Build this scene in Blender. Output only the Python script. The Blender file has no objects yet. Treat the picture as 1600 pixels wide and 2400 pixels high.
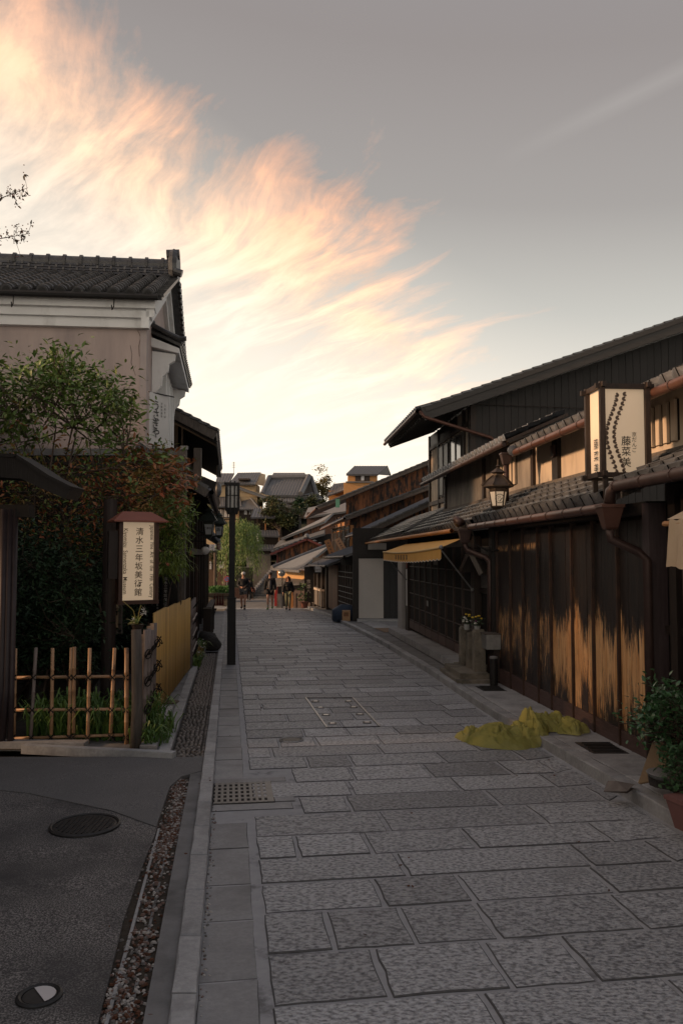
import bpy, math, random
from mathutils import Vector, Matrix, noise
rnd = random.Random(7)
sc = bpy.context.scene
col = sc.collection
# ---------------------------------------------------------------- camera
F = 1867.0
PITCH = math.atan(100 / F)
EYE = 1.95
cd = bpy.data.cameras.new('camera')
cam = bpy.data.objects.new('camera', cd)
col.objects.link(cam)
cd.sensor_fit = 'VERTICAL'
cd.sensor_height = 36.0
cd.lens = 36.0 * F / 2400.0
cd.clip_end = 3000
cam.location = (0, 0, EYE)
cam.rotation_euler = (math.pi / 2 + PITCH, 0, 0)
sc.camera = cam
# ---------------------------------------------------------------- world
SUN_EL = math.radians(15)
SUN_DIR = Vector((-0.985, -0.15, 0)).normalized()      # towards the sun, in plan
w = bpy.data.worlds.new('World')
sc.world = w
w.use_nodes = True
nt = w.node_tree
nt.nodes.clear()
def N(t, **k):
    n = nt.nodes.new(t)
    for a, b in k.items():
        setattr(n, a, b)
    return n
def LK(a, b): nt.links.new(a, b)
def MA(op, a, b=None, c=None, clamp=False):
    n = N('ShaderNodeMath', operation=op, use_clamp=clamp)
    for i, v in enumerate((a, b, c)):
        if v is None: continue
        if isinstance(v, (int, float)): n.inputs[i].default_value = v
        else: LK(v, n.inputs[i])
    return n.outputs[0]
def MIXC(f, a, b, mode='MIX'):
    n = N('ShaderNodeMix', data_type='RGBA', blend_type=mode)
    for i, v in ((0, f), (6, a), (7, b)):
        if isinstance(v, (int, float)): n.inputs[i].default_value = v
        elif isinstance(v, tuple): n.inputs[i].default_value = (*v, 1)
        else: LK(v, n.inputs[i])
    return n.outputs[2]
def RAMP(f, pts):
    n = N('ShaderNodeValToRGB')
    cr = n.color_ramp
    while len(cr.elements) < len(pts): cr.elements.new(0.5)
    for e, (p, c) in zip(cr.elements, pts):
        e.position = p
        e.color = (*c, 1) if isinstance(c, tuple) else (c, c, c, 1)
    LK(f, n.inputs[0])
    return n.outputs[0]
tc = N('ShaderNodeTexCoord').outputs['Generated']
sx = N('ShaderNodeSeparateXYZ'); LK(tc, sx.inputs[0])
X, Y, Z = sx.outputs
nish = N('ShaderNodeTexSky', sky_type='NISHITA')
nish.sun_disc = False
nish.sun_elevation = SUN_EL
nish.sun_rotation = math.atan2(SUN_DIR.x, SUN_DIR.y)
nish.air_density = 1.5; nish.dust_density = 3.0
# clear air: cream at the horizon to warm grey overhead, darker away from the cloud bank
zz = MA('ADD', Z, MA('MULTIPLY', X, 0.10))
clear = RAMP(zz, [(0.0, (0.72, 0.63, 0.52)), (0.10, (0.66, 0.595, 0.505)), (0.20, (0.51, 0.475, 0.42)), (0.31, (0.335, 0.322, 0.295)),
                  (0.42, (0.220, 0.203, 0.190)), (0.56, (0.176, 0.156, 0.148)), (0.8, (0.172, 0.164, 0.174)), (1.0, (0.180, 0.180, 0.200))])
# cirrus: streaky noise on a cloud layer seen in perspective
den = MA('ADD', MA('ABSOLUTE', Z), 0.10)
cx = MA('DIVIDE', X, den); cy = MA('DIVIDE', Y, den)
cb = N('ShaderNodeCombineXYZ'); LK(cx, cb.inputs[0]); LK(cy, cb.inputs[1])
wn = N('ShaderNodeTexNoise'); wn.inputs['Scale'].default_value = 1.1; wn.inputs['Detail'].default_value = 3
LK(cb.outputs[0], wn.inputs['Vector'])
wv = N('ShaderNodeVectorMath', operation='MULTIPLY_ADD')
LK(wn.outputs['Color'], wv.inputs[0]); wv.inputs[1].default_value = (0.38, 0.38, 0); LK(cb.outputs[0], wv.inputs[2])
mq = N('ShaderNodeMapping'); mq.inputs['Rotation'].default_value = (0, 0, math.radians(52)); LK(wv.outputs[0], mq.inputs[0])
mp = N('ShaderNodeMapping'); mp.inputs['Scale'].default_value = (0.42, 1.5, 1)
LK(mq.outputs[0], mp.inputs[0])
n1 = N('ShaderNodeTexNoise'); n1.inputs['Scale'].default_value = 3.4; n1.inputs['Detail'].default_value = 12; n1.inputs['Roughness'].default_value = 0.64
n1.inputs['Distortion'].default_value = 0.35
LK(mp.outputs[0], n1.inputs['Vector'])
n2 = N('ShaderNodeTexNoise'); n2.inputs['Scale'].default_value = 0.9; n2.inputs['Detail'].default_value = 4
LK(cb.outputs[0], n2.inputs['Vector'])
m0 = MA('ADD', Z, MA('MULTIPLY', X, 0.52))                                   # the bank lies below this slanting line
edge = MA('SUBTRACT', 0.525, m0)
edge = MA('ADD', edge, MA('MULTIPLY', MA('SUBTRACT', n2.outputs[0], 0.5), 0.40))
band = MA('MULTIPLY', edge, 5.0, clamp=True)
left = MA('MULTIPLY', MA('SUBTRACT', 0.42, X), 2.6, clamp=True)
band = MA('MULTIPLY', band, left)
n3 = N('ShaderNodeTexNoise'); n3.inputs['Scale'].default_value = 4.2; n3.inputs['Detail'].default_value = 12; n3.inputs['Roughness'].default_value = 0.66
LK(wv.outputs[0], n3.inputs['Vector'])
pf_ = MA('ADD', MA('MULTIPLY', n1.outputs[0], 0.72), MA('MULTIPLY', n3.outputs[0], 0.28))
st = MA('ADD', pf_, MA('MULTIPLY', band, 0.30))
cl = MA('MULTIPLY', MA('SUBTRACT', st, 0.655), 6.0, clamp=True)
cl = MA('MULTIPLY', cl, band)
cl = MA('MULTIPLY', cl, MA('ADD', 0.30, MA('MULTIPLY', MA('SUBTRACT', m0, 0.16), 5.0, clamp=True), clamp=True)); cl = MA('MULTIPLY', cl, MA('MULTIPLY', MA('ADD', Z, 0.0), 6.0, clamp=True))
ccol = RAMP(m0, [(0.0, (0.80, 0.70, 0.58)), (0.20, (0.82, 0.69, 0.55)), (0.30, (0.84, 0.56, 0.37)), (0.42, (0.84, 0.38, 0.19)), (0.55, (0.68, 0.27, 0.13))])
shade = RAMP(n1.outputs[0], [(0.40, 0.72), (0.62, 1.08)])
ccol = MIXC(1.0, ccol, shade, 'MULTIPLY')
glow = MA('MULTIPLY', MA('SUBTRACT', 0.42, m0), 2.4, clamp=True)
glow = MA('MULTIPLY', glow, left)
base = MIXC(MA('MULTIPLY', glow, 0.70), clear, (0.74, 0.64, 0.525))
skyc = MIXC(MA('MULTIPLY', cl, 0.88), base, ccol)
# stray wisps outside the bank, and one faint old contrail on the right
wsp = MA('MULTIPLY', MA('SUBTRACT', n1.outputs[0], 0.60), 5.0, clamp=True)
wsp = MA('MULTIPLY', wsp, MA('MULTIPLY', MA('SUBTRACT', n2.outputs[0], 0.50), 6.0, clamp=True))
skyc = MIXC(MA('MULTIPLY', wsp, 0.35), skyc, (0.66, 0.50, 0.40))
def _dir(px, py):
    c_, s_ = math.cos(PITCH), math.sin(PITCH); x_, z_ = (px - 800) / F, (1200 - py) / F
    return Vector((x_, c_ - z_ * s_, s_ + z_ * c_)).normalized()
cn = _dir(1150, 385).cross(_dir(1600, 165)).normalized()
dt = N('ShaderNodeVectorMath', operation='DOT_PRODUCT'); LK(tc, dt.inputs[0]); dt.inputs[1].default_value = cn
tr = MA('SUBTRACT', 1.0, MA('MULTIPLY', MA('ABSOLUTE', dt.outputs['Value']), 75.0), clamp=True)
tr = MA('MULTIPLY', tr, MA('MULTIPLY', MA('SUBTRACT', X, 0.17), 8.0, clamp=True)); tr = MA('MULTIPLY', tr, MA('MULTIPLY', MA('SUBTRACT', 0.60, X), 8.0, clamp=True)); tr = MA('MULTIPLY', tr, MA('MULTIPLY', Y, 8.0, clamp=True))
skyc = MIXC(MA('MULTIPLY', tr, 0.075), skyc, (0.55, 0.52, 0.48))
skyx = MIXC(1.0, skyc, (10.0, 10.0, 10.0), 'MULTIPLY')
final = MIXC(0.93, nish.outputs[0], skyx)
bg = N('ShaderNodeBackground'); bg.inputs['Strength'].default_value = 0.10
LK(final, bg.inputs[0])
wo = N('ShaderNodeOutputWorld'); LK(bg.outputs[0], wo.inputs[0])
# ---------------------------------------------------------------- sun
sd = bpy.data.lights.new('sun', 'SUN')
sd.energy = 2.3
sd.angle = math.radians(5.0)
sd.color = (1.0, 0.60, 0.33)
sun = bpy.data.objects.new('sun', sd)
col.objects.link(sun)
sv = Vector((SUN_DIR.x * math.cos(SUN_EL), SUN_DIR.y * math.cos(SUN_EL), math.sin(SUN_EL)))
sun.rotation_euler = sv.to_track_quat('Z', 'Y').to_euler()
sun.location = (-20, -10, 20)
vs = sc.view_settings
vs.view_transform = 'Standard'; vs.look = 'None'; vs.gamma = 1; vs.exposure = 0.9
vs.use_curve_mapping = False

# ================================================================ helpers
def ray(px, py):
    x = (px - 800) / F; z = (1200 - py) / F
    c, s = math.cos(PITCH), math.sin(PITCH)
    y = c - z * s
    return x / y, (s + z * c) / y
def at(px, py, Y):
    x, z = ray(px, py)
    return Vector((x * Y, Y, EYE + z * Y))
def interp(tab, d):
    if d <= tab[0][0]: a, b = tab[0], tab[1]
    elif d >= tab[-1][0]: a, b = tab[-2], tab[-1]
    else:
        for a, b in zip(tab, tab[1:]):
            if a[0] <= d <= b[0]: break
    return a[1] + (b[1] - a[1]) * (d - a[0]) / (b[0] - a[0])
GT = [(-30, 0.51), (0, 0), (39.4, -0.67), (42.5, -1.12), (65, -1.6), (75, -1.7)]
def G(d): return interp(GT, d)
def R(d, o, z): return Vector((3.655 - 0.0826 * d + o, d, z))        # right house row: o metres behind its street wall
def RF(d, o, z): return Vector((0.48 - 0.17 * (d - 29.8) + o, d, z)) # the same row beyond the forecourt
def L(d, w_, z): return Vector((-0.13 - 0.14 * d - w_, d, z))        # left side: w metres left of the kerb
KR = [(-10, 3.4), (3, 2.83), (6.07, 2.52), (8.96, 2.17), (10.61, 1.97), (15.03, 1.6), (20.41, 1.05), (26.78, 0.23), (33.93, -0.8), (39.4, -1.8)]
def kr(d): return interp(KR, d)

WL = {}
def wloc(o): return WL.get(o.name, Vector((0, 0, 0)))
def setp(o, **k):
    for a, b in k.items():
        if b is not None: o[a] = b
def thing(name, label, cat, loc=(0, 0, 0), group=None, kind=None):
    o = bpy.data.objects.new(name, None)
    o.empty_display_size = 0.1
    col.objects.link(o)
    o.location = loc
    WL[o.name] = Vector(loc)
    setp(o, label=label, category=cat, group=group, kind=kind)
    return o
def link(name, me, world, parent=None, rot=None, **k):
    o = bpy.data.objects.new(name, me)
    col.objects.link(o)
    world = Vector(world)
    if parent is not None:
        o.parent = parent
        o.location = world - wloc(parent)
    else:
        o.location = world
    WL[o.name] = world
    if rot is not None:
        o.rotation_mode = 'QUATERNION' if not isinstance(rot, tuple) else 'XYZ'
        if isinstance(rot, tuple): o.rotation_euler = rot
        else: o.rotation_quaternion = rot
    setp(o, **k)
    return o
class MB:
    def __init__(s): s.v = []; s.f = []; s.mi = []; s.cur = 0
    def add(s, vs, fs):
        n = len(s.v)
        s.v.extend([Vector(a) for a in vs])
        s.f.extend([tuple(i + n for i in f) for f in fs])
        s.mi.extend([s.cur] * len(fs))
        return s
    def hexa(s, p):   # 8 corners: bottom 4 (ccw), top 4
        return s.add(p, [(3, 2, 1, 0), (4, 5, 6, 7), (0, 1, 5, 4), (1, 2, 6, 5), (2, 3, 7, 6), (3, 0, 4, 7)])
    def fb(s, fr, d0, d1, o0, o1, z0, z1, dz=0.0):  # box in a street frame; dz = fall from d0 to d1
        return s.hexa([fr(d0, o0, z0), fr(d0, o1, z0), fr(d1, o1, z0 + dz), fr(d1, o0, z0 + dz),
                       fr(d0, o0, z1), fr(d0, o1, z1), fr(d1, o1, z1 + dz), fr(d1, o0, z1 + dz)])
    def box(s, x0, x1, y0, y1, z0, z1):
        return s.hexa([(x0, y0, z0), (x1, y0, z0), (x1, y1, z0), (x0, y1, z0), (x0, y0, z1), (x1, y0, z1), (x1, y1, z1), (x0, y1, z1)])
    def slab(s, a, b, c, d, t, nrm=None):  # quad a b c d thickened by t along -normal
        a, b, c, d = map(Vector, (a, b, c, d))
        n = nrm or (b - a).cross(d - a).normalized()
        if nrm is None and n.z < 0: n = -n
        k = [p - n * t for p in (a, b, c, d)]
        return s.hexa(k + [a, b, c, d])
    def bar(s, a, b, wd, ht, up=(0, 0, 1)):
        a, b = Vector(a), Vector(b)
        t = (b - a).normalized(); u = Vector(up)
        r = t.cross(u)
        if r.length < 1e-4: r = t.cross(Vector((0, 1, 0)))
        r.normalize(); u = r.cross(t)
        r *= wd / 2; u *= ht / 2
        return s.hexa([a - r - u, a + r - u, b + r - u, b - r - u, a - r + u, a + r + u, b + r + u, b - r + u])
    def tube(s, pts, rad, n=8, caps=True):
        pts = [Vector(p) for p in pts]
        if isinstance(rad, (int, float)): rad = [rad] * len(pts)
        rings = []; prev = None
        for i, p in enumerate(pts):
            t = (pts[min(i + 1, len(pts) - 1)] - pts[max(i - 1, 0)]).normalized()
            ref = prev if prev is not None else (Vector((0, 0, 1)) if abs(t.z) < 0.9 else Vector((1, 0, 0)))
            u = (ref - t * ref.dot(t))
            if u.length < 1e-5: u = t.orthogonal()
            u.normalize(); v = t.cross(u); prev = u
            rings.append([p + (u * math.cos(2 * math.pi * k / n) + v * math.sin(2 * math.pi * k / n)) * rad[i] for k in range(n)])
        vs = [q for r in rings for q in r]; fs = []
        for i in range(len(pts) - 1):
            for k in range(n):
                a = i * n + k; b = i * n + (k + 1) % n
                fs.append((a, b, b + n, a + n))
        if caps:
            fs.append(tuple(reversed(range(n)))); fs.append(tuple(range((len(pts) - 1) * n, len(pts) * n)))
        return s.add(vs, fs)
    def lathe(s, c, prof, n=16, sq=False, rot=0.0):   # prof: (radius, z)
        c = Vector(c); pts = []
        for r, z in prof:
            for k in range(n):
                a = 2 * math.pi * (k + 0.5 * sq) / n + rot
                pts.append(c + Vector((r * math.cos(a), r * math.sin(a), z)))
        fs = []
        for i in range(len(prof) - 1):
            for k in range(n):
                a = i * n + k; b = i * n + (k + 1) % n
                fs.append((a, b, b + n, a + n))
        fs.append(tuple(reversed(range(n)))); fs.append(tuple(range((len(prof) - 1) * n, len(prof) * n)))
        return s.add(pts, fs)
    def ball(s, c, r, n=10, m=7, sc_=(1, 1, 1)):
        c = Vector(c); pts = [c + Vector((0, 0, -r * sc_[2]))]
        for i in range(1, m):
            th = -math.pi / 2 + math.pi * i / m
            for k in range(n):
                a = 2 * math.pi * k / n
                pts.append(c + Vector((r * sc_[0] * math.cos(th) * math.cos(a), r * sc_[1] * math.cos(th) * math.sin(a), r * sc_[2] * math.sin(th))))
        pts.append(c + Vector((0, 0, r * sc_[2]))); fs = []
        for k in range(n): fs.append((0, 1 + (k + 1) % n, 1 + k))
        for i in range(m - 2):
            for k in range(n):
                a = 1 + i * n + k; b = 1 + i * n + (k + 1) % n
                fs.append((a, b, b + n, a + n))
        e = len(pts) - 1; b0 = 1 + (m - 2) * n
        for k in range(n): fs.append((b0 + k, b0 + (k + 1) % n, e))
        return s.add(pts, fs)
    def mesh(s, name, mats, origin):
        me = bpy.data.meshes.new(name)
        me.from_pydata([v - origin for v in s.v], [], s.f)
        if not isinstance(mats, (list, tuple)): mats = [mats] if max(s.mi) == 0 else [mats, MATS['joint_dirt']]
        for m in mats: me.materials.append(m)
        if len(mats) > 1: me.polygons.foreach_set('material_index', s.mi)
        return me
    def build(s, name, mats, parent=None, origin=None, smooth=False, fix=False, **k):
        if not s.v: return None
        if origin is None:
            lo = Vector((min(v.x for v in s.v), min(v.y for v in s.v), min(v.z for v in s.v)))
            hi = Vector((max(v.x for v in s.v), max(v.y for v in s.v), max(v.z for v in s.v)))
            origin = (lo + hi) / 2; origin.z = lo.z
        me = s.mesh(name, mats, Vector(origin))
        if smooth: me.shade_smooth()
        return link(name, me, origin, parent, **k)
def struct(name, mb, m, label=None, **k):
    return mb.build(name, m, kind='structure', label=label, **k)
def inst(name, me, parent, mat4):   # mat4: world matrix
    o = bpy.data.objects.new(name, me)
    col.objects.link(o)
    m = mat4.copy()
    if parent is not None:
        o.parent = parent
        m.translation = m.translation - wloc(parent)
    o.matrix_basis = m
    return o

# ================================================================ materials
MATS = {}
def mat(name, c1, c2=None, rough=0.7, scale=6.0, stretch=(1, 1, 1), bump=0.15, bscale=None, metal=0.0, spec=0.4, mid=0.5, soft=0.25,
        pv=0.0, c3=None, c3scale=2.0, c3mid=0.6, c3soft=0.08, detail=6, bdist=0.01, trans=0.0, emit=None, estr=0.0, voronoi=False, sss=0.0, alpha=1.0, c3stretch=(1, 1, 1)):
    if name in MATS: return MATS[name]
    m = bpy.data.materials.new(name); m.use_nodes = True
    t = m.node_tree; b = t.nodes['Principled BSDF']
    def n_(ty): return t.nodes.new(ty)
    geo = n_('ShaderNodeNewGeometry')
    mpn = n_('ShaderNodeMapping'); mpn.inputs['Scale'].default_value = stretch
    t.links.new(geo.outputs['Position'], mpn.inputs[0])
    oi = n_('ShaderNodeObjectInfo')
    no = n_('ShaderNodeTexNoise'); no.inputs['Scale'].default_value = scale; no.inputs['Detail'].default_value = detail
    no.inputs['Roughness'].default_value = 0.6
    t.links.new(mpn.outputs[0], no.inputs['Vector'])
    r = n_('ShaderNodeValToRGB'); cr = r.color_ramp
    cr.elements[0].position = max(0, mid - soft); cr.elements[1].position = min(1, mid + soft)
    cr.elements[0].color = (*c1, 1); cr.elements[1].color = (*(c2 or c1), 1)
    t.links.new(no.outputs[0], r.inputs[0])
    out = r.outputs[0]
    if c3:
        n3 = n_('ShaderNodeTexNoise'); n3.inputs['Scale'].default_value = c3scale; n3.inputs['Detail'].default_value = 7; n3.inputs['Roughness'].default_value = 0.65
        mp3 = n_('ShaderNodeMapping'); mp3.inputs['Scale'].default_value = c3stretch; mp3.inputs['Location'].default_value = (3.1, 1.7, 9.2)
        t.links.new(geo.outputs['Position'], mp3.inputs[0]); t.links.new(mp3.outputs[0], n3.inputs['Vector'])
        r3 = n_('ShaderNodeValToRGB'); r3.color_ramp.elements[0].position = max(0, c3mid - c3soft); r3.color_ramp.elements[1].position = min(1, c3mid + c3soft)
        t.links.new(n3.outputs[0], r3.inputs[0])
        mx = n_('ShaderNodeMix'); mx.data_type = 'RGBA'
        t.links.new(r3.outputs[0], mx.inputs[0]); t.links.new(out, mx.inputs[6]); mx.inputs[7].default_value = (*c3, 1)
        out = mx.outputs[2]
    if pv:
        ma = n_('ShaderNodeMapRange'); ma.inputs[3].default_value = 1 - pv; ma.inputs[4].default_value = 1 + pv
        t.links.new(oi.outputs['Random'], ma.inputs[0])
        vm = n_('ShaderNodeVectorMath'); vm.operation = 'SCALE'
        t.links.new(out, vm.inputs[0]); t.links.new(ma.outputs[0], vm.inputs['Scale'])
        out = vm.outputs[0]
    t.links.new(out, b.inputs['Base Color'])
    b.inputs['Roughness'].default_value = rough; b.inputs['Metallic'].default_value = metal
    b.inputs['Specular IOR Level'].default_value = spec; b.inputs['Alpha'].default_value = alpha
    if trans: b.inputs['Transmission Weight'].default_value = trans
    if sss: b.inputs['Subsurface Weight'].default_value = sss
    if emit:
        b.inputs['Emission Color'].default_value = (*emit, 1); b.inputs['Emission Strength'].default_value = estr
    if bump:
        if voronoi:
            nb = n_('ShaderNodeTexVoronoi'); nb.inputs['Scale'].default_value = bscale or scale
            t.links.new(mpn.outputs[0], nb.inputs['Vector']); bo = nb.outputs['Distance']
        else:
            nb = n_('ShaderNodeTexNoise'); nb.inputs['Scale'].default_value = bscale or scale; nb.inputs['Detail'].default_value = 5
            t.links.new(mpn.outputs[0], nb.inputs['Vector']); bo = nb.outputs[0]
        bn = n_('ShaderNodeBump'); bn.inputs['Strength'].default_value = bump; bn.inputs['Distance'].default_value = bdist
        t.links.new(bo, bn.inputs['Height']); t.links.new(bn.outputs[0], b.inputs['Normal'])
    MATS[name] = m
    return m
mat('joint_dirt', (0.065, 0.065, 0.066), (0.12, 0.12, 0.122), rough=0.95, scale=20, bump=0)
paver = mat('hewn_granite', (0.125, 0.13, 0.142), (0.44, 0.452, 0.475), rough=0.52, scale=33, stretch=(1, 1.5, 1), soft=0.12, mid=0.47, bump=1.0, bscale=34, bdist=0.03, pv=0.27, detail=3,
            c3=(0.20, 0.205, 0.215), c3scale=1.2, c3mid=0.72, c3soft=0.12)
smooth_granite = mat('sawn_granite', (0.22, 0.225, 0.235), (0.31, 0.315, 0.325), rough=0.62, scale=40, bump=0.25, bscale=80, pv=0.14, c3=(0.16, 0.163, 0.17), c3scale=2.5, c3mid=0.58, c3soft=0.15)
kerb_m = mat('kerb_granite', (0.28, 0.285, 0.295), (0.42, 0.425, 0.435), rough=0.65, scale=30, bump=0.35, bscale=60, pv=0.14, c3=(0.18, 0.182, 0.186), c3scale=3, c3mid=0.6, c3soft=0.15)
mortar = mat('mortar', (0.30, 0.305, 0.32), (0.38, 0.385, 0.40), rough=0.85, scale=12, bump=0.3, bscale=90, c3=(0.16, 0.163, 0.17), c3scale=5, c3mid=0.62, c3soft=0.06)
asphalt = mat('aggregate_asphalt', (0.05, 0.049, 0.05), (0.36, 0.34, 0.33), rough=0.75, scale=110, soft=0.12, mid=0.56, bump=0.8, bscale=110, bdist=0.008, detail=2,
              c3=(0.055, 0.054, 0.056), c3scale=0.9, c3mid=0.55, c3soft=0.10)
concrete = mat('concrete', (0.15, 0.15, 0.152), (0.23, 0.23, 0.232), rough=0.85, scale=5, bump=0.3, bscale=70, c3=(0.10, 0.10, 0.10), c3scale=2.2, c3mid=0.6, c3soft=0.12)
earth = mat('earth', (0.03, 0.024, 0.018), (0.06, 0.048, 0.036), rough=0.95, scale=9, bump=0.6, bscale=30, bdist=0.02)
blackwood = mat('black_stained_wood', (0.006, 0.0052, 0.005), (0.017, 0.013, 0.012), rough=0.55, scale=7, stretch=(9, 9, 0.5), bump=0.3, bscale=14, pv=0.25)
darkwood = mat('dark_brown_wood', (0.013, 0.009, 0.0075), (0.038, 0.024, 0.018), rough=0.6, scale=6, stretch=(8, 8, 0.6), bump=0.3, bscale=14, pv=0.2)
grey_wood = mat('weathered_grey_wood', (0.05, 0.045, 0.042), (0.14, 0.12, 0.105), rough=0.8, scale=6, stretch=(7, 7, 0.7), bump=0.5, bscale=14, pv=0.15)
rustwood = mat('weathered_rust_wood', (0.30, 0.115, 0.045), (0.10, 0.045, 0.026), rough=0.75, scale=3, stretch=(5, 5, 0.7), bump=0.4, bscale=14, pv=0.35,
               c3=(0.022, 0.020, 0.020), c3scale=2.3, c3mid=0.50, c3soft=0.07, c3stretch=(3, 3, 0.8))
orangewood = mat('fresh_orange_wood', (0.42, 0.20, 0.07), (0.26, 0.11, 0.04), rough=0.65, scale=3, stretch=(8, 8, 0.7), bump=0.3, bscale=14, pv=0.2)
base_board = mat('maroon_base_board', (0.05, 0.028, 0.026), (0.10, 0.062, 0.056), rough=0.6, scale=8, stretch=(1, 1, 6), bump=0.2, pv=0.15)
pink = mat('pink_plaster', (0.40, 0.325, 0.305), (0.45, 0.37, 0.345), rough=0.9, scale=1.6, bump=0.12, bscale=60, c3=(0.29, 0.245, 0.238), c3scale=1.1, c3mid=0.58, c3soft=0.14, c3stretch=(1.5, 1.5, 0.28))
white = mat('white_plaster', (0.66, 0.67, 0.68), (0.76, 0.77, 0.78), rough=0.85, scale=2, bump=0.1, bscale=40, c3=(0.48, 0.48, 0.48), c3scale=1.6, c3mid=0.62, c3soft=0.12, c3stretch=(1, 1, 0.5))
cream = mat('cream_plaster', (0.46, 0.375, 0.29), (0.56, 0.47, 0.37), rough=0.9, scale=2, bump=0.15, bscale=50, c3=(0.30, 0.25, 0.21), c3scale=1.5, c3mid=0.62, c3soft=0.14, c3stretch=(2.2, 2.2, 0.5))
grime = mat('grimy_plaster', (0.34, 0.30, 0.26), (0.25, 0.225, 0.20), rough=0.9, scale=2, bump=0.15, bscale=50, c3=(0.085, 0.078, 0.074), c3scale=0.9, c3mid=0.52, c3soft=0.16, c3stretch=(1.6, 1.6, 0.6))
ochre = mat('ochre_plaster', (0.42, 0.24, 0.09), (0.50, 0.30, 0.12), rough=0.9, scale=2, bump=0.15, bscale=50, c3=(0.30, 0.17, 0.07), c3scale=1.2, c3mid=0.6, c3soft=0.2)
yellow_wall = mat('yellow_plaster', (0.48, 0.345, 0.20), (0.54, 0.40, 0.25), rough=0.9, scale=2, bump=0.05)
tile = mat('grey_roof_tile', (0.042, 0.045, 0.052), (0.098, 0.104, 0.118), rough=0.36, scale=5, bump=0.2, bscale=40, pv=0.35, spec=0.7, c3=(0.14, 0.138, 0.135), c3scale=7, c3mid=0.66, c3soft=0.06)
tile_far = mat('far_roof_tile', (0.085, 0.087, 0.092), (0.13, 0.132, 0.137), rough=0.5, scale=3, bump=0.0, spec=0.5)
copper = mat('brown_copper', (0.08, 0.037, 0.027), (0.13, 0.062, 0.045), rough=0.42, scale=5, bump=0.05, metal=0.35, pv=0.1)
oldcopper = mat('aged_brown_metal', (0.045, 0.028, 0.025), (0.085, 0.052, 0.045), rough=0.5, scale=6, bump=0.1, metal=0.3)
bamboo = mat('tan_bamboo', (0.42, 0.26, 0.15), (0.30, 0.18, 0.10), rough=0.45, scale=4, stretch=(6, 6, 1.2), bump=0.1, pv=0.25, c3=(0.10, 0.065, 0.045), c3scale=5, c3mid=0.64, c3soft=0.08)
bamboo_grey = mat('grey_bamboo', (0.24, 0.20, 0.19), (0.17, 0.14, 0.125), rough=0.55, scale=4, stretch=(6, 6, 1.2), bump=0.1, pv=0.2)
bamboo_y = mat('yellow_bamboo', (0.62, 0.40, 0.14), (0.46, 0.28, 0.09), rough=0.42, scale=3, stretch=(4, 4, 0.5), bump=0.1, pv=0.28)
twine = mat('black_twine', (0.012, 0.010, 0.009), rough=0.8, bump=0)
blackmetal = mat('black_painted_metal', (0.006, 0.006, 0.007), (0.012, 0.012, 0.013), rough=0.6, scale=9, bump=0.05)
greymetal = mat('grey_metal', (0.22, 0.22, 0.22), (0.32, 0.32, 0.32), rough=0.4, metal=0.6, scale=12, bump=0.05)
steel = mat('stainless_steel', (0.45, 0.45, 0.46), (0.55, 0.55, 0.56), rough=0.35, metal=0.9, scale=20, bump=0.05)
ironm = mat('cast_iron', (0.022, 0.022, 0.023), (0.045, 0.045, 0.046), rough=0.5, metal=0.4, scale=20, bump=0.1)
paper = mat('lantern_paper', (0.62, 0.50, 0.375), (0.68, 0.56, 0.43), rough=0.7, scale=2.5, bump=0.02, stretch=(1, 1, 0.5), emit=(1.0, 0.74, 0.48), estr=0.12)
frosted = mat('frosted_glass', (0.40, 0.40, 0.38), (0.46, 0.46, 0.44), rough=0.35, bump=0.0)
globe_m = mat('white_globe', (0.62, 0.60, 0.57), rough=0.3, bump=0.0)
ink = mat('black_ink', (0.012, 0.011, 0.010), rough=0.7, bump=0)
brown_ink = mat('faded_brown_ink', (0.13, 0.095, 0.075), rough=0.7, bump=0)
white_ink = mat('white_lettering', (0.45, 0.43, 0.40), rough=0.7, bump=0)
whiteboard = mat('white_board', (0.60, 0.59, 0.57), (0.66, 0.65, 0.63), rough=0.6, scale=3, bump=0.02)
glass = mat('window_glass', (0.03, 0.035, 0.035), (0.06, 0.065, 0.065), rough=0.08, bump=0, spec=0.9)
dark = mat('dark_interior', (0.006, 0.005, 0.005), rough=0.9, bump=0)
awn = mat('yellow_canvas', (0.62, 0.33, 0.075), (0.70, 0.39, 0.10), rough=0.8, scale=3, bump=0.1, bscale=120)
canvas = mat('cream_canvas', (0.48, 0.35, 0.23), (0.55, 0.42, 0.29), rough=0.85, scale=4, bump=0.15, bscale=90)
bark = mat('bark', (0.05, 0.036, 0.028), (0.12, 0.09, 0.07), rough=0.9, scale=9, stretch=(3, 3, 1), bump=0.6, bscale=20, bdist=0.02)
rock_m = mat('dark_rock', (0.012, 0.011, 0.011), (0.045, 0.040, 0.036), rough=0.8, scale=7, bump=0.9, bscale=16, bdist=0.03)
old_stone = mat('old_stone', (0.14, 0.125, 0.10), (0.24, 0.215, 0.175), rough=0.85, scale=9, bump=0.5, bscale=40, c3=(0.07, 0.068, 0.055), c3scale=3, c3mid=0.58, c3soft=0.1)
def leafmat(name, c1, c2, c3=None, c3mid=0.55):
    return mat(name, c1, c2, rough=0.5, scale=2.4, soft=0.2, bump=0, spec=0.35, c3=c3, c3scale=0.9, c3mid=c3mid, c3soft=0.07)
leaf_shrub = leafmat('shrub_leaf', (0.06, 0.12, 0.03), (0.15, 0.22, 0.055), (0.24, 0.13, 0.045), 0.60)
leaf_red = leafmat('red_leaf', (0.32, 0.085, 0.04), (0.19, 0.10, 0.035), (0.15, 0.15, 0.035), 0.56)
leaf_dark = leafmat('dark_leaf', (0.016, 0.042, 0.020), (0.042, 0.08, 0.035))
leaf_willow = leafmat('willow_leaf', (0.10, 0.17, 0.045), (0.17, 0.24, 0.07))
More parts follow.
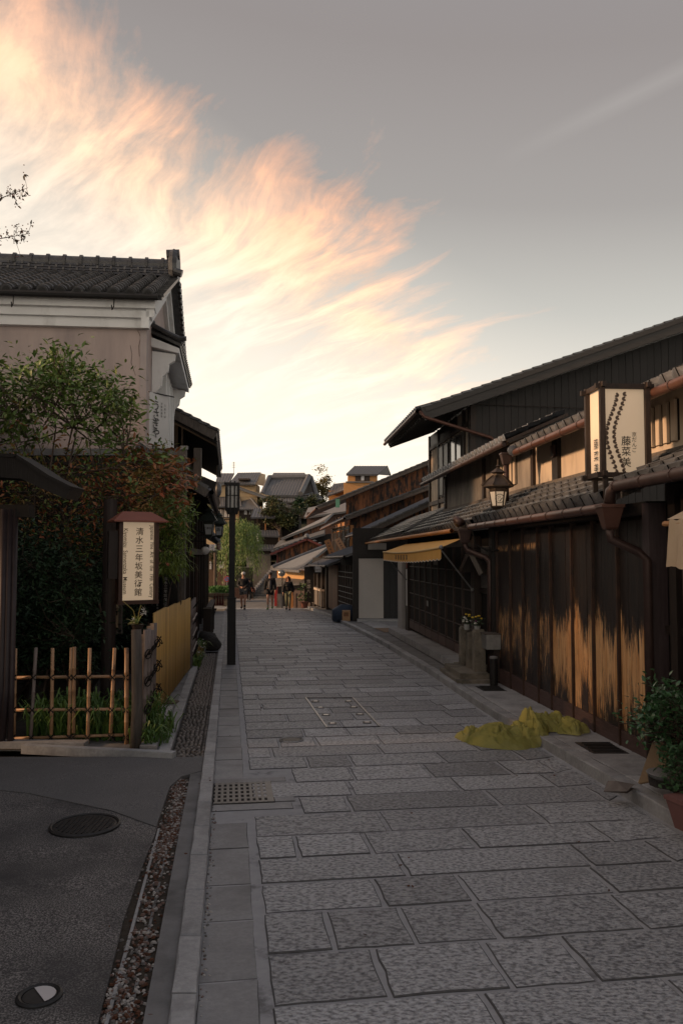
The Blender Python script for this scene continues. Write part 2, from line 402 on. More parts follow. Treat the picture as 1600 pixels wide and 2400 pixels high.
leaf_olive = leafmat('olive_leaf', (0.065, 0.075, 0.030), (0.04, 0.06, 0.025), (0.09, 0.065, 0.03), 0.6)
leaf_green = leafmat('bright_leaf', (0.035, 0.12, 0.022), (0.07, 0.19, 0.035))
leaf_gloss = mat('glossy_leaf', (0.03, 0.085, 0.035), (0.06, 0.14, 0.05), rough=0.28, scale=9, bump=0, spec=0.6)
leaf_pine = leafmat('pine_needles', (0.09, 0.17, 0.03), (0.20, 0.25, 0.04))
grass_m = leafmat('lily_grass', (0.04, 0.10, 0.025), (0.12, 0.20, 0.04), (0.28, 0.24, 0.06), 0.66)
# ================================================================ ground and street
def strip(mb, fr_pts, zf):
    """fr_pts: list of (left xy, right xy); zf(d) gives height"""
    vs = []
    for a, b in fr_pts:
        vs += [(a[0], a[1], zf(a[1])), (b[0], b[1], zf(b[1]))]
    return mb.add(vs, [(2 * i, 2 * i + 1, 2 * i + 3, 2 * i + 2) for i in range(len(fr_pts) - 1)])
ds = [-12, 0, 5, 10, 15, 20, 25, 30, 35, 39.4, 40.5, 42.5, 50, 65, 75, 100, 200, 600, 1500]
mb = MB(); strip(mb, [((-1500 if d > 100 else -200, d), (1500 if d > 100 else 200, d)) for d in ds], lambda d: G(d) - 0.10)
struct('ground', mb, earth)
mb = MB(); strip(mb, [((L(d, 0.10, 0).x, d), (kr(d) + 0.05, d)) for d in [-6, -3, 0, 2, 4, 6, 8, 10, 12, 14, 16, 18, 20, 22, 24, 26, 28, 30, 32, 34, 36, 38, 39.4]], lambda d: G(d) - 0.0065)
mb2 = mb
road = struct('road', mb2, mortar)
mb = MB(); strip(mb, [((-16, d), (6, d)) for d in [39.4, 41, 42.5, 50, 58, 65, 75]], lambda d: G(d) - (0.016 if d < 42 else 0))
lower_road = struct('road', mb, concrete)

def stone_mb(cs, zf, th=0.035, ch=0.010, jit=0.006, dip=0.005, r=rnd, dirt=False):
    """irregular flat stone from 4 plan corners"""
    out = []
    for i in range(4):
        a, b = Vector(cs[i]), Vector(cs[(i + 1) % 4])
        out.append(a + Vector((r.uniform(-jit, jit), r.uniform(-jit, jit))))
        k = 3 if (b - a).length > 0.35 else 1
        for j in range(1, k + 1):
            out.append(a.lerp(b, j / (k + 1)) + Vector((r.uniform(-jit, jit), r.uniform(-jit, jit))))
    c = sum(out, Vector((0, 0))) / len(out); n = len(out)
    m = MB(); vs = []
    lift = r.uniform(-0.003, 0.003)
    for p in out: vs.append((p.x, p.y, zf(p.y) - th))
    for p in out: vs.append((p.x, p.y, zf(p.y) - dip + lift))
    for p in out:
        q = p + (c - p).normalized() * ch * 1.6
        vs.append((q.x, q.y, zf(q.y) + lift))
    fs = [tuple(range(2 * n, 3 * n))]
    for i in range(n):
        j = (i + 1) % n
        fs += [(i, j, j + n, i + n), (i + n, j + n, j + 2 * n, i + 2 * n)]
    m.add(vs, fs); m.mi = [0] + [1 if dirt else 0, 1 if dirt else 0] * n
    return m

U = Vector((0.990, 0.1386))
def lpt(d, off): # point in plan: on the left kerb line at distance d, moved off metres across the road
    a = L(d, 0, 0); return Vector((a.x, a.y)) + U * off
cover_box = (9.75, 12.2)
d = 2.2; n = 0; rest = MB(); row = 0
rr = random.Random(11)
while d < 38.9:
    dep = rr.uniform(0.40, 0.52)
    u = 0.325
    first = True
    while True:
        ln = rr.choice([rr.uniform(0.35, 0.6), rr.uniform(0.7, 1.0), rr.uniform(0.95, 1.3)])
        if first and row % 2: ln *= 0.55
        first = False
        a = lpt(d, u); b = lpt(d, u + ln); c = lpt(d + dep, u + ln); e = lpt(d + dep, u)
        lim0, lim1 = kr(b.y) - 0.03, kr(c.y) - 0.03
        last = b.x > lim0 - 0.15 or c.x > lim1 - 0.15
        if last:
            b = Vector((lim0, b.y)); c = Vector((lim1, c.y))
        g = 0.013 if d > 9 else 0.015
        if min(b.x - a.x, c.x - e.x) < 0.08: break
        cs = [(a.x + g, a.y + g * 0.9), (b.x - g, b.y + g * 0.9), (c.x - g, c.y - g * 0.9), (e.x + g, e.y - g * 0.9)]
        mx, my = (a.x + c.x) / 2, (a.y + c.y) / 2
        skip = (6.55 < my < 7.65 and u < 0.7 and mx < -0.45) or (5.2 < 0 < 1)
        inbox = cover_box[0] < my < cover_box[1] and -0.55 < mx - (-0.36 - (my - 11) * 0.155) < 0.9
        if skip and u + ln > 0.8:
            a2 = lpt(d, 0.72); e2 = lpt(d + dep, 0.72)
            cs[0] = (a2.x, a2.y); cs[3] = (e2.x, e2.y); skip = False
        if not skip:
            m = stone_mb(cs, G, ch=0.0052, r=rr, dirt=True)
            if n < 298: m.build('paving_stone', paver, road); n += 1
            else: rest.add(m.v, m.f); rest.mi[-len(m.mi):] = m.mi
        if last: break
        u += ln
    d += dep; row += 1
rest.build('paving_stones', paver, road, kind='stuff')

# strip of plain stones beside the left kerb
d = 1.6
while d < 39:
    ln = rnd.uniform(0.5, 0.75)
    if not (6.35 < d + ln / 2 < 7.6):
        a = lpt(d + 0.006, 0.0); b = lpt(d + 0.006, 0.275); c = lpt(d + ln - 0.006, 0.275); e = lpt(d + ln - 0.006, 0.0)
        stone_mb([tuple(a), tuple(b), tuple(c), tuple(e)], lambda y: G(y) - 0.002, jit=0.003, ch=0.004, dirt=True).build('edge_stone', smooth_granite, road)
    d += ln
# stone frame round the drain
for (u0, u1, a0, a1) in ((0.0, 0.66, 6.52, 6.70), (0.0, 0.66, 7.36, 7.52), (0.52, 0.69, 6.72, 7.34)):
    stone_mb([tuple(lpt(a0 + .006, u0)), tuple(lpt(a0 + .006, u1)), tuple(lpt(a1 - .006, u1)), tuple(lpt(a1 - .006, u0))], lambda y: G(y) - 0.001, jit=0.002, ch=.004, dirt=True).build('edge_stone', smooth_granite, road)
gr = thing('drain_grate', 'grey steel drain grate with rectangular slots set in the road beside the left kerb', 'drain grate', (lpt(7.0, .3).x, lpt(7.0, .3).y, G(7.0)))
def lp3(d_, u_, z_): q = lpt(d_, u_); return Vector((q.x, q.y, G(q.y) + z_))
m = MB(); m.slab(lp3(6.70, 0.0, -0.003), lp3(6.70, .52, -0.003), lp3(7.36, .52, -0.003), lp3(7.36, 0, -0.003), 0.02); m.build('pit', dark, gr)
m = MB()
for i in range(10):
    u0 = 0.02 + i * 0.049
    w0 = 0.024
    m.slab(lp3(6.72, u0, 0.006), lp3(6.72, u0 + w0, 0.006), lp3(7.34, u0 + w0, 0.006), lp3(7.34, u0, 0.006), 0.006)
m.slab(lp3(6.72, .46, 0.0045), lp3(6.72, .515, 0.0045), lp3(7.34, .515, 0.0045), lp3(7.34, .46, 0.0045), 0.012)
m.build('long_bar', mat('worn_zinc', (.13, .13, .132), (.20, .20, .20), rough=.5, metal=.5, scale=12, bump=.05), gr)
m = MB()
for i in range(6):
    a0 = 6.72 + i * 0.114
    m.slab(lp3(a0, .01, 0.004), lp3(a0, .47, 0.004), lp3(a0 + .045, .47, 0.004), lp3(a0 + .045, .01, 0.004), 0.005)
m.build('cross_bar', mat('worn_zinc', None), gr)
# rectangular stone filled cover
fc = thing('access_cover', 'large rectangular stone-filled access cover with metal edging in the middle of the road', 'manhole cover', (0, 11, G(11)))
A0, A1, A2, A3 = Vector((-0.18, 9.88)), Vector((0.47, 9.96)), Vector((0.17, 12.13)), Vector((-0.54, 12.13))
def pl(p, z): return Vector((p.x, p.y, G(p.y) + z))
for a, b in ((A0, A3), (A1, A2)):
    m = MB(); m.bar(pl(a, .006), pl(b, .006), 0.022, 0.014); m.build('edging', greymetal, fc)
for a, b in ((A3, A2), (A0, A1)):
    m = MB(); m.bar(pl(a, .002), pl(b, .002), 0.012, 0.012); m.build('edging', ironm, fc)
for i, t in enumerate((0.12, 0.38, 0.63, 0.86)):
    for sd_ in (0, 1):
        q = A0.lerp(A3, t) if sd_ == 0 else A1.lerp(A2, t)
        off = 0.11 if sd_ == 0 else -0.11
        m = MB(); c = pl(Vector((q.x + off, q.y)), .003)
        m.box(c.x - .055, c.x + .055, c.y - .05, c.y + .05, c.z - .006, c.z + .003); m.cur = 1
        m.box(c.x - .028, c.x + .028, c.y - .02, c.y + .02, c.z + .003, c.z + .006)
        m.build('lifting_eye', [ironm, steel], fc)
def disc_cover(name, label, cx_, cy_, r, mt, ring, cat='manhole cover', stripes=0, zo=0.004):
    z = G(cy_) + zo
    t = thing(name, label, cat, (cx_, cy_, z))
    m = MB(); m.lathe((cx_, cy_, z - 0.02), [(r, 0), (r, 0.02), (r * .93, 0.024)], 28); m.build('lid', mt, t)
    m = MB()
    pts = [(cx_ + (r + .012) * math.cos(a * math.pi / 18), cy_ + (r + .012) * math.sin(a * math.pi / 18), z - .002) for a in range(37)]
    m.tube(pts, .014, 6, False); m.build('rim', ring, t)
    if stripes:
        m = MB()
        for i in range(stripes):
            x = -r * .8 + i * 1.6 * r / (stripes - 1); h = math.sqrt(max(0, (r * .86) ** 2 - x * x))
            m.box(cx_ + x - .006, cx_ + x + .006, cy_ - h, cy_ + h, z + .002, z + .009)
        m.build('tread', mt, t)
    return t
disc_cover('round_cover', 'small round iron cover in the road just before the rectangular access cover', -0.57, 9.18, 0.115, ironm, greymetal, stripes=6)
disc_cover('manhole_cover', 'dark round manhole cover with ribs in the asphalt drive on the left', -1.93, 6.12, 0.235, ironm, ironm, stripes=11, zo=0.020)
t = disc_cover('marker_disc', 'shiny half dark, half silver round stud in the asphalt at the bottom left corner', -1.37, 3.73, 0.078, ironm, ironm, cat='road stud', zo=0.012)
m = MB(); z = G(3.73) + .020
m.add([(-1.37 + .072 * math.cos(a * math.pi / 12 - 0.9), 3.73 + .072 * math.sin(a * math.pi / 12 - 0.9), z) for a in range(13)], [tuple(range(13))])
m.build('polished_half', mat('bright_steel', (0.75, 0.76, 0.8), rough=0.25, metal=0.4, bump=0), t)

# left kerb
lk = thing('kerb', 'long low granite kerb along the left edge of the road', 'kerb', L(10, .06, G(10)), kind='structure')
d = 1.5
while d < 39:
    ln = rnd.uniform(0.52, 0.70)
    m = MB(); z0 = G(d); z1 = G(d + ln)
    a, b, c, e = L(d + .004, .115, 0), L(d + .004, .003, 0), L(d + ln - .004, .003, 0), L(d + ln - .004, .115, 0)
    stone_mb([(a.x, a.y), (b.x, b.y), (c.x, c.y), (e.x, e.y)], lambda y: G(y) + 0.045, th=.09, jit=0.002, ch=.008, dip=.008).build('kerb_stone', kerb_m, lk)
    d += ln
# right kerb
rk = thing('kerb', 'raised granite kerb along the right edge of the road', 'kerb', (2, 10, G(10)), kind='structure')
d = 2.5
while d < 39:
    ln = rnd.uniform(0.75, 1.1); e_ = min(d + ln, 39.3)
    stone_mb([(kr(d) + .002, d + .004), (kr(d) + .14, d + .004), (kr(e_) + .14, e_ - .004), (kr(e_) + .002, e_ - .004)], lambda y: G(y) + 0.105, th=.15, jit=0.003, ch=.012, dip=.012).build('kerb_stone', kerb_m, rk)
    d += ln
# right pavement
def wallx(d): return R(d, 0, 0).x if d < 23.3 else RF(d, 0, 0).x
mb = MB(); strip(mb, [((kr(d) + .12, d), (wallx(d) + (3.2 if 23.3 <= d < 28.7 else 0.35), d)) for d in [-6, 3, 6, 9, 12, 15, 18, 21, 23.2, 23.3, 25, 28.6, 28.8, 32, 36, 39.4]], lambda d: G(d) + 0.075)
pav = struct('pavement', mb, concrete)
d = 3.0; k = 0
while d < 13.2:
    ln = rnd.uniform(0.8, 1.3); e_ = d + ln
    x0, x1, y0, y1 = kr(d) + .17, R(d, -.02, 0).x, kr(e_) + .17, R(e_, -.02, 0).x
    stone_mb([(x0, d + .006), (x1, d + .006), (y1, e_ - .006), (y0, e_ - .006)], lambda y: G(y) + 0.098, jit=.002).build('paving_slab', kerb_m, pav)
    d += ln
for i in range(4):
    for j in range(6):
        a = 23.5 + j * .82; o0 = 0.15 + i * .62
        if i < 2 and j < 2: continue
        x = R(23.5, 0, 0).x - .35 - (a - 23.5) * .12 + o0 - .3
        stone_mb([(x, a), (x + .6, a), (x + .52, a + .8), (x - .08, a + .8)], lambda y: G(y) + .095, jit=.002).build('paving_slab', kerb_m, pav)
m = MB(); m.add([(1.25, 23.35, G(23.4) + .094), (2.05, 23.35, G(23.4) + .094), (1.95, 25.0, G(25) + .094), (1.0, 25.0, G(25) + .094)], [(0, 1, 2, 3)])
m.build('earth_patch', mat('brown_paving', (0.17, 0.115, 0.075), (0.22, 0.15, 0.10), rough=.9, scale=20, bump=.3), pav)
# pit covers on the pavement
for (dd, lab) in ((8.35, 'dark metal pit cover in the right pavement beside the heap of yellow-green netting'), (12.4, 'small dark metal pit cover in the right pavement by the stone posts')):
    x = (kr(dd) + .17 + R(dd, 0, 0).x) / 2; z = G(dd) + .101
    t = thing('pit_cover', lab, 'pit cover', (x, dd, z), group='pit covers in the right pavement')
    m = MB(); m.hexa([(x - .17, dd - .25, z - .01), (x + .19, dd - .25, z - .01), (x + .15, dd + .25, z - .02), (x - .21, dd + .25, z - .02), (x - .17, dd - .25, z + .004), (x + .19, dd - .25, z + .004), (x + .15, dd + .25, z - .002), (x - .21, dd + .25, z - .002)])
    m.build('plate', ironm, t)
    m = MB()
    for q in range(7):
        yy = dd - .2 + q * .065; m.box(x - .15, x + .15, yy, yy + .02, z + .002, z + .010)
    m.build('tread', ironm, t)

# ---------------------------------------------------------------- left: drive, gutter, channel, path
def ls(d, w_): q = L(d, w_, 0); return (q.x, q.y)
mb = MB()
strip(mb, [(ls(d, .225), ls(d, .112)) for d in [1, 3, 5, 7, 8.35]], lambda d: G(d) + 0.012)
struct('gutter_slab', mb, concrete)
def DW(d): return .40 + .012 * math.sin(d * 3.1) + (0.03 if d < 6 else 0)
gl = [-3, 0, 2, 3, 3.5, 4, 4.5, 5, 5.5, 6, 6.5, 7, 7.3, 7.6]
mb = MB(); strip(mb, [((-9.5, d), ls(d, DW(d))) for d in gl + [8.0, 8.35]], lambda d: G(d) + 0.008)
# the drive gets thickness at its broken edge
for d_a, d_b in zip(gl, gl[1:]):
    a = ls(d_a, DW(d_a)); b = ls(d_b, DW(d_b))
    mb.add([(*a, G(d_a) + .008), (*a, G(d_a) - .07), (*b, G(d_b) - .07), (*b, G(d_b) + .008)], [(0, 1, 2, 3)])
drive = struct('asphalt_drive', mb, asphalt)
mb = MB(); q = [ls(6.1, .405), ls(6.5, .8), ls(7.0, 1.6), ls(7.4, 2.8), (-6.5, 7.0), (-6.5, 8.3), ls(8.3, 1.5), ls(8.3, .12), ls(7.75, .12), ls(7.55, .30), ls(7.2, .385)]
mb.add([(x, y, G(y) + .016) for x, y in q], [tuple(range(len(q)))])
for i in range(len(q)):
    a, b = q[i], q[(i + 1) % len(q)]
    mb.add([(*a, G(a[1]) + .016), (*a, G(a[1]) - .02), (*b, G(b[1]) - .02), (*b, G(b[1]) + .016)], [(0, 1, 2, 3)])
struct('asphalt_drive', mb, mat('newer_asphalt', (0.075, 0.074, 0.076), (0.24, 0.235, 0.235), rough=0.8, scale=120, soft=0.14, mid=0.52, bump=0.5, bscale=120, bdist=0.006, detail=2, c3=(0.12, 0.12, 0.122), c3scale=2.2, c3mid=0.55, c3soft=0.2))
mb = MB(); strip(mb, [(ls(d, .48), ls(d, .20)) for d in gl], lambda d: G(d) - 0.012)
struct('gravel_channel', mb, earth)
# two sunken kerb strips in the channel
m = MB()
for d_a, d_b in ((2.5, 4.3), (4.32, 5.2), (5.22, 6.1)):
    m.fb(L, d_a, d_b, .375, .392, G(d_a) - .06, G(d_a) + .002, G(d_b) - G(d_a))
m.build('channel_edging', kerb_m, label='narrow pale stone edging sunk in the gravel channel on the left', category='edging')
m = MB()
for d_a, d_b in ((2.5, 3.9), (4.25, 5.1), (5.2, 6.6)):
    m.fb(L, d_a, d_b, .285, .30, G(d_a) - .06, G(d_a) - .006, G(d_b) - G(d_a))
m.build('channel_edging', concrete, label='second darker edging strip in the gravel channel, nearer the kerb', category='edging')
def pebbles(mb, cnt, fn, rs, mats_n, r):
    for i in range(cnt):
        p = fn(r); s = r.uniform(*rs); mb.cur = r.randrange(mats_n)
        a = r.uniform(0, 6.28); ca, sa = math.cos(a), math.sin(a)
        pts = []
        for k in range(5): pts.append((math.cos(k * 1.2566) * s * 1.2, math.sin(k * 1.2566) * s * .8, 0))
        for k in range(5): pts.append((math.cos(k * 1.2566 + .5) * s * .8, math.sin(k * 1.2566 + .5) * s * .5, s * .55))
        vs = [(p[0] + x * ca - y * sa, p[1] + x * sa + y * ca, p[2] + z_) for x, y, z_ in pts]
        mb.add(vs, [(5, 6, 7, 8, 9)] + [(k, (k + 1) % 5, 5 + (k + 1) % 5, 5 + k) for k in range(5)])
peb = [mat('pale_pebble', (0.34, 0.32, 0.30), (0.44, 0.42, 0.40), rough=.7, bump=0), mat('red_pebble', (0.14, 0.085, 0.07), (0.20, 0.14, 0.12), rough=.7, bump=0),
       mat('grey_pebble', (0.11, 0.105, 0.10), (0.16, 0.15, 0.145), rough=.7, bump=0), mat('dead_leaf_brown', (0.12, 0.045, 0.022), (0.07, 0.03, 0.016), rough=.8, bump=0)]
rp_ = random.Random(5)
def chan(r):
    while True:
        d = r.uniform(2.6, 7.5); w_ = r.gauss(.31, .055)
        dens = 0.25 + 0.75 * max(0, noise.noise(Vector((d * 1.3, w_ * 6, 0))) * 1.8 + .35)
        if 4.45 < d < 5.5 and r.random() < .6: continue
        if r.random() < dens: break
    q = L(d, w_, 0); return (q.x, q.y, G(d) - .012 + r.uniform(0, .012))
m = MB(); pebbles(m, 3400, chan, (.006, .0150), 4, rp_)
m.build('pebbles', peb, kind='stuff', label='loose white and reddish pebbles and leaf litter in the left gravel channel', category='pebbles')
def kedge(r):
    d = 2.6 + 4.2 * r.random() ** 0.8; q = L(d, -abs(r.gauss(0, .016)) - .008, 0); return (q.x, q.y, G(d) - .004)
m = MB(); pebbles(m, 150, kedge, (.005, .012), 3, rp_)
m.build('pebbles', peb, kind='stuff', label='thin line of stray pebbles in the road against the left kerb', category='pebbles')

# cobbled channel, inner kerb and path beyond the drive
mb = MB(); strip(mb, [(ls(d, .47), ls(d, .112)) for d in [8.2, 10, 12, 14, 16, 18.6]], lambda d: G(d) - 0.012)
cob = struct('cobbled_channel', mb, mat('dark_mortar', (0.03, 0.028, 0.026), (0.05, 0.048, 0.045), rough=.95, scale=20))
rc = random.Random(3); n = 0; rest = MB(); d = 8.25
cmat = mat('cobble', (0.10, 0.088, 0.08), (0.20, 0.18, 0.165), rough=.65, scale=14, bump=.3, bscale=60, pv=.4)
while d < 18.4:
    w_ = .135
    while w_ < .44:
        lw = rc.uniform(.038, .06); ld = rc.uniform(.055, .085)
        q = L(d + rc.uniform(-.02, .02), w_, 0); m = MB()
        m.ball((q.x, q.y, G(q.y) - .006), .5, 6, 4, (lw * .92, ld * .95, .045))
        if n < 298: m.build('cobble', cmat, cob, smooth=True); n += 1
        else: rest.add(m.v, m.f)
        w_ += lw * 1.02
    d += .072
rest.build('cobbles', cmat, cob, kind='stuff')
m_ = thing('inner_kerb', 'second row of kerb stones between cobbled channel and fence path on the left', 'kerb', L(12, .5, G(12)), kind='structure')
d = 8.35
while d < 30:
    ln = rnd.uniform(.7, 1.1); a, b, c, e = L(d + .005, .60, 0), L(d + .005, .475, 0), L(d + ln - .005, .475, 0), L(d + ln - .005, .60, 0)
    stone_mb([(a.x, a.y), (b.x, b.y), (c.x, c.y), (e.x, e.y)], lambda y: G(y) + .05, th=.1, jit=.003).build('kerb_stone', kerb_m, m_); d += ln
mb = MB(); strip(mb, [(ls(d, 1.6), ls(d, .60)) for d in [8.5, 12, 16, 20, 24, 30, 39.4]], lambda d: G(d) + 0.035)
path = struct('path', mb, concrete)
d = 8.5
while d < 11:
    ln = .62
    stone_mb([ls(d + .01, .80), ls(d + .01, .625), ls(d + ln, .625), ls(d + ln, .80)], lambda y: G(y) + .085, th=.1, jit=.004).build('path_stone', kerb_m, path); d += ln + .01
mb = MB(); strip(mb, [(ls(d, .47), ls(d, .112)) for d in [18.6, 24, 30, 39.4]], lambda d: G(d) + 0.02)
struct('path', mb, smooth_granite)
mb = MB(); q = [ls(8.42, .40), ls(8.52, .60), ls(8.62, 1.45), ls(8.56, 1.5), ls(8.40, .62), ls(8.30, .42)]
t = thing('threshold_stone', 'low pale edging stone between the asphalt drive and the bamboo fence', 'edging', L(8.45, .9, G(8.45)))
a, b = L(8.28, .42, G(8.3)), L(8.62, 2.05, G(8.6))
m = MB(); m.bar(a + Vector((0, 0, .03)), b + Vector((0, 0, .03)), .09, .09); m.build('edging_stone', kerb_m, t)
t = thing('threshold_stone', 'short flat stone at the foot of the bamboo fence by the dark gate post', 'edging', L(8.7, 3, G(8.7)))
m = MB(); m.bar(Vector((-3.75, 8.75, G(8.7) + .04)), Vector((-2.75, 8.72, G(8.7) + .04)), .16, .09); m.build('edging_stone', kerb_m, t)
mb = MB(); mb.add([(-14, 8.6, G(8.6) + .02), (-3.0, 8.6, G(8.6) + .02), L(8.62, .8, G(8.6) + .02), L(15.3, .8, G(15.3) + .02), (-14, 15.3, G(15.3) + .02)], [(0, 1, 2, 3, 4)])
struct('garden_soil', mb, earth)
mb = MB(); mb.add([(-3.2, 9.2, G(9) + .04), L(9.2, 1.0, G(9) + .04), L(14.5, 1.05, G(14) + .04), (-4.3, 14.5, G(14) + .04)], [(0, 1, 2, 3)])
struct('garden_gravel', mb, mat('garden_gravel', (0.10, 0.09, 0.08), (0.22, 0.20, 0.185), rough=.9, scale=80, bump=.8, bscale=80, bdist=.01))
# steps of the long stair at the end of the street
stair = thing('stone_stairs', 'long dark stone stairway climbing away at the end of the street', 'stairs', (-11, 65, G(65)), kind='structure')
zb = G(65)
for i in range(24):
    y = 64.5 + i * .42; x0 = at(588, 1400, 65).x + i * .115; x1 = at(640, 1400, 65).x + .8 + i * .11
    m = MB(); m.box(x0, x1, y, y + .46, zb + i * .17 - .2, zb + (i + 1) * .17); m.build('step', mat('stair_stone', (0.10, 0.10, 0.098), (0.16, 0.158, 0.15), rough=.8, scale=12, bump=.2, pv=.15), stair)
m = MB()
for i in range(24):
    y = 64.4 + i * .42; x0 = at(588, 1400, 65).x + i * .115
    m.box(x0 - .22, x0, y, y + .44, zb - .2, zb + .35 + i * .17)
m.build('stair_edge', kerb_m, stair)
# ================================================================ lettering
_fc = bpy.data.curves.new('lettering', 'FONT'); _fo = bpy.data.objects.new('lettering', _fc); col.objects.link(_fo)
_gly = {}
def glyph(txt):
    if txt in _gly: return _gly[txt]
    _fc.body = txt; _fc.size = 1.0; _fc.align_x = 'CENTER'; _fc.align_y = 'CENTER'; _fc.resolution_u = 2; _fc.offset = 0.005
    bpy.context.view_layer.update()
    dg = bpy.context.evaluated_depsgraph_get()
    me = _fo.evaluated_get(dg).to_mesh()
    vs = [v.co.copy() for v in me.vertices]; fs = [tuple(p.vertices) for p in me.polygons]
    if vs:
        lo = Vector((min(v.x for v in vs), min(v.y for v in vs), 0)); hi = Vector((max(v.x for v in vs), max(v.y for v in vs), 0)); c = (lo + hi) / 2
        vs = [v - c for v in vs]
    _gly[txt] = (vs, fs)
    return _gly[txt]
def write(mb, txt, c, right, up, size, sq=1.0):
    vs, fs = glyph(txt); right = Vector(right).normalized(); up = Vector(up).normalized()
    mb.add([Vector(c) + right * v.x * size * sq + up * v.y * size for v in vs], fs)
# ================================================================ roofs and boards
def _tile(drop, name):
    n = 9; us = [i / (n - 1) for i in range(n)]
    pf = [0.040 * math.cos(2 * math.pi * u_ - .5) for u_ in us]
    vs = [(u_, -0.06, z + 0.034) for u_, z in zip(us, pf)] + [(u_, 1.0, z + 0.006) for u_, z in zip(us, pf)] + [(u_, -0.06, z + 0.034 - drop) for u_, z in zip(us, [p * .6 if drop > .03 else p for p in pf])]
    fs = [(i, i + 1, n + i + 1, n + i) for i in range(n - 1)] + [(2 * n + i, 2 * n + i + 1, i + 1, i) for i in range(n - 1)]
    me = bpy.data.meshes.new(name); me.from_pydata(vs, [], fs); me.materials.append(tile); me.shade_smooth()
    return me
ME_TILE = _tile(0.022, 'roof_tile'); ME_EAVE = _tile(0.10, 'eave_tile')
def tile_roof(parent, e0, e1, r0, tw=0.27, tl=0.235, budget=300, m=None, eave=True, min_single=True):
    e0, e1, r0 = Vector(e0), Vector(e1), Vector(r0)
    nc = max(1, round((e1 - e0).length / tw)); nr = max(1, round((r0 - e0).length / tl))
    u = (e1 - e0) / nc; v = (r0 - e0) / nr; n = u.cross(v).normalized()
    if n.z < 0: n = -n
    r = random.Random(nc * 31 + nr)
    cells = [(j, i) for j in range(nr) for i in range(nc)]
    left = MB(); cnt = 0
    for j, i in cells:
        base = e0 + u * i + v * j + n * r.uniform(0, .006)
        M4 = Matrix((( u.x, v.x, n.x, base.x), (u.y, v.y, n.y, base.y), (u.z, v.z, n.z, base.z), (0, 0, 0, 1)))
        me = ME_EAVE if (j == 0 and eave) else ME_TILE
        if cnt < budget:
            inst('eave_tile' if (j == 0 and eave) else 'roof_tile', me, parent, M4); cnt += 1
        else:
            left.add([M4 @ q.co for q in me.vertices], [tuple(p.vertices) for p in me.polygons])
    if left.v: left.build('roof_tiles', m or tile, parent, smooth=True, kind='stuff')
    mb = MB(); mb.slab(e0 - n * .03, e1 - n * .03, e1 + (r0 - e0) - n * .03, r0 - n * .03, .05, n); mb.build('roof_deck', darkwood, parent)
    return cnt
def ribbed_roof(parent, e0, e1, r1, r0, sp=0.3, m=None, t=0.12, rr_=0.05, name='roof'):
    """far roof: slab with a rounded rib over every tile column"""
    e0, e1, r1, r0 = map(Vector, (e0, e1, r1, r0)); m = m or tile_far
    if m == tile_far: sp *= .62; rr_ *= .55
    n = (e1 - e0).cross(r0 - e0).normalized()
    if n.z < 0: n = -n
    mb = MB(); mb.slab(e0, e1, r1, r0, t, n); mb.build(name, m, parent)
    k = max(2, int((e1 - e0).length / sp)); mb = MB()
    for i in range(k + 1):
        a = e0.lerp(e1, i / k); b = r0.lerp(r1, i / k); s_ = (e1 - e0).normalized() * rr_
        mb.add([a - s_, a + n * rr_, a + s_, b - s_, b + n * rr_, b + s_], [(0, 1, 4, 3), (1, 2, 5, 4), (0, 2, 1)])
    mb.build('tile_columns', m, parent, kind='stuff')
def boards(parent, A, B, zb, zt, wd, m, th=0.025, out=(0, -1, 0), name='board', jit=0.006, lap=0.004, r=rnd, batten=None):
    """vertical boards side by side from plan point A to B; zb, zt: heights at fraction s"""
    A = Vector(A); B = Vector(B); out = Vector(out).normalized(); n = max(1, round((B - A).length / wd))
    for i in range(n):
        s0, s1 = i / n, (i + 1) / n; p = A.lerp(B, s0); q = A.lerp(B, s1); g = (q - p).normalized() * lap; o = out * r.uniform(0, jit)
        p = p + g; q = q - g
        mb = MB()
        pts = []
        for (z0, z1) in ((zb(s0), zb(s1)), (zt(s0), zt(s1))):
            pts += [(*(p + o).xy, z0), (*(q + o).xy, z1), (*(q + o + out * th).xy, z1), (*(p + o + out * th).xy, z0)]
        mb.hexa(pts); mb.build(name, m, parent)
        if batten and i:
            mb = MB(); c = A.lerp(B, s0) + out * (th + .01); mb.bar((c.x, c.y, zb(s0)), (c.x, c.y, zt(s0)), .03, .03, up=out); mb.build('batten', batten, parent)
def gutter(parent, a, b, r=0.05, m=copper, brackets=True):
    mb = MB(); mb.tube([a, b], r, 14, False); mb.build('gutter', m, parent, smooth=True)
    if brackets:
        a, b = Vector(a), Vector(b); n = max(2, int((b - a).length / .55)); mb = MB(); t = (b - a).normalized()
        for i in range(n + 1):
            c = a.lerp(b, (i + .1) / (n + .2)); mb.tube([c - t * .010, c + t * .010], r * 1.12, 10)
        mb.build('gutter_clips', oldcopper, parent, kind='stuff')
def pipe(parent, pts, r, m=oldcopper, name='downpipe', n=8):
    mb = MB(); mb.tube(pts, r, n); return mb.build(name, m, parent, smooth=True)

# ================================================================ RIGHT ROW 1: house with the worn black shutter panels
h1 = thing('merchant_house', 'low tiled townhouse on the right whose black shutter panels have worn to bare orange wood', 'house', R(10.5, .5, G(10.5)))
DW0, DW1 = 7.75, 13.16
zfl = lambda d: G(d) + 0.09
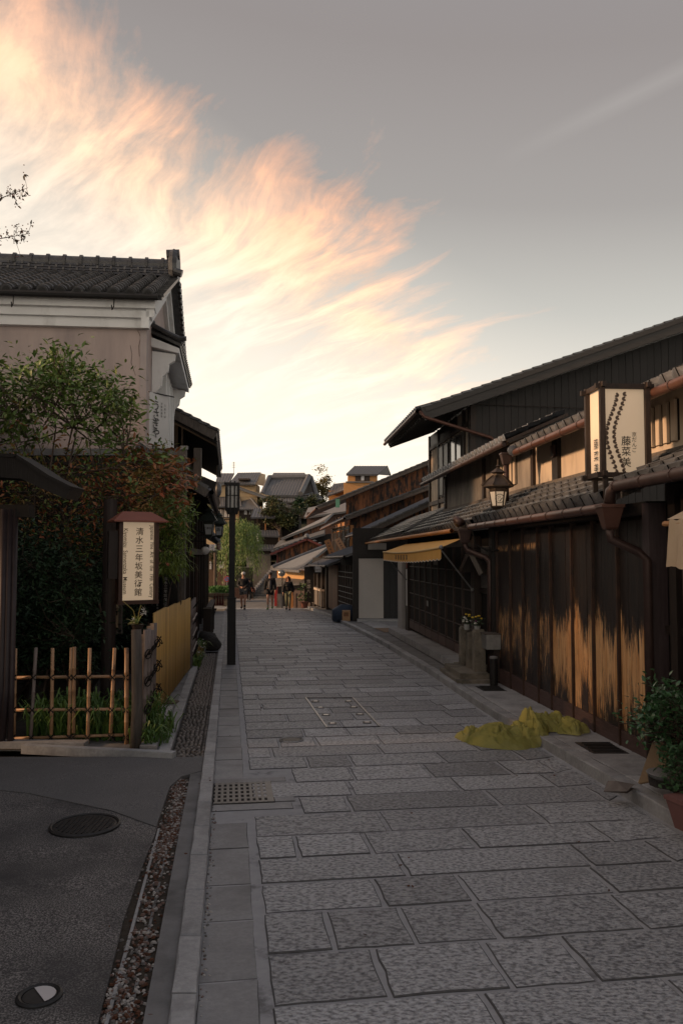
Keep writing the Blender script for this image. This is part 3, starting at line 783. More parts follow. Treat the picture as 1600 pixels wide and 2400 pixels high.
# worn panel material: black stain rubbed away in a band at hand height, streaked with the grain
m = bpy.data.materials.new('worn_black_panel'); m.use_nodes = True; t = m.node_tree; b = t.nodes['Principled BSDF']
def nn(ty, **k):
    q = t.nodes.new(ty)
    for a_, b_ in k.items(): setattr(q, a_, b_)
    return q
def mth(op, a_, b_=None, cl=False):
    q = nn('ShaderNodeMath', operation=op, use_clamp=cl)
    for i, v_ in enumerate((a_, b_)):
        if v_ is None: continue
        if isinstance(v_, (int, float)): q.inputs[i].default_value = v_
        else: t.links.new(v_, q.inputs[i])
    return q.outputs[0]
g_ = nn('ShaderNodeNewGeometry'); sp = nn('ShaderNodeSeparateXYZ'); t.links.new(g_.outputs['Position'], sp.inputs[0])
def nz(scale, st, det=6, rough=.6, loc=(0, 0, 0)):
    mp_ = nn('ShaderNodeMapping'); mp_.inputs['Scale'].default_value = st; mp_.inputs['Location'].default_value = loc; t.links.new(g_.outputs['Position'], mp_.inputs[0])
    q = nn('ShaderNodeTexNoise'); q.inputs['Scale'].default_value = scale; q.inputs['Detail'].default_value = det; q.inputs['Roughness'].default_value = rough
    t.links.new(mp_.outputs[0], q.inputs['Vector']); return q.outputs[0]
fine = nz(9, (1, 3.2, .45), 9, .72); big = nz(1.6, (1, 2.2, .25), 3); speck = nz(38, (1, 1.6, .8), 4)
zc = mth('SUBTRACT', sp.outputs[2], mth('MULTIPLY', sp.outputs[1], -0.017))       # height above the street
near = mth('MULTIPLY', mth('SUBTRACT', 10.62, sp.outputs[1]), 12.0, True)          # the four nearer panels are rubbed much harder
top = mth('ADD', 1.30, mth('MULTIPLY', mth('SUBTRACT', big, .5), .9)); oi_ = nn('ShaderNodeObjectInfo'); rj = mth('SUBTRACT', oi_.outputs['Random'], .5); top = mth('ADD', top, mth('MULTIPLY', rj, .30)); bot = mth('ADD', mth('ADD', 0.40, mth('MULTIPLY', mth('SUBTRACT', 1.0, near), .30)), mth('MULTIPLY', mth('SUBTRACT', big, .5), -.9))
bot = mth('ADD', bot, mth('MULTIPLY', rj, -.45)); up_ = mth('MULTIPLY', mth('SUBTRACT', top, zc), 1.5); dn = mth('MULTIPLY', mth('SUBTRACT', zc, bot), .85)
bandv = mth('MINIMUM', mth('MINIMUM', up_, dn), mth('ADD', .10, mth('MULTIPLY', near, .24)))
fine2 = nz(26, (1, 2.6, .16), 8, .75, (5, 2, 8)); val = mth('ADD', mth('ADD', bandv, mth('MULTIPLY', mth('SUBTRACT', fine, .5), 1.5)), mth('MULTIPLY', mth('SUBTRACT', fine2, .5), 1.7)); val = mth('SUBTRACT', val, mth('MULTIPLY', mth('SUBTRACT', 1.0, near), 0.07))
msk = mth('MULTIPLY', mth('ADD', val, .02), 4.2, True)
hi = mth('MULTIPLY', mth('SUBTRACT', mth('MULTIPLY', speck, 1.0), .665), 30.0, True); hi = mth('MULTIPLY', hi, mth('MULTIPLY', mth('SUBTRACT', 1.7, zc), 2., True)); msk = mth('MAXIMUM', msk, mth('MULTIPLY', hi, .7))
lip = mth('MULTIPLY', mth('MULTIPLY', mth('SUBTRACT', zc, 2.20), 20., True), mth('MULTIPLY', mth('SUBTRACT', 2.33, zc), 20., True))
lip = mth('MULTIPLY', lip, mth('MULTIPLY', mth('SUBTRACT', sp.outputs[1], 11.0), 8., True)); lip = mth('MULTIPLY', lip, mth('MULTIPLY', mth('SUBTRACT', nz(14, (1, 2, .4)), .48), 14., True)); msk = mth('MAXIMUM', msk, mth('MULTIPLY', lip, .8))
r1 = nn('ShaderNodeValToRGB'); r1.color_ramp.elements[0].color = (.46, .20, .06, 1); r1.color_ramp.elements[1].color = (.74, .46, .23, 1); r1.color_ramp.elements[0].position = .3; r1.color_ramp.elements[1].position = .7
t.links.new(nz(5, (1, 4, .3)), r1.inputs[0])
r2 = nn('ShaderNodeValToRGB'); r2.color_ramp.elements[0].color = (.010, .009, .0095, 1); r2.color_ramp.elements[1].color = (.034, .022, .018, 1); r2.color_ramp.elements[0].position = .35; r2.color_ramp.elements[1].position = .75
t.links.new(nz(4, (1, 5, .35), loc=(3, 3, 3)), r2.inputs[0])
mx = nn('ShaderNodeMix', data_type='RGBA'); t.links.new(msk, mx.inputs[0]); t.links.new(r2.outputs[0], mx.inputs[6]); t.links.new(r1.outputs[0], mx.inputs[7])
t.links.new(mx.outputs[2], b.inputs['Base Color']); rg = mth('ADD', .42, mth('MULTIPLY', msk, .35)); t.links.new(rg, b.inputs['Roughness'])
bp = nn('ShaderNodeBump'); bp.inputs['Strength'].default_value = .35; bp.inputs['Distance'].default_value = .01; t.links.new(fine, bp.inputs['Height']); t.links.new(bp.outputs[0], b.inputs['Normal'])
worn = m
pan_d = [13.1, 12.37, 11.74, 11.07, 10.55, 9.79, 9.15, 8.48, 7.82]
for i in range(8):
    a, c = pan_d[i + 1], pan_d[i]
    nb = 2 if i < 4 else 3
    for k in range(nb):       # each shutter is made of two or three boards
        da, dc = a + (c - a) * k / nb, a + (c - a) * (k + 1) / nb
        mb = MB(); mb.fb(R, da + .022 * (k == 0) + .002, dc - .022 * (k == nb - 1) - .002, -.012 - rnd.uniform(0, .004), .02, zfl(10) + .20, 2.30); mb.build('shutter_board', worn, h1)
    mb = MB(); mb.fb(R, a + .02, c - .02, -.03, .03, zfl(c) + .002, zfl(10) + .198); mb.build('base_board', base_board, h1)
    mb = MB(); mb.fb(R, c - .016, c + .016, -.045, .03, zfl(c) + .002, 2.34); mb.build('shutter_rib', mat('rib_wood', (0.085, 0.040, 0.022), (0.022, 0.014, 0.012), rough=.55, scale=4, stretch=(1, 1, 1.2), bump=.15, mid=.46), h1)
mb = MB(); mb.fb(R, 7.80, 13.12, .03, .08, zfl(13), 2.36); mb.build('wall', darkwood, h1)
mb = MB(); mb.fb(R, 7.72, 13.18, -.06, .14, 2.34, 2.47); mb.build('lintel', blackwood, h1)
mb = MB(); mb.fb(R, 7.66, 7.80, -.07, .10, zfl(8), 2.45); mb.build('post', mat('brown_post', (.045, .03, .032), (.085, .062, .065), rough=.5, scale=5, stretch=(6, 6, .6), bump=.1), h1)
mb = MB(); mb.fb(R, 13.18, 13.36, -.09, .10, zfl(13.2), 2.45); mb.build('post', blackwood, h1)
# lower roof
ez, rz = 2.52, 3.02
e0, e1, r0 = R(8.0, -.36, ez), R(13.3, -.36, ez), R(8.0, .58, rz)
tile_roof(h1, e0, e1, r0)
gutter(h1, R(7.75, -.41, 2.41), R(13.35, -.41, 2.41), .052)
mb = MB(); mb.fb(R, 7.9, 13.3, -.33, -.28, 2.46, 2.50); mb.build('fascia', darkwood, h1)
mb = MB(); mb.fb(R, 7.9, 19.9, .52, .62, 3.00, 3.075); mb.build('sill_board', grey_wood, h1)
mb = MB(); mb.fb(R, 7.9, 13.3, .46, .54, 2.985, 3.03); mb.build('sill_board', grey_wood, h1)
# upper wall
mb = MB(); mb.fb(R, 5.2, 13.0, .60, .75, 3.06, 3.75); mb.build('upper_wall', cream, h1)
mb = MB(); mb.fb(R, 11.84, 12.08, .54, .61, 3.06, 3.70); mb.build('post', blackwood, h1)
mb = MB(); mb.fb(R, 11.9, 12.02, .50, .545, 3.42, 3.60); mb.build('meter_box', oldcopper, h1)
mb = MB(); mb.fb(R, 10.3, 10.42, .56, .61, 3.06, 3.70); mb.build('post', darkwood, h1)
def slat_window(parent, d0, d1, z0, z1, n, o=.60):
    mb = MB(); mb.fb(R, d0, d1, o - .012, o + .002, z0, z1); w_ = mb.build('window_recess', dark, parent)
    sp_ = (d1 - d0) / n
    for i in range(n):
        mb = MB(); mb.fb(R, d0 + sp_ * (i + .12), d0 + sp_ * (i + .62), o - .045, o - .013, z0 - .002, z1 + .002)
        mb.build('window_slat', cream, w_)
slat_window(h1, 8.35, 9.2, 3.16, 3.60, 5)
slat_window(h1, 6.3, 7.5, 3.16, 3.60, 7)
e0, e1, r0 = R(5.2, .24, 3.70), R(12.9, .18, 3.67), R(5.2, 1.15, 4.12)
tile_roof(h1, e0, e1, r0, budget=100)
mb = MB(); mb.slab(R(5.2, .14, 3.60), R(12.9, .14, 3.60), R(12.9, .62, 3.78), R(5.2, .62, 3.78), .03); mb.build('soffit', blackwood, h1)
gutter(h1, R(5.3, .20, 3.60), R(12.85, .13, 3.57), .052)
def hopper(parent, c, s=1.0, m=oldcopper):
    mb = MB(); mb.lathe(c, [(.07 * s, -.22 * s), (.09 * s, -.20 * s), (.15 * s, 0), (.165 * s, .0), (.165 * s, .03 * s)], 4, sq=True); return mb.build('rain_hopper', m, parent)
c = R(12.75, .04, 3.56); hopper(h1, c, .8)
pipe(h1, [c - Vector((0, 0, .15)), R(12.75, .04, 2.75)], .042, name='downpipe')
mb = MB(); q = R(12.6, .10, 3.60); mb.lathe((0, 0, 0), [(.02, 0), (.085, .01), (.085, .05), (.02, .06)], 12)
mb.v = [Vector((q.x + v.x, q.y - v.z, q.z + v.y)) for v in mb.v]; mb.build('end_tile', tile, h1)
c = R(7.62, -.46, 2.40); hopper(h1, c, .95, copper)
pipe(h1, [c - Vector((0, 0, .19)), c - Vector((0, 0, .30)), R(7.62, -.20, 1.98), R(7.60, -.12, 1.90), R(7.60, -.12, zfl(7.6))], .045, name='downpipe')

# ================================================================ RIGHT ROW 0: nearest house at the right edge
h0 = thing('corner_house', 'dark timber house front at the right edge of the view with brown pipes and posts', 'house', R(5.5, .6, G(5)))
mb = MB(); mb.fb(R, 2.0, 7.74, .13, .25, zfl(6), 2.86); mb.build('wall', blackwood, h0)
for i, (a, o_) in enumerate(((7.30, .0), (6.85, -.03), (6.2, 0), (5.4, 0), (4.4, 0))):
    mb = MB(); mb.fb(R, a, a + .13, o_, o_ + .12, zfl(7), 2.6); mb.build('post', darkwood, h0)
boards(h0, R(7.28, .12, 0), R(2.2, .12, 0), lambda s: zfl(6), lambda s: 1.15, .22, darkwood, out=(-1, 0, 0))
pipe(h0, [R(7.05, -.03, 2.5), R(7.05, -.03, zfl(7))], .04)
mb = MB(); mb.fb(R, 2.0, 7.6, .04, .10, 1.20, 1.28); mb.build('rail', darkwood, h0)
mb = MB(); mb.slab(R(2, -.26, 2.60), R(7.75, -.26, 2.60), R(7.75, .6, 2.99), R(2, .6, 2.99), .03); mb.build('soffit', darkwood, h0)
mb = MB(); mb.slab(R(7.74, -.30, 2.50), R(7.76, .60, 2.90), R(7.76, .60, 3.00), R(7.74, -.30, 2.60), .04, Vector((0, 1, 0))); mb.build('bargeboard', grey_wood, h0)
tile_roof(h0, R(2.0, -.34, 2.64), R(7.75, -.34, 2.64), R(2.0, .58, 3.03), budget=110)
gutter(h0, R(2.0, -.42, 2.60), R(7.60, -.42, 2.60), .055, oldcopper)
pipe(h0, [R(7.55, -.42, 2.60), R(7.63, -.44, 2.56), R(7.62, -.46, 2.44)], .055, name='gutter_elbow')
mb = MB(); mb.fb(R, 2.0, 5.18, .60, .72, 2.9, 3.8); mb.build('upper_wall', cream, h0)
# furled cloth awning on a pole
t = thing('cloth_awning', 'cream cloth awning draped over a wooden pole at the right edge', 'awning', at(1590, 1240, 6.0))
mb = MB(); mb.tube([at(1556, 1228, 6.2), at(1680, 1222, 5.4)], .022, 8); mb.build('pole', orangewood, t)
def cloth(mb, P, nu, nv, amp, r):
    base = len(mb.v); pts = []
    for j in range(nv + 1):
        for i in range(nu + 1):
            p = P(i / nu, j / nv); pts.append(p)
    fs = [(j * (nu + 1) + i, j * (nu + 1) + i + 1, (j + 1) * (nu + 1) + i + 1, (j + 1) * (nu + 1) + i) for j in range(nv) for i in range(nu)]
    mb.add(pts, fs)
mb = MB()
def P(u, v):
    a = at(1562 + 110 * u, 1228 - 4 * u, 6.1 - .7 * u); k = v * .36
    return a + Vector((.03 * math.sin(u * 14) * v - .02 * v, -.04 + .03 * math.sin(u * 22 + 2) * v, .03 - k + .008 * math.sin(u * 30)))
cloth(mb, P, 24, 6, 0, rnd)
def P(u, v):
    a = at(1562 + 110 * u, 1228 - 4 * u, 6.1 - .7 * u)
    return a + Vector((.42 * v, .10 * v, .035 + .20 * v + .015 * math.sin(u * 12) * v))
cloth(mb, P, 24, 6, 0, rnd); mb.build('cloth', canvas, t, smooth=True)

# box lantern sign standing on the lower roof
t = thing('lantern_sign', 'tall square paper lantern sign with a painted vine, on the lower tiled roof', 'sign', (3.03, 8.7, 2.55))
e_ = Vector((1, .0826, 0)).normalized(); f_ = Vector((-.0826, 1, 0)).normalized(); O = Vector((2.625, 7.97, 0))
def S(x, y, z): return O + e_ * x + f_ * y + Vector((0, 0, z))
W_, D_, z0, z1 = .47, .38, 2.757, 3.648
mb = MB(); mb.hexa([S(.02, .02, z0), S(W_ - .02, .02, z0), S(W_ - .02, D_ - .02, z0), S(.02, D_ - .02, z0), S(.02, .02, z1), S(W_ - .02, .02, z1), S(W_ - .02, D_ - .02, z1), S(.02, D_ - .02, z1)]); mb.build('paper_box', paper, t)
for x, y in ((0, 0), (W_, 0), (0, D_), (W_, D_)):
    mb = MB(); mb.bar(S(x, y, z0 - .03), S(x, y, z1 + .05), .052, .052, up=(0, 1, 0)); mb.build('corner_post', darkwood, t)
for z in (z0 - .005, z1 + .005):
    for a, b_ in ((S(-.07, 0, z), S(W_ + .07, 0, z)), (S(-.07, D_, z), S(W_ + .07, D_, z))):
        mb = MB(); mb.bar(a, b_, .04, .05); mb.build('rail', darkwood, t)
    for a, b_ in ((S(0, -.07, z + .012), S(0, D_ + .07, z + .012)), (S(W_, -.07, z + .012), S(W_, D_ + .07, z + .012))):
        mb = MB(); mb.bar(a, b_, .04, .05); mb.build('rail', darkwood, t)
for x, y, zz_ in ((.04, .30, 2.50), (.03, .02, 2.47), (.38, .04, 2.58), (.41, .33, 2.66)):
    mb = MB(); mb.bar(S(x, y, zz_), S(x, y, z0), .045, .045, up=(0, 1, 0)); mb.build('leg', darkwood, t)
def sp_(px, py):  # sign face point from its place on the face
    return S((px - 1423) / 94 * .41 + .03, .012, z0 + (1105 - py) / 200 * .845)
mb = MB()
for ch, px, py, s_ in (('藤', 1473.5, 1024, .105), ('菜', 1473, 1049, .10), ('美', 1473, 1075, .105)): write(mb, ch, sp_(px, py), e_, (0, 0, 1), s_)
for i, ch in enumerate('京だんご'): write(mb, ch, sp_(1493, 1008 + i * 12.5), e_, (0, 0, 1), .052)
mb.build('lettering', ink, t)
mb = MB(); ys = 912
while ys < 1104:
    tt = (ys - 912) / 192; xc = 1450 + 13 * math.cos(tt * 5.6 + .3) - 3 * tt
    for sg in (-1, 1):
        c = sp_(xc + sg * 4.5, ys + (4 if sg < 0 else 0)); a_ = .6 if sg > 0 else 2.3
        for aa in (a_, a_ + (.9 if sg < 0 else -.9)):
            d1_ = e_ * math.cos(aa) + Vector((0, 0, 1)) * math.sin(aa); d2_ = e_ * -math.sin(aa) + Vector((0, 0, 1)) * math.cos(aa); k = [c - f_ * .003 + d1_ * (.026 * (1 + math.cos(q * math.pi / 4)) / 2) * 1.7 + d2_ * .013 * math.sin(q * math.pi / 4) for q in range(8)]
            mb.add(k, [tuple(range(8))])
    ys += 11.5
mb.build('vine_print', brown_ink, t, kind='stuff')
mb = MB()
for i, ch in enumerate('藤菜美'): write(mb, ch, S(.006, D_ * .5, z0 + .33 - i * .125), -f_, (0, 0, 1), .115)
mb.build('lettering', ink, t)

# hanging metal lantern
def street_lantern(name, label, c, s, body, face, group=None, n=6, emblem=None, rot=0.0, flue=True):
    t = thing(name, label, 'lantern', c, group); c = Vector(c)
    mb = MB(); mb.lathe(c, [(.05 * s, -.10 * s), (.13 * s, -.02 * s), (.17 * s, 0), (.17 * s, .03 * s)], n, rot=rot); mb.build('base', body, t)
    mb = MB(); mb.lathe(c, [(.135 * s, .03 * s), (.185 * s, .33 * s)], n, rot=rot); mb.build('glass', face, t)
    for k in range(n):
        a = 2 * math.pi * k / n + rot; u = Vector((math.cos(a), math.sin(a), 0)); mb = MB()
        mb.bar(c + u * .138 * s + Vector((0, 0, .03 * s)), c + u * .19 * s + Vector((0, 0, .34 * s)), .022 * s, .022 * s, up=u); mb.build('corner_bar', body, t)
    mb = MB(); mb.lathe(c, [(.19 * s, .33 * s), (.20 * s, .40 * s), (.335 * s, .44 * s), (.335 * s, .46 * s), (.23 * s, .58 * s), (.11 * s, .68 * s), (.10 * s, .72 * s)], n, rot=rot); mb.build('roof', body, t)
    mb = MB(); mb.lathe(c, [(.10 * s, .72 * s), (.17 * s, .75 * s), (.05 * s, .84 * s), (.015 * s, .87 * s), (.05 * s, .89 * s), (.015 * s, .92 * s), (.006 * s, 1.04 * s)], n, rot=rot); mb.build('finial', body, t)
    for k in range(n):
        a = 2 * math.pi * k / n + rot; u = Vector((math.cos(a), math.sin(a), 0)); mb = MB()
        mb.tube([c + u * .11 * s + Vector((0, 0, .69 * s)), c + u * .24 * s + Vector((0, 0, .585 * s)), c + u * .345 * s + Vector((0, 0, .465 * s)), c + u * .37 * s + Vector((0, 0, .49 * s))], .012 * s, 5); mb.build('roof_rib', body, t)
    return t
lm = mat('weathered_bronze', (.035, .024, .017), (.10, .075, .055), rough=.5, scale=9, bump=.1, metal=.4)
lc = at(1167, 1189, 12.3); t = street_lantern('hexagonal_lantern', 'old hexagonal bronze lantern with a round emblem on its lit face, above the shop eave', (lc.x, lc.y, lc.z), .72, lm, paper, rot=math.radians(2))
mb = MB()
cc = Vector((lc.x, lc.y - .16 * .72 * .866 - .012, lc.z + .18 * .72)); tilt = Vector((0, -.16, 1)).normalized()
ring = [cc + Vector((math.cos(a * math.pi / 12), 0, 0)) * .066 + tilt * math.sin(a * math.pi / 12) * .066 + Vector((0, -.004, 0)) for a in range(22)]
mb.tube(ring, .0045, 5)
for i, (dx, dz) in enumerate(((-.025, .025), (-.025, .0), (-.025, -.025), (.0, .03), (.0, .012))): mb.ball(cc + Vector((dx, -.006, 0)) + tilt * dz, .006, 6, 4)
mb.tube([cc + Vector((x_, -.008, 0)) + tilt * z_ for x_, z_ in ((-.005, -.045), (.012, -.03), (.022, -.008), (.034, .006), (.042, .004))], .006, 5)
mb.build('emblem', ink, t)
mb = MB(); mb.tube([lc + Vector((0, 0, -.05)), lc + Vector((.12, .05, -.16)), lc + Vector((.25, .1, -.25))], .015, 6); mb.build('bracket', lm, t)

# pipes lying across the lower roof
t = thing('conduit', 'pale grey conduit pipe running up across the lower roof beside the bronze lantern', 'pipe', at(1190, 1190, 12))
mb = MB(); mb.tube([at(1186, 1190, 12.4), at(1250, 1162, 11.9)], .028, 8); mb.build('tube', whiteboard if False else mat('pale_pipe', (.36, .33, .30), (.42, .39, .36), rough=.6, bump=0), t)
mb = MB(); mb.tube([at(1250, 1162, 11.9), at(1275, 1146, 11.8), at(1300, 1137, 11.8), at(1312, 1146, 12)], .018, 6); mb.build('cable', twine, t)
t = thing('red_pipe', 'thin dark red pipe running along the top of the lower roof to the lantern sign', 'pipe', at(1230, 1187, 12))
mb = MB(); mb.tube([at(1196, 1200, 12.5), at(1240, 1185, 12.0), at(1395, 1116, 10.6), at(1410, 1112, 10.5)], .020, 6); mb.build('tube', mat('dark_red_pipe', (.10, .025, .02), (.14, .04, .03), rough=.5, bump=0), t)

# ================================================================ RIGHT ROW 2: the awning shop
h2 = thing('lattice_shop', 'closed shop with black lattice doors under the yellow awning, grimy plaster upper storey', 'house', R(18, .6, G(18)))
mb = MB(); mb.fb(R, 13.36, 22.7, .10, .25, zfl(22), 2.4); mb.build('wall', dark, h2)
# doors
zs0 = G(18) + .27
nd = 9; span = (21.9 - 14.9) / nd
redden = mat('brown_lattice', (.035, .025, .022), (.085, .058, .05), rough=.55, scale=5, stretch=(6, 6, .6), bump=.1)
for i in range(nd):
    a = 14.9 + i * span
    mb = MB(); mb.fb(R, a + .01, a + .06, .0, .05, zs0 + .02, 2.1); mb.build('door_stile', redden, h2)
    for k in range(5):
        z = zs0 + .22 + k * .36
        mb = MB(); mb.fb(R, a + .06, a + span - .005, .012, .04, z, z + .022); mb.build('door_rail', redden, h2)
    mb = MB(); mb.fb(R, a + .06, a + span - .005, .005, .045, zs0 + .005, zs0 + .20); mb.build('kick_board', base_board, h2)
    mb = MB()
    for k in range(9):
        q = a + .10 + k * (span - .12) / 9; mb.fb(R, q, q + .022, .03, .055, zs0 + .20, 2.1)
    mb.build('lattice', blackwood, h2, kind='stuff')
mb = MB(); mb.fb(R, 14.8, 22.2, -.01, .09, 2.1, 2.22); mb.build('lintel', blackwood, h2)
mb = MB(); mb.fb(R, 19.15, 19.35, -.006, .004, 1.02 + zs0 - .27, 1.15 + zs0 - .27); mb.build('mail_slot', greymetal, h2)
mb = MB(); mb.fb(R, 17.95, 18.5, -.004, .006, 1.72, 1.86); mb.build('name_plate', mat('grey_plate', (.07, .065, .06), rough=.6, bump=0), h2)
mb = MB(); mb.fb(R, 21.95, 22.35, -.03, .09, zfl(22), 2.3); mb.build('post', darkwood, h2)
mb = MB(); mb.fb(R, 21.99, 22.10, -.05, -.032, .55, 1.55); mb.build('white_strip', whiteboard, h2)
mb = MB(); mb.fb(R, 21.99, 22.10, -.052, -.032, 1.58, 1.78); mb.build('red_tag', mat('red_tag', (.18, .05, .04), rough=.6, bump=0), h2)
mb = MB(); mb.fb(R, 22.5, 23.25, -.10, .22, G(23) + .1, 2.12); mb.build('pilaster', mat('pale_render', (.33, .32, .31), (.38, .37, .36), rough=.85, scale=3, bump=.1), h2)
for i in range(8):
    a = 13.45 + i * 1.2
    mb = MB(); mb.fb(R, a + .008, a + 1.19, -.40, .09, G(a) + .1, G(a) + .245, G(a + 1.2) - G(a)); mb.build('step_stone', old_stone if i < 1 else kerb_m, h2)
# small side opening between the shop and the worn panels
mb = MB(); mb.fb(R, 14.55, 14.75, -.04, .09, zfl(14.6), 2.3); mb.build('post', darkwood, h2)
mb = MB(); mb.fb(R, 13.4, 14.6, .08, .098, 1.35, 2.1); mb.build('side_panel', mat('grey_panel', (.10, .095, .09), (.14, .13, .125), rough=.8, bump=0), h2)
mb = MB(); mb.fb(R, 13.6, 14.6, .05, .09, 1.26, 1.34); mb.build('shelf', darkwood, h2)
# lower roofs: the far one laps a little higher
tile_roof(h2, R(13.35, -.36, 2.47), R(20.6, -.36, 2.45), R(13.35, .58, 3.0), budget=160)
tile_roof(h2, R(20.6, -.36, 2.50), R(28.9, -.36, 2.42), R(20.6, 1.25, 3.32), budget=138)
mb = MB(); mb.bar(R(20.62, -.34, 2.58), R(20.62, 1.25, 3.40), .12, .06); mb.build('verge', tile, h2)
mb = MB(); mb.fb(R, 13.4, 28.8, -.37, -.31, 2.38, 2.43); mb.build('fascia', darkwood, h2)
gutter(h2, R(14.6, -.43, 2.39), R(28.8, -.43, 2.35), .04, orangewood, False)
c = R(13.75, -.40, 2.36); hopper(h2, c, 1.0)
pipe(h2, [c - Vector((0, 0, .20)), c + Vector((.05, 0, -.34)), R(13.4, -.12, 1.90), R(13.32, -.08, 1.84), R(13.32, -.10, 0.0)], .05)
pipe(h2, [R(13.75, -.45, 2.50), R(13.9, -.5, 2.56), R(14.1, -.42, 2.50)], .07, name='gutter_elbow')
# upper storey
mb = MB(); mb.fb(R, 13.0, 19.9, .60, .75, 3.06, 3.95); mb.build('upper_wall', grime, h2)
for a in (13.0, 16.1, 19.78):
    mb = MB(); mb.fb(R, a, a + .13, .55, .61, 3.06, 3.9); mb.build('post', darkwood, h2)
slat_window(h2, 14.0, 15.0, 3.2, 3.75, 5)
tile_roof(h2, R(12.95, .10, 3.86), R(20.3, .10, 3.84), R(12.95, 1.10, 4.30), budget=0)
gutter(h2, R(12.9, .06, 3.76), R(20.3, .06, 3.74), .045, oldcopper)
mb = MB(); mb.slab(R(12.95, .14, 3.80), R(20.3, .14, 3.80), R(20.3, .62, 3.98), R(12.95, .62, 3.98), .03); mb.build('soffit', blackwood, h2)
# awning
t = thing('awning', 'mustard yellow fabric awning with scalloped valance and faint lettering over the lattice shop', 'awning', R(16.5, -.5, 2.1))
mb = MB()
A0_, A1_ = R(13.9, .0, 2.34), R(20.8, .0, 2.30); B0_, B1_ = R(13.4, -.92, 2.06), R(20.3, -.92, 2.02)
A0_ = at(1083, 1262, 13.9); A1_ = at(948, 1276, 20.6); B0_ = at(1033, 1283, 13.5); B1_ = at(898, 1294, 20.4)
def P(u, v):
    p = A0_.lerp(A1_, u).lerp(B0_.lerp(B1_, u), v); p.z -= .05 * math.sin(math.pi * u) * v; return p
cloth(mb, P, 20, 5, 0, rnd); mb.build('canopy', awn, t, smooth=True)
mb = MB(); nS = 22
for i in range(nS):
    a = P(i / nS, 1); c = P((i + 1) / nS, 1); h = .185
    k = [a + Vector((0, 0, -.02)), a + Vector((0, 0, -h))] + [a.lerp(c, j / 4) + Vector((0, 0, -h - .03 * math.sin(math.pi * j / 4))) for j in (1, 2, 3)] + [c + Vector((0, 0, -h)), c + Vector((0, 0, -.02))]
    mb.add(k, [tuple(range(7))])
mb.build('valance', awn, t)
mb = MB()
for i in range(nS):
    a = P(i / nS, 1); c = P((i + 1) / nS, 1); h = .185
    mb.tube([a + Vector((-.004, -.004, -h))] + [a.lerp(c, j / 4) + Vector((-.004, -.004, -h - .03 * math.sin(math.pi * j / 4))) for j in (1, 2, 3)] + [c + Vector((-.004, -.004, -h))], .006, 4)
mb.build('valance_trim', whiteboard, t)
mb = MB(); mb.tube([P(u / 8, 1) for u in range(9)], .022, 8); mb.build('front_bar', mat('pale_canvas', (.62, .42, .18), rough=.7, bump=0), t)
mb = MB(); dr = (B0_ - B1_).normalized()
for i in range(5):   # dark upright characters, too small to read in the photograph, kept as brush marks
    c = P(.70 - i * .052, 1) + Vector((-.01, -.012, -.10))
    mb.bar(c + Vector((0, 0, -.055)), c + Vector((0, 0, .055)), .012, .02)
    for dz in (-.035, .0, .03): mb.bar(c - dr * .07 + Vector((0, 0, dz)), c + dr * .07 + Vector((0, 0, dz + .004)), .012, .01)
mb.build('brush_marks', brown_ink, t)
for a, b_ in ((at(1035, 1291, 13.5), at(1106, 1382, 13.95)), (at(912, 1312, 20.4), at(950, 1358, 20.6))):
    mb = MB(); mb.tube([a, b_], .014, 6); mb.build('support_arm', greymetal, t)
    mb = MB(); mb.ball(b_, .03, 8, 5); mb.build('joint', greymetal, t)
mb = MB(); mb.ball(B0_, .04, 8, 5); mb.build('joint', greymetal, t)
pipe(h2, [at(1200, 1172, 12.6), at(1160, 1192, 12.9), at(1118, 1215, 13.2), at(1106, 1245, 13.2), at(1114, 1275, 13.2), at(1140, 1290, 13.2), at(1172, 1290, 13.0)], .016, twine, 'cable', 6)
# little gabled hood
t = thing('small_gable_hood', 'small gabled wooden hood hanging below the eave beside the downpipe', 'canopy', at(1100, 1320, 13.8))
pk = at(1098, 1290, 13.8); rgt = at(1126, 1346, 13.6); lft = at(1076, 1340, 13.9)
for e2 in (rgt, lft):
    mb = MB(); mb.slab(pk + Vector((0, -.05, .02)), pk + Vector((.25, .35, .02)), e2 + Vector((.25, .35, 0)), e2 + Vector((0, -.05, 0)), .035); mb.build('roof_board', grey_wood, t)
mb = MB(); mb.bar(pk + Vector((0, -.06, 0)), rgt + Vector((0, -.06, 0)), .03, .09); mb.build('bargeboard', grey_wood, t)
mb = MB(); mb.bar(pk + Vector((0, -.06, 0)), lft + Vector((0, -.06, 0)), .03, .06); mb.build('bargeboard', darkwood, t)

# stone posts with flowers
t = thing('stone_post_group', 'three squat stone posts on a stepped stone base beside the lattice shop', 'stone posts', (2.1, 13.5, G(13.5) + .1))
zb = G(13.5) + .1
for i, (px, Y, h) in enumerate(((1089, 14.1, .78), (1106, 13.75, .72), (1121, 13.35, .80))):
    x = at(px, 1500, Y).x; mb = MB(); mb.lathe((x, Y, zb + .12), [(.13, 0), (.125, h - .12), (.105, h - .09), (.105, h - .08)], 4, sq=True, rot=.08); mb.build('post', old_stone, t)
mb = MB(); mb.hexa([(1.86, 12.95, zb), (2.42, 12.95, zb), (2.32, 14.4, zb), (1.76, 14.4, zb), (1.86, 12.95, zb + .06), (2.42, 12.95, zb + .06), (2.32, 14.4, zb + .06), (1.76, 14.4, zb + .06)]); mb.build('lower_step', old_stone, t)
mb = MB(); mb.hexa([(1.93, 13.08, zb + .06), (2.40, 13.08, zb + .06), (2.30, 14.3, zb + .06), (1.83, 14.3, zb + .06), (1.93, 13.08, zb + .15), (2.40, 13.08, zb + .15), (2.30, 14.3, zb + .15), (1.83, 14.3, zb + .15)]); mb.build('upper_step', old_stone, t)
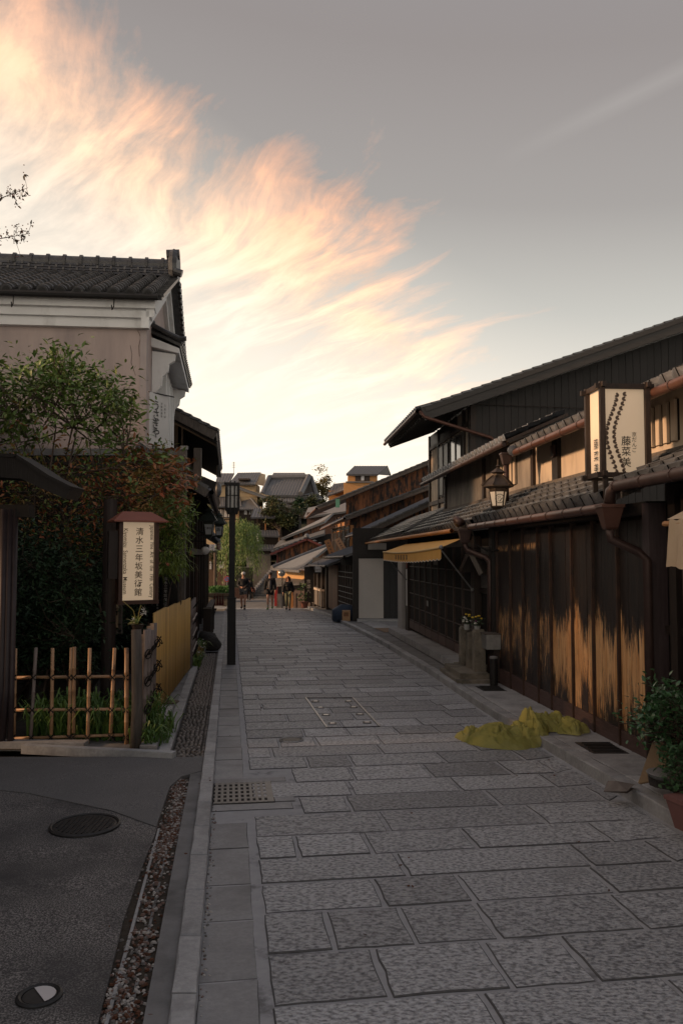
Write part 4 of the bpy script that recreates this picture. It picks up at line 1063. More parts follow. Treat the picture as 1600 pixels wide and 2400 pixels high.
pet = {'yellow': mat('yellow_petal', (.60, .42, .03), rough=.6, bump=0), 'white': mat('white_petal', (.62, .62, .58), rough=.6, bump=0), 'purple': mat('purple_petal', (.10, .02, .07), rough=.6, bump=0)}
for px, Y, lab in ((1094, 13.7, 'glass jar of yellow and white chrysanthemums on the farther stone post'), (1118, 13.35, 'glass jar of yellow, purple and white chrysanthemums on the nearest stone post')):
    c = at(px, 1500, Y); c.z = zb + .80
    t = thing('flower_vase', lab, 'flowers', c)
    mb = MB(); mb.lathe(c, [(.045, 0), (.055, .09), (.06, .10)], 10); mb.build('jar', mat('frosted_jar', (.30, .31, .30), rough=.15, spec=.8, bump=0), t)
    mb = MB(); r = random.Random(int(px))
    for i in range(90):
        a = r.uniform(0, 6.28); q = c + Vector((r.gauss(0, .045), r.gauss(0, .045), .10 + r.uniform(0, .13))); u = Vector((r.gauss(0, 1), r.gauss(0, 1), r.gauss(0, 1))).normalized() * .022; v = u.orthogonal().normalized() * .010
        mb.add([q - u, q + v, q + u, q - v], [(0, 1, 2, 3)])
    mb.build('foliage', leaf_dark, t, kind='stuff')
    for colr, dx, dz, nf in (('yellow', 0, .24, 5), ('white', -.02, .15, 5), ('purple' if px > 1100 else 'white', -.03, .19, 2)):
        for i in range(nf):
            mb = MB(); q = c + Vector((dx + r.gauss(0, .035), -.03 + r.gauss(0, .02), dz + r.gauss(0, .012))); mb.ball(q, .024, 7, 4, (1, 1, .6)); mb.build('blossom', pet[colr], t)
t = thing('flower_tray', 'grey metal box on a ledge behind the nearest jar of flowers', 'box', R(13.2, -.1, .6)); mb = MB(); mb.fb(R, 12.95, 13.3, -.25, -.02, .42, .66); mb.build('box', greymetal, t); mb = MB(); mb.fb(R, 12.93, 13.32, -.27, .0, .66, .675); mb.build('lid', grey_wood, t)
mb = MB(); mb.fb(R, 13.0, 13.25, -.12, -.02, -.1, .42); mb.build('stand', darkwood, t)
t = thing('bollard', 'short black bollard with pale cap and flaking paint at the foot of the worn panels', 'bollard', R(12.95, -.28, zfl(13)))
q = R(12.72, -.20, zfl(13)); mb = MB(); mb.lathe(q, [(.062, 0), (.062, .42), (.066, .44)], 12); mb.build('shaft', mat('flaking_black', (.014, .013, .013), rough=.6, bump=0, c3=(.35, .34, .32), c3scale=14, c3mid=.66, c3soft=.03), t)
mb = MB(); mb.lathe(q, [(.066, .44), (.066, .465), (.03, .48)], 12); mb.build('cap', concrete, t)
t = thing('paper_poster', 'narrow white paper banner between the downpipe and the corner post', 'poster', R(13.15, -.10, 1)); mb = MB(); mb.fb(R, 13.25, 13.5, .0, .006, .95, 1.5); mb.build('paper', whiteboard, t)
# ================================================================ RIGHT ROW 3: tall black gabled house behind the shop
h3 = thing('black_gabled_house', 'tall black boarded house with one long sloping gable roof, behind the lattice shop', 'house', (5, 21, -.4))
Yg = 20.15
A = at(985, 955, 19.5); B = at(1600, 742, 19.5)
sl = (B.z - A.z) / (B.x - A.x)
def rk(x): return A.z + (x - A.x) * sl
wx0 = R(Yg, 1.3, 0).x; XE = 12.5
# boards facing the street mouth
W0 = Vector((wx0 + .10, Yg, 0)); W1 = Vector((XE, Yg + .3, 0))
boards(h3, (W0.x, W0.y, 0), (W1.x, W1.y, 0), lambda s: 2.9, lambda s: rk(W0.x + (W1.x - W0.x) * s) - .30, .185, blackwood, out=(0, -1, 0), jit=.012)
mb = MB(); mb.hexa([(wx0, Yg + .01, 2.5), (XE, Yg + .31, 2.5), (XE, Yg + .5, 2.5), (wx0, Yg + .2, 2.5), (wx0, Yg + .01, rk(wx0) - .3), (XE, Yg + .31, rk(XE) - .3), (XE, Yg + .5, rk(XE) - .3), (wx0, Yg + .2, rk(wx0) - .3)]); mb.build('wall', blackwood, h3)
mb = MB(); mb.bar((wx0 + .05, Yg - .03, 2.9), (wx0 + .05, Yg - .03, rk(wx0) - .3), .14, .10, up=(0, 1, 0)); mb.build('corner_post', darkwood, h3)
# roof
FD = 5.9
drift = Vector((-.0826, 1, 0)) * FD
E0 = A; E1 = A + drift; T0 = Vector((XE, A.y, rk(XE))); T1 = T0 + drift
mb = MB(); mb.slab(E0, E1, T1, T0, .16); mb.build('roof_deck', blackwood, h3)
vn = Vector((-sl, 0, 1)).normalized()
nt_ = int((T0 - E0).length / .26)
for i in range(nt_):
    p = E0.lerp(T0, i / nt_); q = E0.lerp(T0, (i + 1.12) / nt_); lift = vn * .035
    mb = MB(); mb.slab(p + lift + Vector((0, -.05, 0)), p + lift + Vector((0, .22, 0)), q + vn * .01 + Vector((0, .22, 0)), q + vn * .01 + Vector((0, -.05, 0)), .045); mb.build('verge_tile', tile, h3)
mb = MB(); mb.slab(E0 + Vector((0, -.03, -.005)), E0 + Vector((0, .03, -.005)), T0 + Vector((0, .03, -.005)), T0 + Vector((0, -.03, -.005)), .34); mb.build('bargeboard', mat('black_barge', (.026, .024, .023), (.045, .042, .04), rough=.6, scale=4, stretch=(.6, 6, 6), bump=.1), h3)
mb = MB(); mb.slab(E0 + Vector((0.1, -.055, -.005)), E0 + Vector((0.1, -.031, -.005)), T0 + Vector((0, -.031, -.005)), T0 + Vector((0, -.055, -.005)), .11); mb.build('bargeboard', mat('black_barge', None), h3)
k = 24
for i in range(k):
    p = E0.lerp(E1, (i + .5) / k) + vn * .02
    mb = MB(); mb.tube([p + Vector((-.10, 0, -.03)), p + Vector((.4, 0, .11))], .055, 8); mb.build('eave_tile', tile, h3, smooth=False)
gutter(h3, E0 + Vector((-.08, .0, -.09)), E1 + Vector((-.08, 0, -.09)), .05, copper, False)
for i in range(18):
    p = E0.lerp(E1, (i + .5) / 18); mb = MB(); mb.bar(p + Vector((.06, 0, -.20)), p + Vector((1.5, 0, -.20 + 1.5 * sl)), .05, .07); mb.build('rafter', blackwood, h3)
pipe(h3, [E0 + Vector((-.02, -.02, -.1)), E0 + Vector((.08, -.05, -.24)), at(1150, 1026, 20.0), at(1158, 1034, 20.0), at(1158, 1060, 20.0)], .045, copper)
mb = MB(); mb.tube([at(1120, 948, 20.05), at(1370, 957, 20.1)], .010, 5); mb.build('rod', darkwood, h3)
# street wall: cream panels in dark frames with windows
o3 = 1.3
mb = MB(); mb.fb(R, Yg + .02, 25.6, o3 + .02, o3 + .2, 2.4, 5.75); mb.build('street_wall', yellow_wall if False else cream, h3)
grw = mat('grey_beam', (.075, .062, .055), (.12, .10, .09), rough=.7, scale=4, stretch=(5, 5, 1), bump=.1)
for z, hgt in ((5.28, .10), (4.32, .10), (3.50, .12), (3.20, .12)):
    mb = MB(); mb.fb(R, Yg + .02, 25.6, o3 - .03, o3 + .018, z, z + hgt); mb.build('beam', grw, h3)
for a in (Yg + .06, 20.8, 22.36, 24.05, 25.45):
    mb = MB(); mb.fb(R, a, a + .12, o3 - .045, o3 + .016, 2.9, 5.75); mb.build('post', darkwood, h3)
mb = MB(); mb.fb(R, 21.75, 25.4, o3 - .01, o3 + .017, 5.39, 5.75); mb.build('shaded_panel', blackwood, h3)  # black boards put the shade under the eave into the upper panels
def win(parent, fr, d0, d1, o, z0, z1, nm=2, m=darkwood, pane=glass, out=-1):
    mb = MB(); mb.fb(fr, d0, d1, o, o + .03, z0, z1); w_ = mb.build('window', m, parent)
    for i in range(nm):
        a = d0 + (d1 - d0) * i / nm + .05; c = d0 + (d1 - d0) * (i + 1) / nm - .05
        mb = MB(); mb.fb(fr, a, c, o - .018, o - .002, z0 + .06, z1 - .06); mb.build('pane', pane, w_)
        for dd in (a - .03, c):
            mb = MB(); mb.fb(fr, dd, dd + .03, o - .035, o - .019, z0, z1); mb.build('frame', m, w_)
    return w_
win(h3, R, 20.95, 22.3, o3 - .04, 4.44, 5.20, 2)
win(h3, R, 22.55, 23.95, o3 - .04, 4.44, 5.20, 2, pane=mat('dim_glass', (.05, .05, .045), rough=.45, bump=0))
win(h3, R, 22.6, 23.9, o3 - .04, 3.66, 4.28, 2, pane=MATS['dim_glass'])
# forecourt end wall: dark boards and a pale panel
t = thing('forecourt_wall', 'dark boarded wall with one large pale panel at the back of the small forecourt', 'wall', (2, 28.5, G(28.5)))
Yf = 28.5
fx = lambda px: at(px, 1300, Yf).x
mb = MB(); mb.box(fx(826), 4.6, Yf, Yf + .25, G(Yf) - .1, 2.9); mb.build('wall', blackwood, t)
mb = MB(); mb.box(fx(840), fx(898), Yf - .03, Yf - .004, at(0, 1449, Yf).z, at(0, 1309, Yf).z); mb.build('pale_panel', mat('pale_panel', (.44, .42, .40), (.50, .475, .45), rough=.85, scale=1.5, bump=.05), t)
boards(t, (fx(900), Yf, 0), (4.4, Yf, 0), lambda s: G(Yf) + .12, lambda s: 2.0, .21, mat('blue_black_board', (.012, .013, .016), (.024, .026, .032), rough=.5, scale=6, stretch=(8, 8, .6), bump=.2, pv=.3), out=(0, -1, 0))
mb = MB(); mb.box(fx(826), fx(840), Yf - .10, Yf - .002, G(Yf), 2.2); mb.build('post', blackwood, t)
mb = MB(); mb.box(fx(840), fx(1000), Yf - .12, Yf - .032, 1.87, 2.12); mb.build('beam', blackwood, t)
mb = MB(); mb.box(fx(862), fx(905), Yf - .06, Yf - .028, 2.13, 2.36); mb.build('transom', mat('pale_panel', None), t)
mb = MB(); mb.box(fx(836), 3.9, Yf - .5, Yf - .05, G(Yf) + .02, G(Yf) + .17); mb.build('plinth', kerb_m, t)

# ================================================================ RIGHT ROW 4-6: weathered rust-coloured gabled houses stepping down the street
def gabled(name, label, Yn, Yfar, nearc, rakeend, farc, fr, owall, zwb, wallm, bw=.21, lower=None, rust=rustwood, barge=grey_wood, fasc=.30, spans=1):
    """house whose near gable wall faces us; nearc = eave corner px, rakeend = px on the rake, farc = far eave corner px"""
    h = thing(name, label, 'house', (at(*nearc, Yn).x + 1.5, (Yn + Yfar) / 2, G(Yn)))
    A = at(*nearc, Yn); B = at(*rakeend, Yn); s_ = (B.z - A.z) / (B.x - A.x)
    C = at(*farc, Yfar); B = Vector((B.x + 1.2, Yn, B.z + 1.2 * s_)); D = Vector((C.x + (B.x - A.x), Yfar, C.z + (B.z - A.z)))
    ribbed_roof(h, A, C, D, B, .28, tile, .10, .05)
    mb = MB(); mb.slab(A + Vector((0, -.05, .01)), A + Vector((0, -.005, .01)), B + Vector((0, -.005, .01)), B + Vector((0, -.05, .01)), .16); mb.build('bargeboard', barge, h)
    vn_ = Vector((-s_, 0, 1)).normalized(); n_ = int((B - A).length / .30)
    for i in range(n_):
        p = A.lerp(B, i / n_); q = A.lerp(B, (i + 1.1) / n_)
        mb = MB(); mb.slab(p + vn_ * .07 + Vector((0, -.08, 0)), p + vn_ * .07 + Vector((0, .2, 0)), q + vn_ * .045 + Vector((0, .2, 0)), q + vn_ * .045 + Vector((0, -.08, 0)), .05); mb.build('verge_tile', tile, h)
    wx = fr(Yn + .5, owall, 0).x
    zt = lambda s: A.z + (wx + (B.x - wx) * s - A.x) * s_ - .17
    Yw = Yn + .45
    mb = MB(); mb.hexa([(wx, Yw + .01, zwb), (B.x, Yw + .01, zwb), (B.x, Yw + .2, zwb), (wx, Yw + .2, zwb), (wx, Yw + .01, zt(0)), (B.x, Yw + .01, zt(1)), (B.x, Yw + .2, zt(1)), (wx, Yw + .2, zt(0))]); mb.build('wall', blackwood, h)
    boards(h, (wx, Yw, 0), (B.x, Yw, 0), lambda s: zwb, zt, bw, rust, out=(0, -1, 0), jit=.02, batten=None)
    gutter(h, A + Vector((-.04, 0, -.07)), C + Vector((-.04, 0, -.07)), .05, copper, False)
    return h, A, B, C, s_, wx
def streetwall(h, fr, d0, d1, o, z0, z1, m, posts=(), beams=()):
    mb = MB(); mb.fb(fr, d0, d1, o, o + .15, z0, z1); mb.build('street_wall', m, h)
    for a in posts: mb = MB(); mb.fb(fr, a, a + .12, o - .05, o - .002, z0, z1); mb.build('post', darkwood, h)
    for z in beams: mb = MB(); mb.fb(fr, d0, d1, o - .04, o - .002, z, z + .08); mb.build('beam', darkwood, h)
h6, A6, B6, C6, s6, w6 = gabled('rusty_gabled_house', 'nearest and lowest of the three rust-boarded gabled houses, just beyond the pale forecourt panel', 28.9, 33.2, (869, 1239), (1013, 1173), (813, 1255), RF, .75, 2.2, rustwood)
streetwall(h6, RF, 29.4, 33.2, .75, 1.9, 2.8, orangewood, (29.5, 30.6, 31.8, 33.0), (2.1, 2.62))
for a in (29.75, 30.85, 32.05): win(h6, RF, a, a + .8, .73, 2.2, 2.62, 2)
h5, A5, B5, C5, s5, w5 = gabled('rusty_gabled_house', 'middle one of the three stepped rust-boarded gabled houses on the right side', 33.3, 38.4, (809, 1211), (987, 1145), (753, 1238), RF, .55, 2.6, rustwood)
streetwall(h5, RF, 33.7, 38.3, .55, 1.75, 3.2, orangewood, (33.8, 34.9, 36, 37.1, 38.1), (1.95, 2.6, 3.05))
for a in (34.1, 35.2, 36.3, 37.4): win(h5, RF, a, a + .55, .53, 2.05, 3.0, 2)
h4, A4, B4, C4, s4, w4 = gabled('rusty_gabled_house', 'tallest and farthest of the three stepped rust-boarded gabled houses with deep dark eaves', 38.5, 42.2, (743, 1188), (1013, 1077), (720, 1210), RF, 1.3, 3.0, rustwood)
streetwall(h4, RF, 38.96, 42.0, 1.3, 1.8, 3.9, orangewood, (39, 40.2, 41.5), (2.4, 3.3))
mb = MB(); p = at(791, 1180, 38.2); mb.box(p.x - .10, p.x + .10, 38.0, 38.1, p.z - .2, p.z + .2); mb.build('green_tag', mat('green_tag', (.10, .28, .20), rough=.6, bump=0), h4)
# ground floor of those houses
def ground_front(h, d0, d1, o, ztop):
    mb = MB(); mb.fb(RF, d0, d1, o + .06, o + .2, G(d1), ztop); mb.build('ground_wall', dark, h)
ground_front(h6, 28.9, 33.2, 0, 2.0); ground_front(h5, 33.2, 38.4, 0, 1.9); ground_front(h4, 38.4, 41.8, .0, 1.8)
# lower pent roofs
for h, d0, d1, z, dz in ((h6, 28.85, 33.2, 1.93, .42), (h5, 33.25, 38.4, 1.52, .45), (h4, 38.45, 42.5, 1.25, .45)):
    ribbed_roof(h, RF(d0, -.5, z), RF(d1, -.5, z - .04), RF(d1, .7, z + dz), RF(d0, .7, z + dz), .25, tile, .08, .04, name='pent_roof')
    gutter(h, RF(d0, -.55, z - .06), RF(d1, -.55, z - .1), .045, oldcopper, False)
# lattice front, plank door, posts
px2d = lambda px: next(d for d in [28.5 + .02 * i for i in range(900)] if 800 + F * (RF(d, 0, 0).x) / d <= px)
l0, l1 = px2d(826), px2d(793)
for i in range(7):
    a = l0 + (l1 - l0) * i / 6; mb = MB(); mb.fb(RF, a, a + .05, .0, .05, G(a) + .1, 1.55); mb.build('lattice_bar', redden, h6)
for k, z in enumerate((-.1, .12, .34, .55, .77, 1.15, 1.35)):
    mb = MB(); mb.fb(RF, l0, l1, -.012, .012, z - .1, z - .075); mb.build('lattice_rail', mat('pale_rail', (.15, .15, .15), (.2, .2, .2), rough=.5, bump=0), h6)
p0, p1 = px2d(792), px2d(771)
a = RF(p0, .0, 0); c = RF(p1, .0, 0)
boards(h6 if p1 < 33 else h5, a, c, lambda s: G(33) + .15, lambda s: 1.5, .24, rustwood if False else mat('brown_plank', (.16, .085, .05), (.075, .042, .028), rough=.7, scale=3, stretch=(6, 6, .5), bump=.3, pv=.3), out=(-1, 0, 0))
q0, q1 = px2d(768), px2d(722)
for i in range(6):
    a = q0 + (q1 - q0) * i / 5; mb = MB(); mb.fb(RF, a, a + .16, -.06, .06, G(a), 1.45); mb.build('post', darkwood, h5)
mb = MB(); mb.fb(RF, q0 + 1.2, q1 - .4, -.03, .04, G(37) + .1, G(37) + .85); mb.build('low_boards', grey_wood, h5)
mb = MB(); mb.fb(RF, q0 + 1.2, q1 - .2, -.16, .03, G(37) + .86, G(37) + .95); mb.build('counter', mat('pale_wood', (.40, .32, .26), (.5, .42, .35), rough=.7, bump=0), h5)
# small signs on this stretch
t = thing('white_sign', 'small white sign board hanging below the eaves beyond the lattice front', 'sign', at(745, 1340, 35))
c = at(745.5, 1334, 34.6); mb = MB(); mb.box(c.x - .135, c.x + .135, c.y, c.y + .05, c.z - .13, c.z + .13); mb.build('panel', whiteboard, t)
mb = MB()
for i, ch in enumerate('京やき'): write(mb, ch, (c.x - .075 + i * .075, c.y - .004, c.z - .03), (1, 0, 0), (0, 0, 1), .09)
mb.build('lettering', brown_ink, t); mb = MB(); mb.bar((c.x, c.y + .03, c.z + .13), (c.x, c.y + .03, c.z + .3), .02, .02, up=(0, 1, 0)); mb.build('hanger', blackmetal, t)
t = thing('shop_board', 'tall black sign board with three white characters at the foot of the far houses', 'sign', at(724, 1390, 38))
c = at(724, 1375, 38.2); mb = MB(); mb.box(c.x - .22, c.x + .22, c.y, c.y + .06, c.z - .75, c.z + .95); mb.build('panel', blackwood, t)
mb = MB()
for i, ch in enumerate('京都八'): write(mb, ch, (c.x - .02, c.y - .004, c.z + .25 - i * .24), (1, 0, 0), (0, 0, 1), .21)
mb.build('lettering', white_ink, t)
for (x0, y0, x1, y1, lab, m_) in ((766, 1266, 780, 1302, 'upright orange wooden signboard leaning on the pent roof of the rusty houses', orangewood), (790, 1263, 806, 1290, 'pale brown wooden signboard tilted against the upper window of the rusty houses', mat('tan_board', (.36, .20, .11), (.45, .27, .16), rough=.7, bump=0))):
    t = thing('wooden_signboard', lab, 'sign', at(x0, y1, 34.5)); a = at(x0, y0, 34.6); c = at(x1, y1, 34.2)
    mb = MB(); mb.bar(a, c, .26, .06, up=(0, -1, .1)); mb.build('board', m_, t)
    mb = MB(); d_ = (c - a).normalized()
    for k in range(4): mb.ball(a.lerp(c, .2 + k * .2) + Vector((0, -.045, 0)), .04, 6, 4, (1, .2, 1))
    mb.build('brush_marks', brown_ink, t)
t = thing('blue_bundle', 'rounded bundle wrapped in dark blue sheet at the foot of the lattice front', 'bundle', at(800, 1460, 29.5))
c = RF(29.0, -.52, G(29) + .02); mb = MB(); mb.ball((c.x, c.y, c.z + .22), .46, 18, 12, (1.05, .9, .85))
for v in mb.v:
    n_ = noise.noise(v * 4.5); v += (v - Vector((c.x, c.y, c.z + .2))).normalized() * (n_ * .09); v.z = max(v.z, c.z)
mb.build('sheet', mat('blue_sheet', (.020, .034, .062), (.04, .06, .095), rough=.7, scale=4, bump=.3, bscale=9, bdist=.03), t, smooth=True)
t = thing('cardboard_box', 'small brown cardboard box with a coloured print beside the blue bundle', 'box', at(811, 1465, 28.6)); c = at(811, 1466, 28.3)
mb = MB(); mb.box(c.x - .14, c.x + .14, c.y, c.y + .3, G(28.5) + .1, G(28.5) + .46); mb.build('box', mat('cardboard', (.32, .19, .10), (.38, .24, .14), rough=.85, bump=0), t)
mb = MB(); mb.box(c.x - .09, c.x + .08, c.y - .006, c.y - .001, G(28.5) + .26, G(28.5) + .40); mb.build('print', mat('green_red_print', (.05, .10, .04), (.28, .07, .05), rough=.7, scale=14, bump=0), t)
t = thing('potted_plant', 'spindly plant in a terracotta pot on the far pavement edge of the right row', 'potted plant', at(713, 1425, 38)); c = at(713, 1425, 37.6)
mb = MB(); mb.lathe((c.x, c.y, c.z), [(.14, 0), (.19, .24), (.21, .25), (.21, .29)], 12); mb.build('pot', mat('terracotta', (.22, .09, .065), (.28, .12, .09), rough=.8, bump=0), t)
mb = MB(); r = random.Random(4)
for i in range(90):
    q = c + Vector((r.gauss(-.1, .13), r.gauss(0, .1), r.uniform(.35, 1.15))); u = Vector((r.gauss(0, 1), r.gauss(0, 1), r.gauss(0, 1))).normalized() * .07; v = u.orthogonal().normalized() * .03; mb.add([q - u, q + v, q + u, q - v], [(0, 1, 2, 3)])
mb.build('foliage', leaf_shrub, t, kind='stuff')

# far right: houses below the crest of the street
h7 = thing('red_verge_house', 'low house with a small rust-boarded gable under a dark red verge, beyond the rusty houses', 'house', at(690, 1400, 48))
Y7 = 50
pk, lf, rt = at(719, 1261, Y7), at(634, 1297, Y7), at(768, 1284, Y7)
redv = mat('dark_red_verge', (.10, .022, .022), (.15, .04, .035), rough=.6, bump=0)
for a, c in ((lf, pk), (rt, pk)):
    mb = MB(); mb.slab(a, a + Vector((0, 6, 0)), c + Vector((0, 6, 0)), c, .12); mb.build('roof', tile, h7)
    mb = MB(); mb.bar(a + Vector((0, -.04, -.06)), c + Vector((0, -.04, -.06)), .08, .14); mb.build('verge_board', redv, h7)
    n_ = int((c - a).length / .3)
    for i in range(n_):
        p = a.lerp(c, (i + .5) / n_); mb = MB(); mb.ball(p + Vector((0, -.05, .06)), .10, 6, 4, (1.3, 1, .6)); mb.build('verge_tile', tile, h7)
mb = MB(); mb.ball(pk + Vector((0, -.1, .12)), .16, 8, 5); mb.build('ridge_tile', tile, h7)
def gtop(s):
    x = lf.x + .5 + (rt.x - lf.x - .7) * s
    return (lf.z + (pk.z - lf.z) * (x - lf.x) / (pk.x - lf.x) if x < pk.x else rt.z + (pk.z - rt.z) * (x - rt.x) / (pk.x - rt.x)) - .14
boards(h7, (lf.x + .5, Y7 + .4, 0), (rt.x - .2, Y7 + .4, 0), lambda s: at(0, 1318, Y7).z, gtop, .17, rustwood, jit=.02)
mb = MB(); mb.box(lf.x + .4, rt.x + 3, Y7 + .42, Y7 + 5, G(50) - .1, at(0, 1285, Y7).z); mb.build('wall', blackwood, h7)
mb = MB(); mb.box(lf.x + .36, lf.x + .44, Y7 + .36, Y7 + .42, G(50), at(0, 1300, Y7).z); mb.build('post', redv, h7)
ribbed_roof(h7, at(638, 1332, 46.5), at(700, 1337, 42.6), at(772, 1279, 45.5), at(655, 1322, 50.2), .3, tile_far, .12, .05, name='pent_roof')
mb = MB(); mb.tube([at(637, 1330, 46.5), at(772, 1276, 50.2)], .12, 8); mb.build('ridge', tile_far, h7)
ribbed_roof(h7, at(640, 1372, 47), at(716, 1366, 43.5), at(716, 1348, 45), at(646, 1355, 48.5), .25, tile_far, .10, .04, name='lower_roof')
yb = mat('yellow_board', (.42, .24, .10), (.5, .3, .13), rough=.8, bump=0)
a, c = at(650, 1360, 48.4), at(714, 1335, 44.2)
mb = MB(); mb.hexa([(a.x, a.y, a.z - .3), (c.x, c.y, c.z - .5), (c.x + .2, c.y + .3, c.z - .5), (a.x + .2, a.y + .3, a.z - .3), (a.x, a.y, a.z + .6), (c.x, c.y, c.z + .3), (c.x + .2, c.y + .3, c.z + .3), (a.x + .2, a.y + .3, a.z + .6)]); mb.build('upper_band', yb, h7)
mb = MB(); a = at(688, 1420, 43.2); c = at(735, 1420, 42.4)
mb.hexa([(a.x, a.y, G(43) - .3), (c.x, c.y, G(43) - .3), (c.x, c.y + 2.5, G(43) - .3), (a.x, a.y + 2.5, G(43) - .3), (a.x, a.y, .0), (c.x, c.y, .1), (c.x, c.y + 2.5, .1), (a.x, a.y + 2.5, .0)]); mb.build('annex', mat('maroon_boards', (.030, .016, .014), (.055, .03, .026), rough=.7, scale=5, stretch=(6, 6, .6), bump=.1), h7)
mb = MB(); c = at(681, 1400, 43); mb.box(c.x - .12, c.x + .14, 43.0, 43.05, G(43) - .1, c.z + .28); mb.build('orange_panel', orangewood, h7)
mb = MB(); c = at(655, 1400, 46); mb.box(c.x - .2, c.x + .2, 46, 46.05, G(46), c.z + .2); mb.build('grey_panel', concrete, h7)
mb = MB(); c = at(650, 1395, 46); mb.box(c.x - .16, c.x - .02, 45.9, 45.95, G(46) + .2, c.z + .3); mb.build('red_panel', mat('red_panel', (.30, .02, .02), rough=.5, bump=0), h7)
h8 = thing('long_roofed_house', 'long dark house with two stacked tile roofs and a rust-boarded band, behind the red-verged gable', 'house', at(705, 1300, 60))
a, c = at(658, 1262, 58), at(760, 1222, 58)
ribbed_roof(h8, a, a + Vector((.6, 5, 0)), c + Vector((.6, 5, .9)), c + Vector((0, 0, .0)), .35, tile_far, .14, .05, name='upper_roof')
boards(h8, (a.x + .9, 58.3, 0), (c.x, 58.3, 0), lambda s: at(0, 1272 - 34 * s, 58).z, lambda s: at(0, 1255 - 36 * s, 58).z, .22, rustwood, jit=.02)
ribbed_roof(h8, at(640, 1285, 56), at(655, 1268, 61), at(760, 1232, 61), at(760, 1250, 56), .35, tile_far, .14, .05, name='lower_roof')
mb = MB(); a = at(660, 1280, 58.5); c = at(775, 1250, 58.5); mb.hexa([(a.x, 58.5, -1.6), (c.x, 58.5, -1.6), (c.x, 61, -1.6), (a.x, 61, -1.6), (a.x, 58.5, a.z + .2), (c.x, 58.5, c.z), (c.x, 61, c.z), (a.x, 61, a.z + .2)]); mb.build('wall', blackwood, h8)
t = thing('red_brown_house', 'plain reddish brown house wall under a thin eave above the long dark roofs', 'house', at(745, 1215, 62))
mb = MB(); a = at(719, 1208, 64); c = at(790, 1235, 64); mb.box(a.x, c.x + 5, 64, 69, -1.6, a.z + .25); mb.build('wall', mat('red_brown_wall', (.085, .05, .042), (.11, .07, .058), rough=.9, bump=0), t)
mb = MB(); mb.slab(at(712, 1212, 63.4), at(850, 1192, 63.4), at(850, 1166, 69), at(722, 1190, 69), .15); mb.build('roof', tile_far, t)
# ================================================================ LEFT: pink storehouse
tile_lt = tile; tile = mat('old_dark_tile', (0.018, 0.018, 0.020), (0.060, 0.060, 0.063), rough=0.38, scale=6, bump=0.2, bscale=40, pv=0.45, spec=0.6, c3=(0.12, 0.118, 0.115), c3scale=6, c3mid=0.66, c3soft=0.06)
ks = thing('pink_storehouse', 'pink plastered storehouse with white cornice and heavy dark tiled roof, left of the street', 'house', (-6, 19, G(19)))
def K(d, w_, z): return L(d, w_, z)
# local frame: n runs left along the front (away from the street), y runs up the street
nv = Vector((-1, -.10, 0)).normalized(); uv = Vector((-.14, 1, 0)).normalized()
C0 = Vector((at(341, 800, 16).x, 16, 0))
def Q(a, b, z): return C0 + nv * a + uv * b + Vector((0, 0, z))
FB = 7.6; LW = 9.0; zE = 7.02; zR = 8.92
mb = MB(); mb.hexa([Q(0, 0, G(16)), Q(LW, 0, G(16)), Q(LW, FB, G(16)), Q(0, FB, G(16)), Q(0, 0, 6.9), Q(LW, 0, 6.9), Q(LW, FB, 6.9), Q(0, FB, 6.9)]); mb.build('wall', pink, ks)
mb = MB(); mb.add([Q(0.0, 0, 6.9), Q(0.0, FB, 6.9), Q(0.0, FB / 2, zR - .25), Q(.3, 0, 6.9), Q(.3, FB, 6.9), Q(.3, FB / 2, zR - .25)], [(0, 1, 2), (5, 4, 3)]); mb.build('gable', pink, ks, kind='stuff')
# stepped white cornice along the front
for (o_, z0, z1) in ((.14, 6.52, 6.70), (.24, 6.702, 6.86), (.36, 6.862, 7.10)):
    mb = MB(); mb.hexa([Q(-o_ * .6, -o_, z0), Q(LW, -o_, z0), Q(LW, 0.01, z0), Q(-o_ * .6, 0.01, z0), Q(-o_ * .6, -o_, z1), Q(LW, -o_, z1), Q(LW, 0.01, z1), Q(-o_ * .6, 0.01, z1)]); mb.build('cornice', white, ks)
mb = MB(); mb.hexa([Q(-.03, -.02, G(16)), Q(.10, -.02, G(16)), Q(.10, .2, G(16)), Q(-.03, .2, G(16)), Q(-.03, -.02, 6.515), Q(.10, -.02, 6.515), Q(.10, .2, 6.515), Q(-.03, .2, 6.515)]); mb.build('corner_pilaster', mat('grey_pink', (.34, .29, .285), (.40, .35, .34), rough=.9, scale=3, bump=.1), ks)
# gable verge bands
for o_, dz, h_ in ((-.10, .0, .34), (-.20, .14, .26)):
    for s_ in (0, 1):
        b0 = -.30 if s_ == 0 else FB + .30
        a = Q(o_, b0, zE - .20 + dz); c = Q(o_, FB / 2, zR - .22 + dz)
        mb = MB(); mb.slab(a, a + nv * .16, c + nv * .16, c, h_, Vector((0, 0, 1))); mb.build('verge_band', white, ks)
# roof: round cover tiles over a dark bed
def roofpt(a, t): return Q(a, -.52 + t * (FB / 2 + .52), zE + .06 + t * (zR - zE - .06))
mb = MB(); mb.slab(roofpt(-.36, 0), roofpt(LW, 0), roofpt(LW, 1), roofpt(-.36, 1), .10); mb.build('roof_deck', tile, ks)
bk = lambda a, t: Q(a, FB + .52 - t * (FB / 2 + .52), zE + .06 + t * (zR - zE - .06))
mb = MB(); mb.slab(bk(-.36, 0), bk(-.36, 1), bk(LW, 1), bk(LW, 0), .10); mb.build('roof_deck', tile, ks)
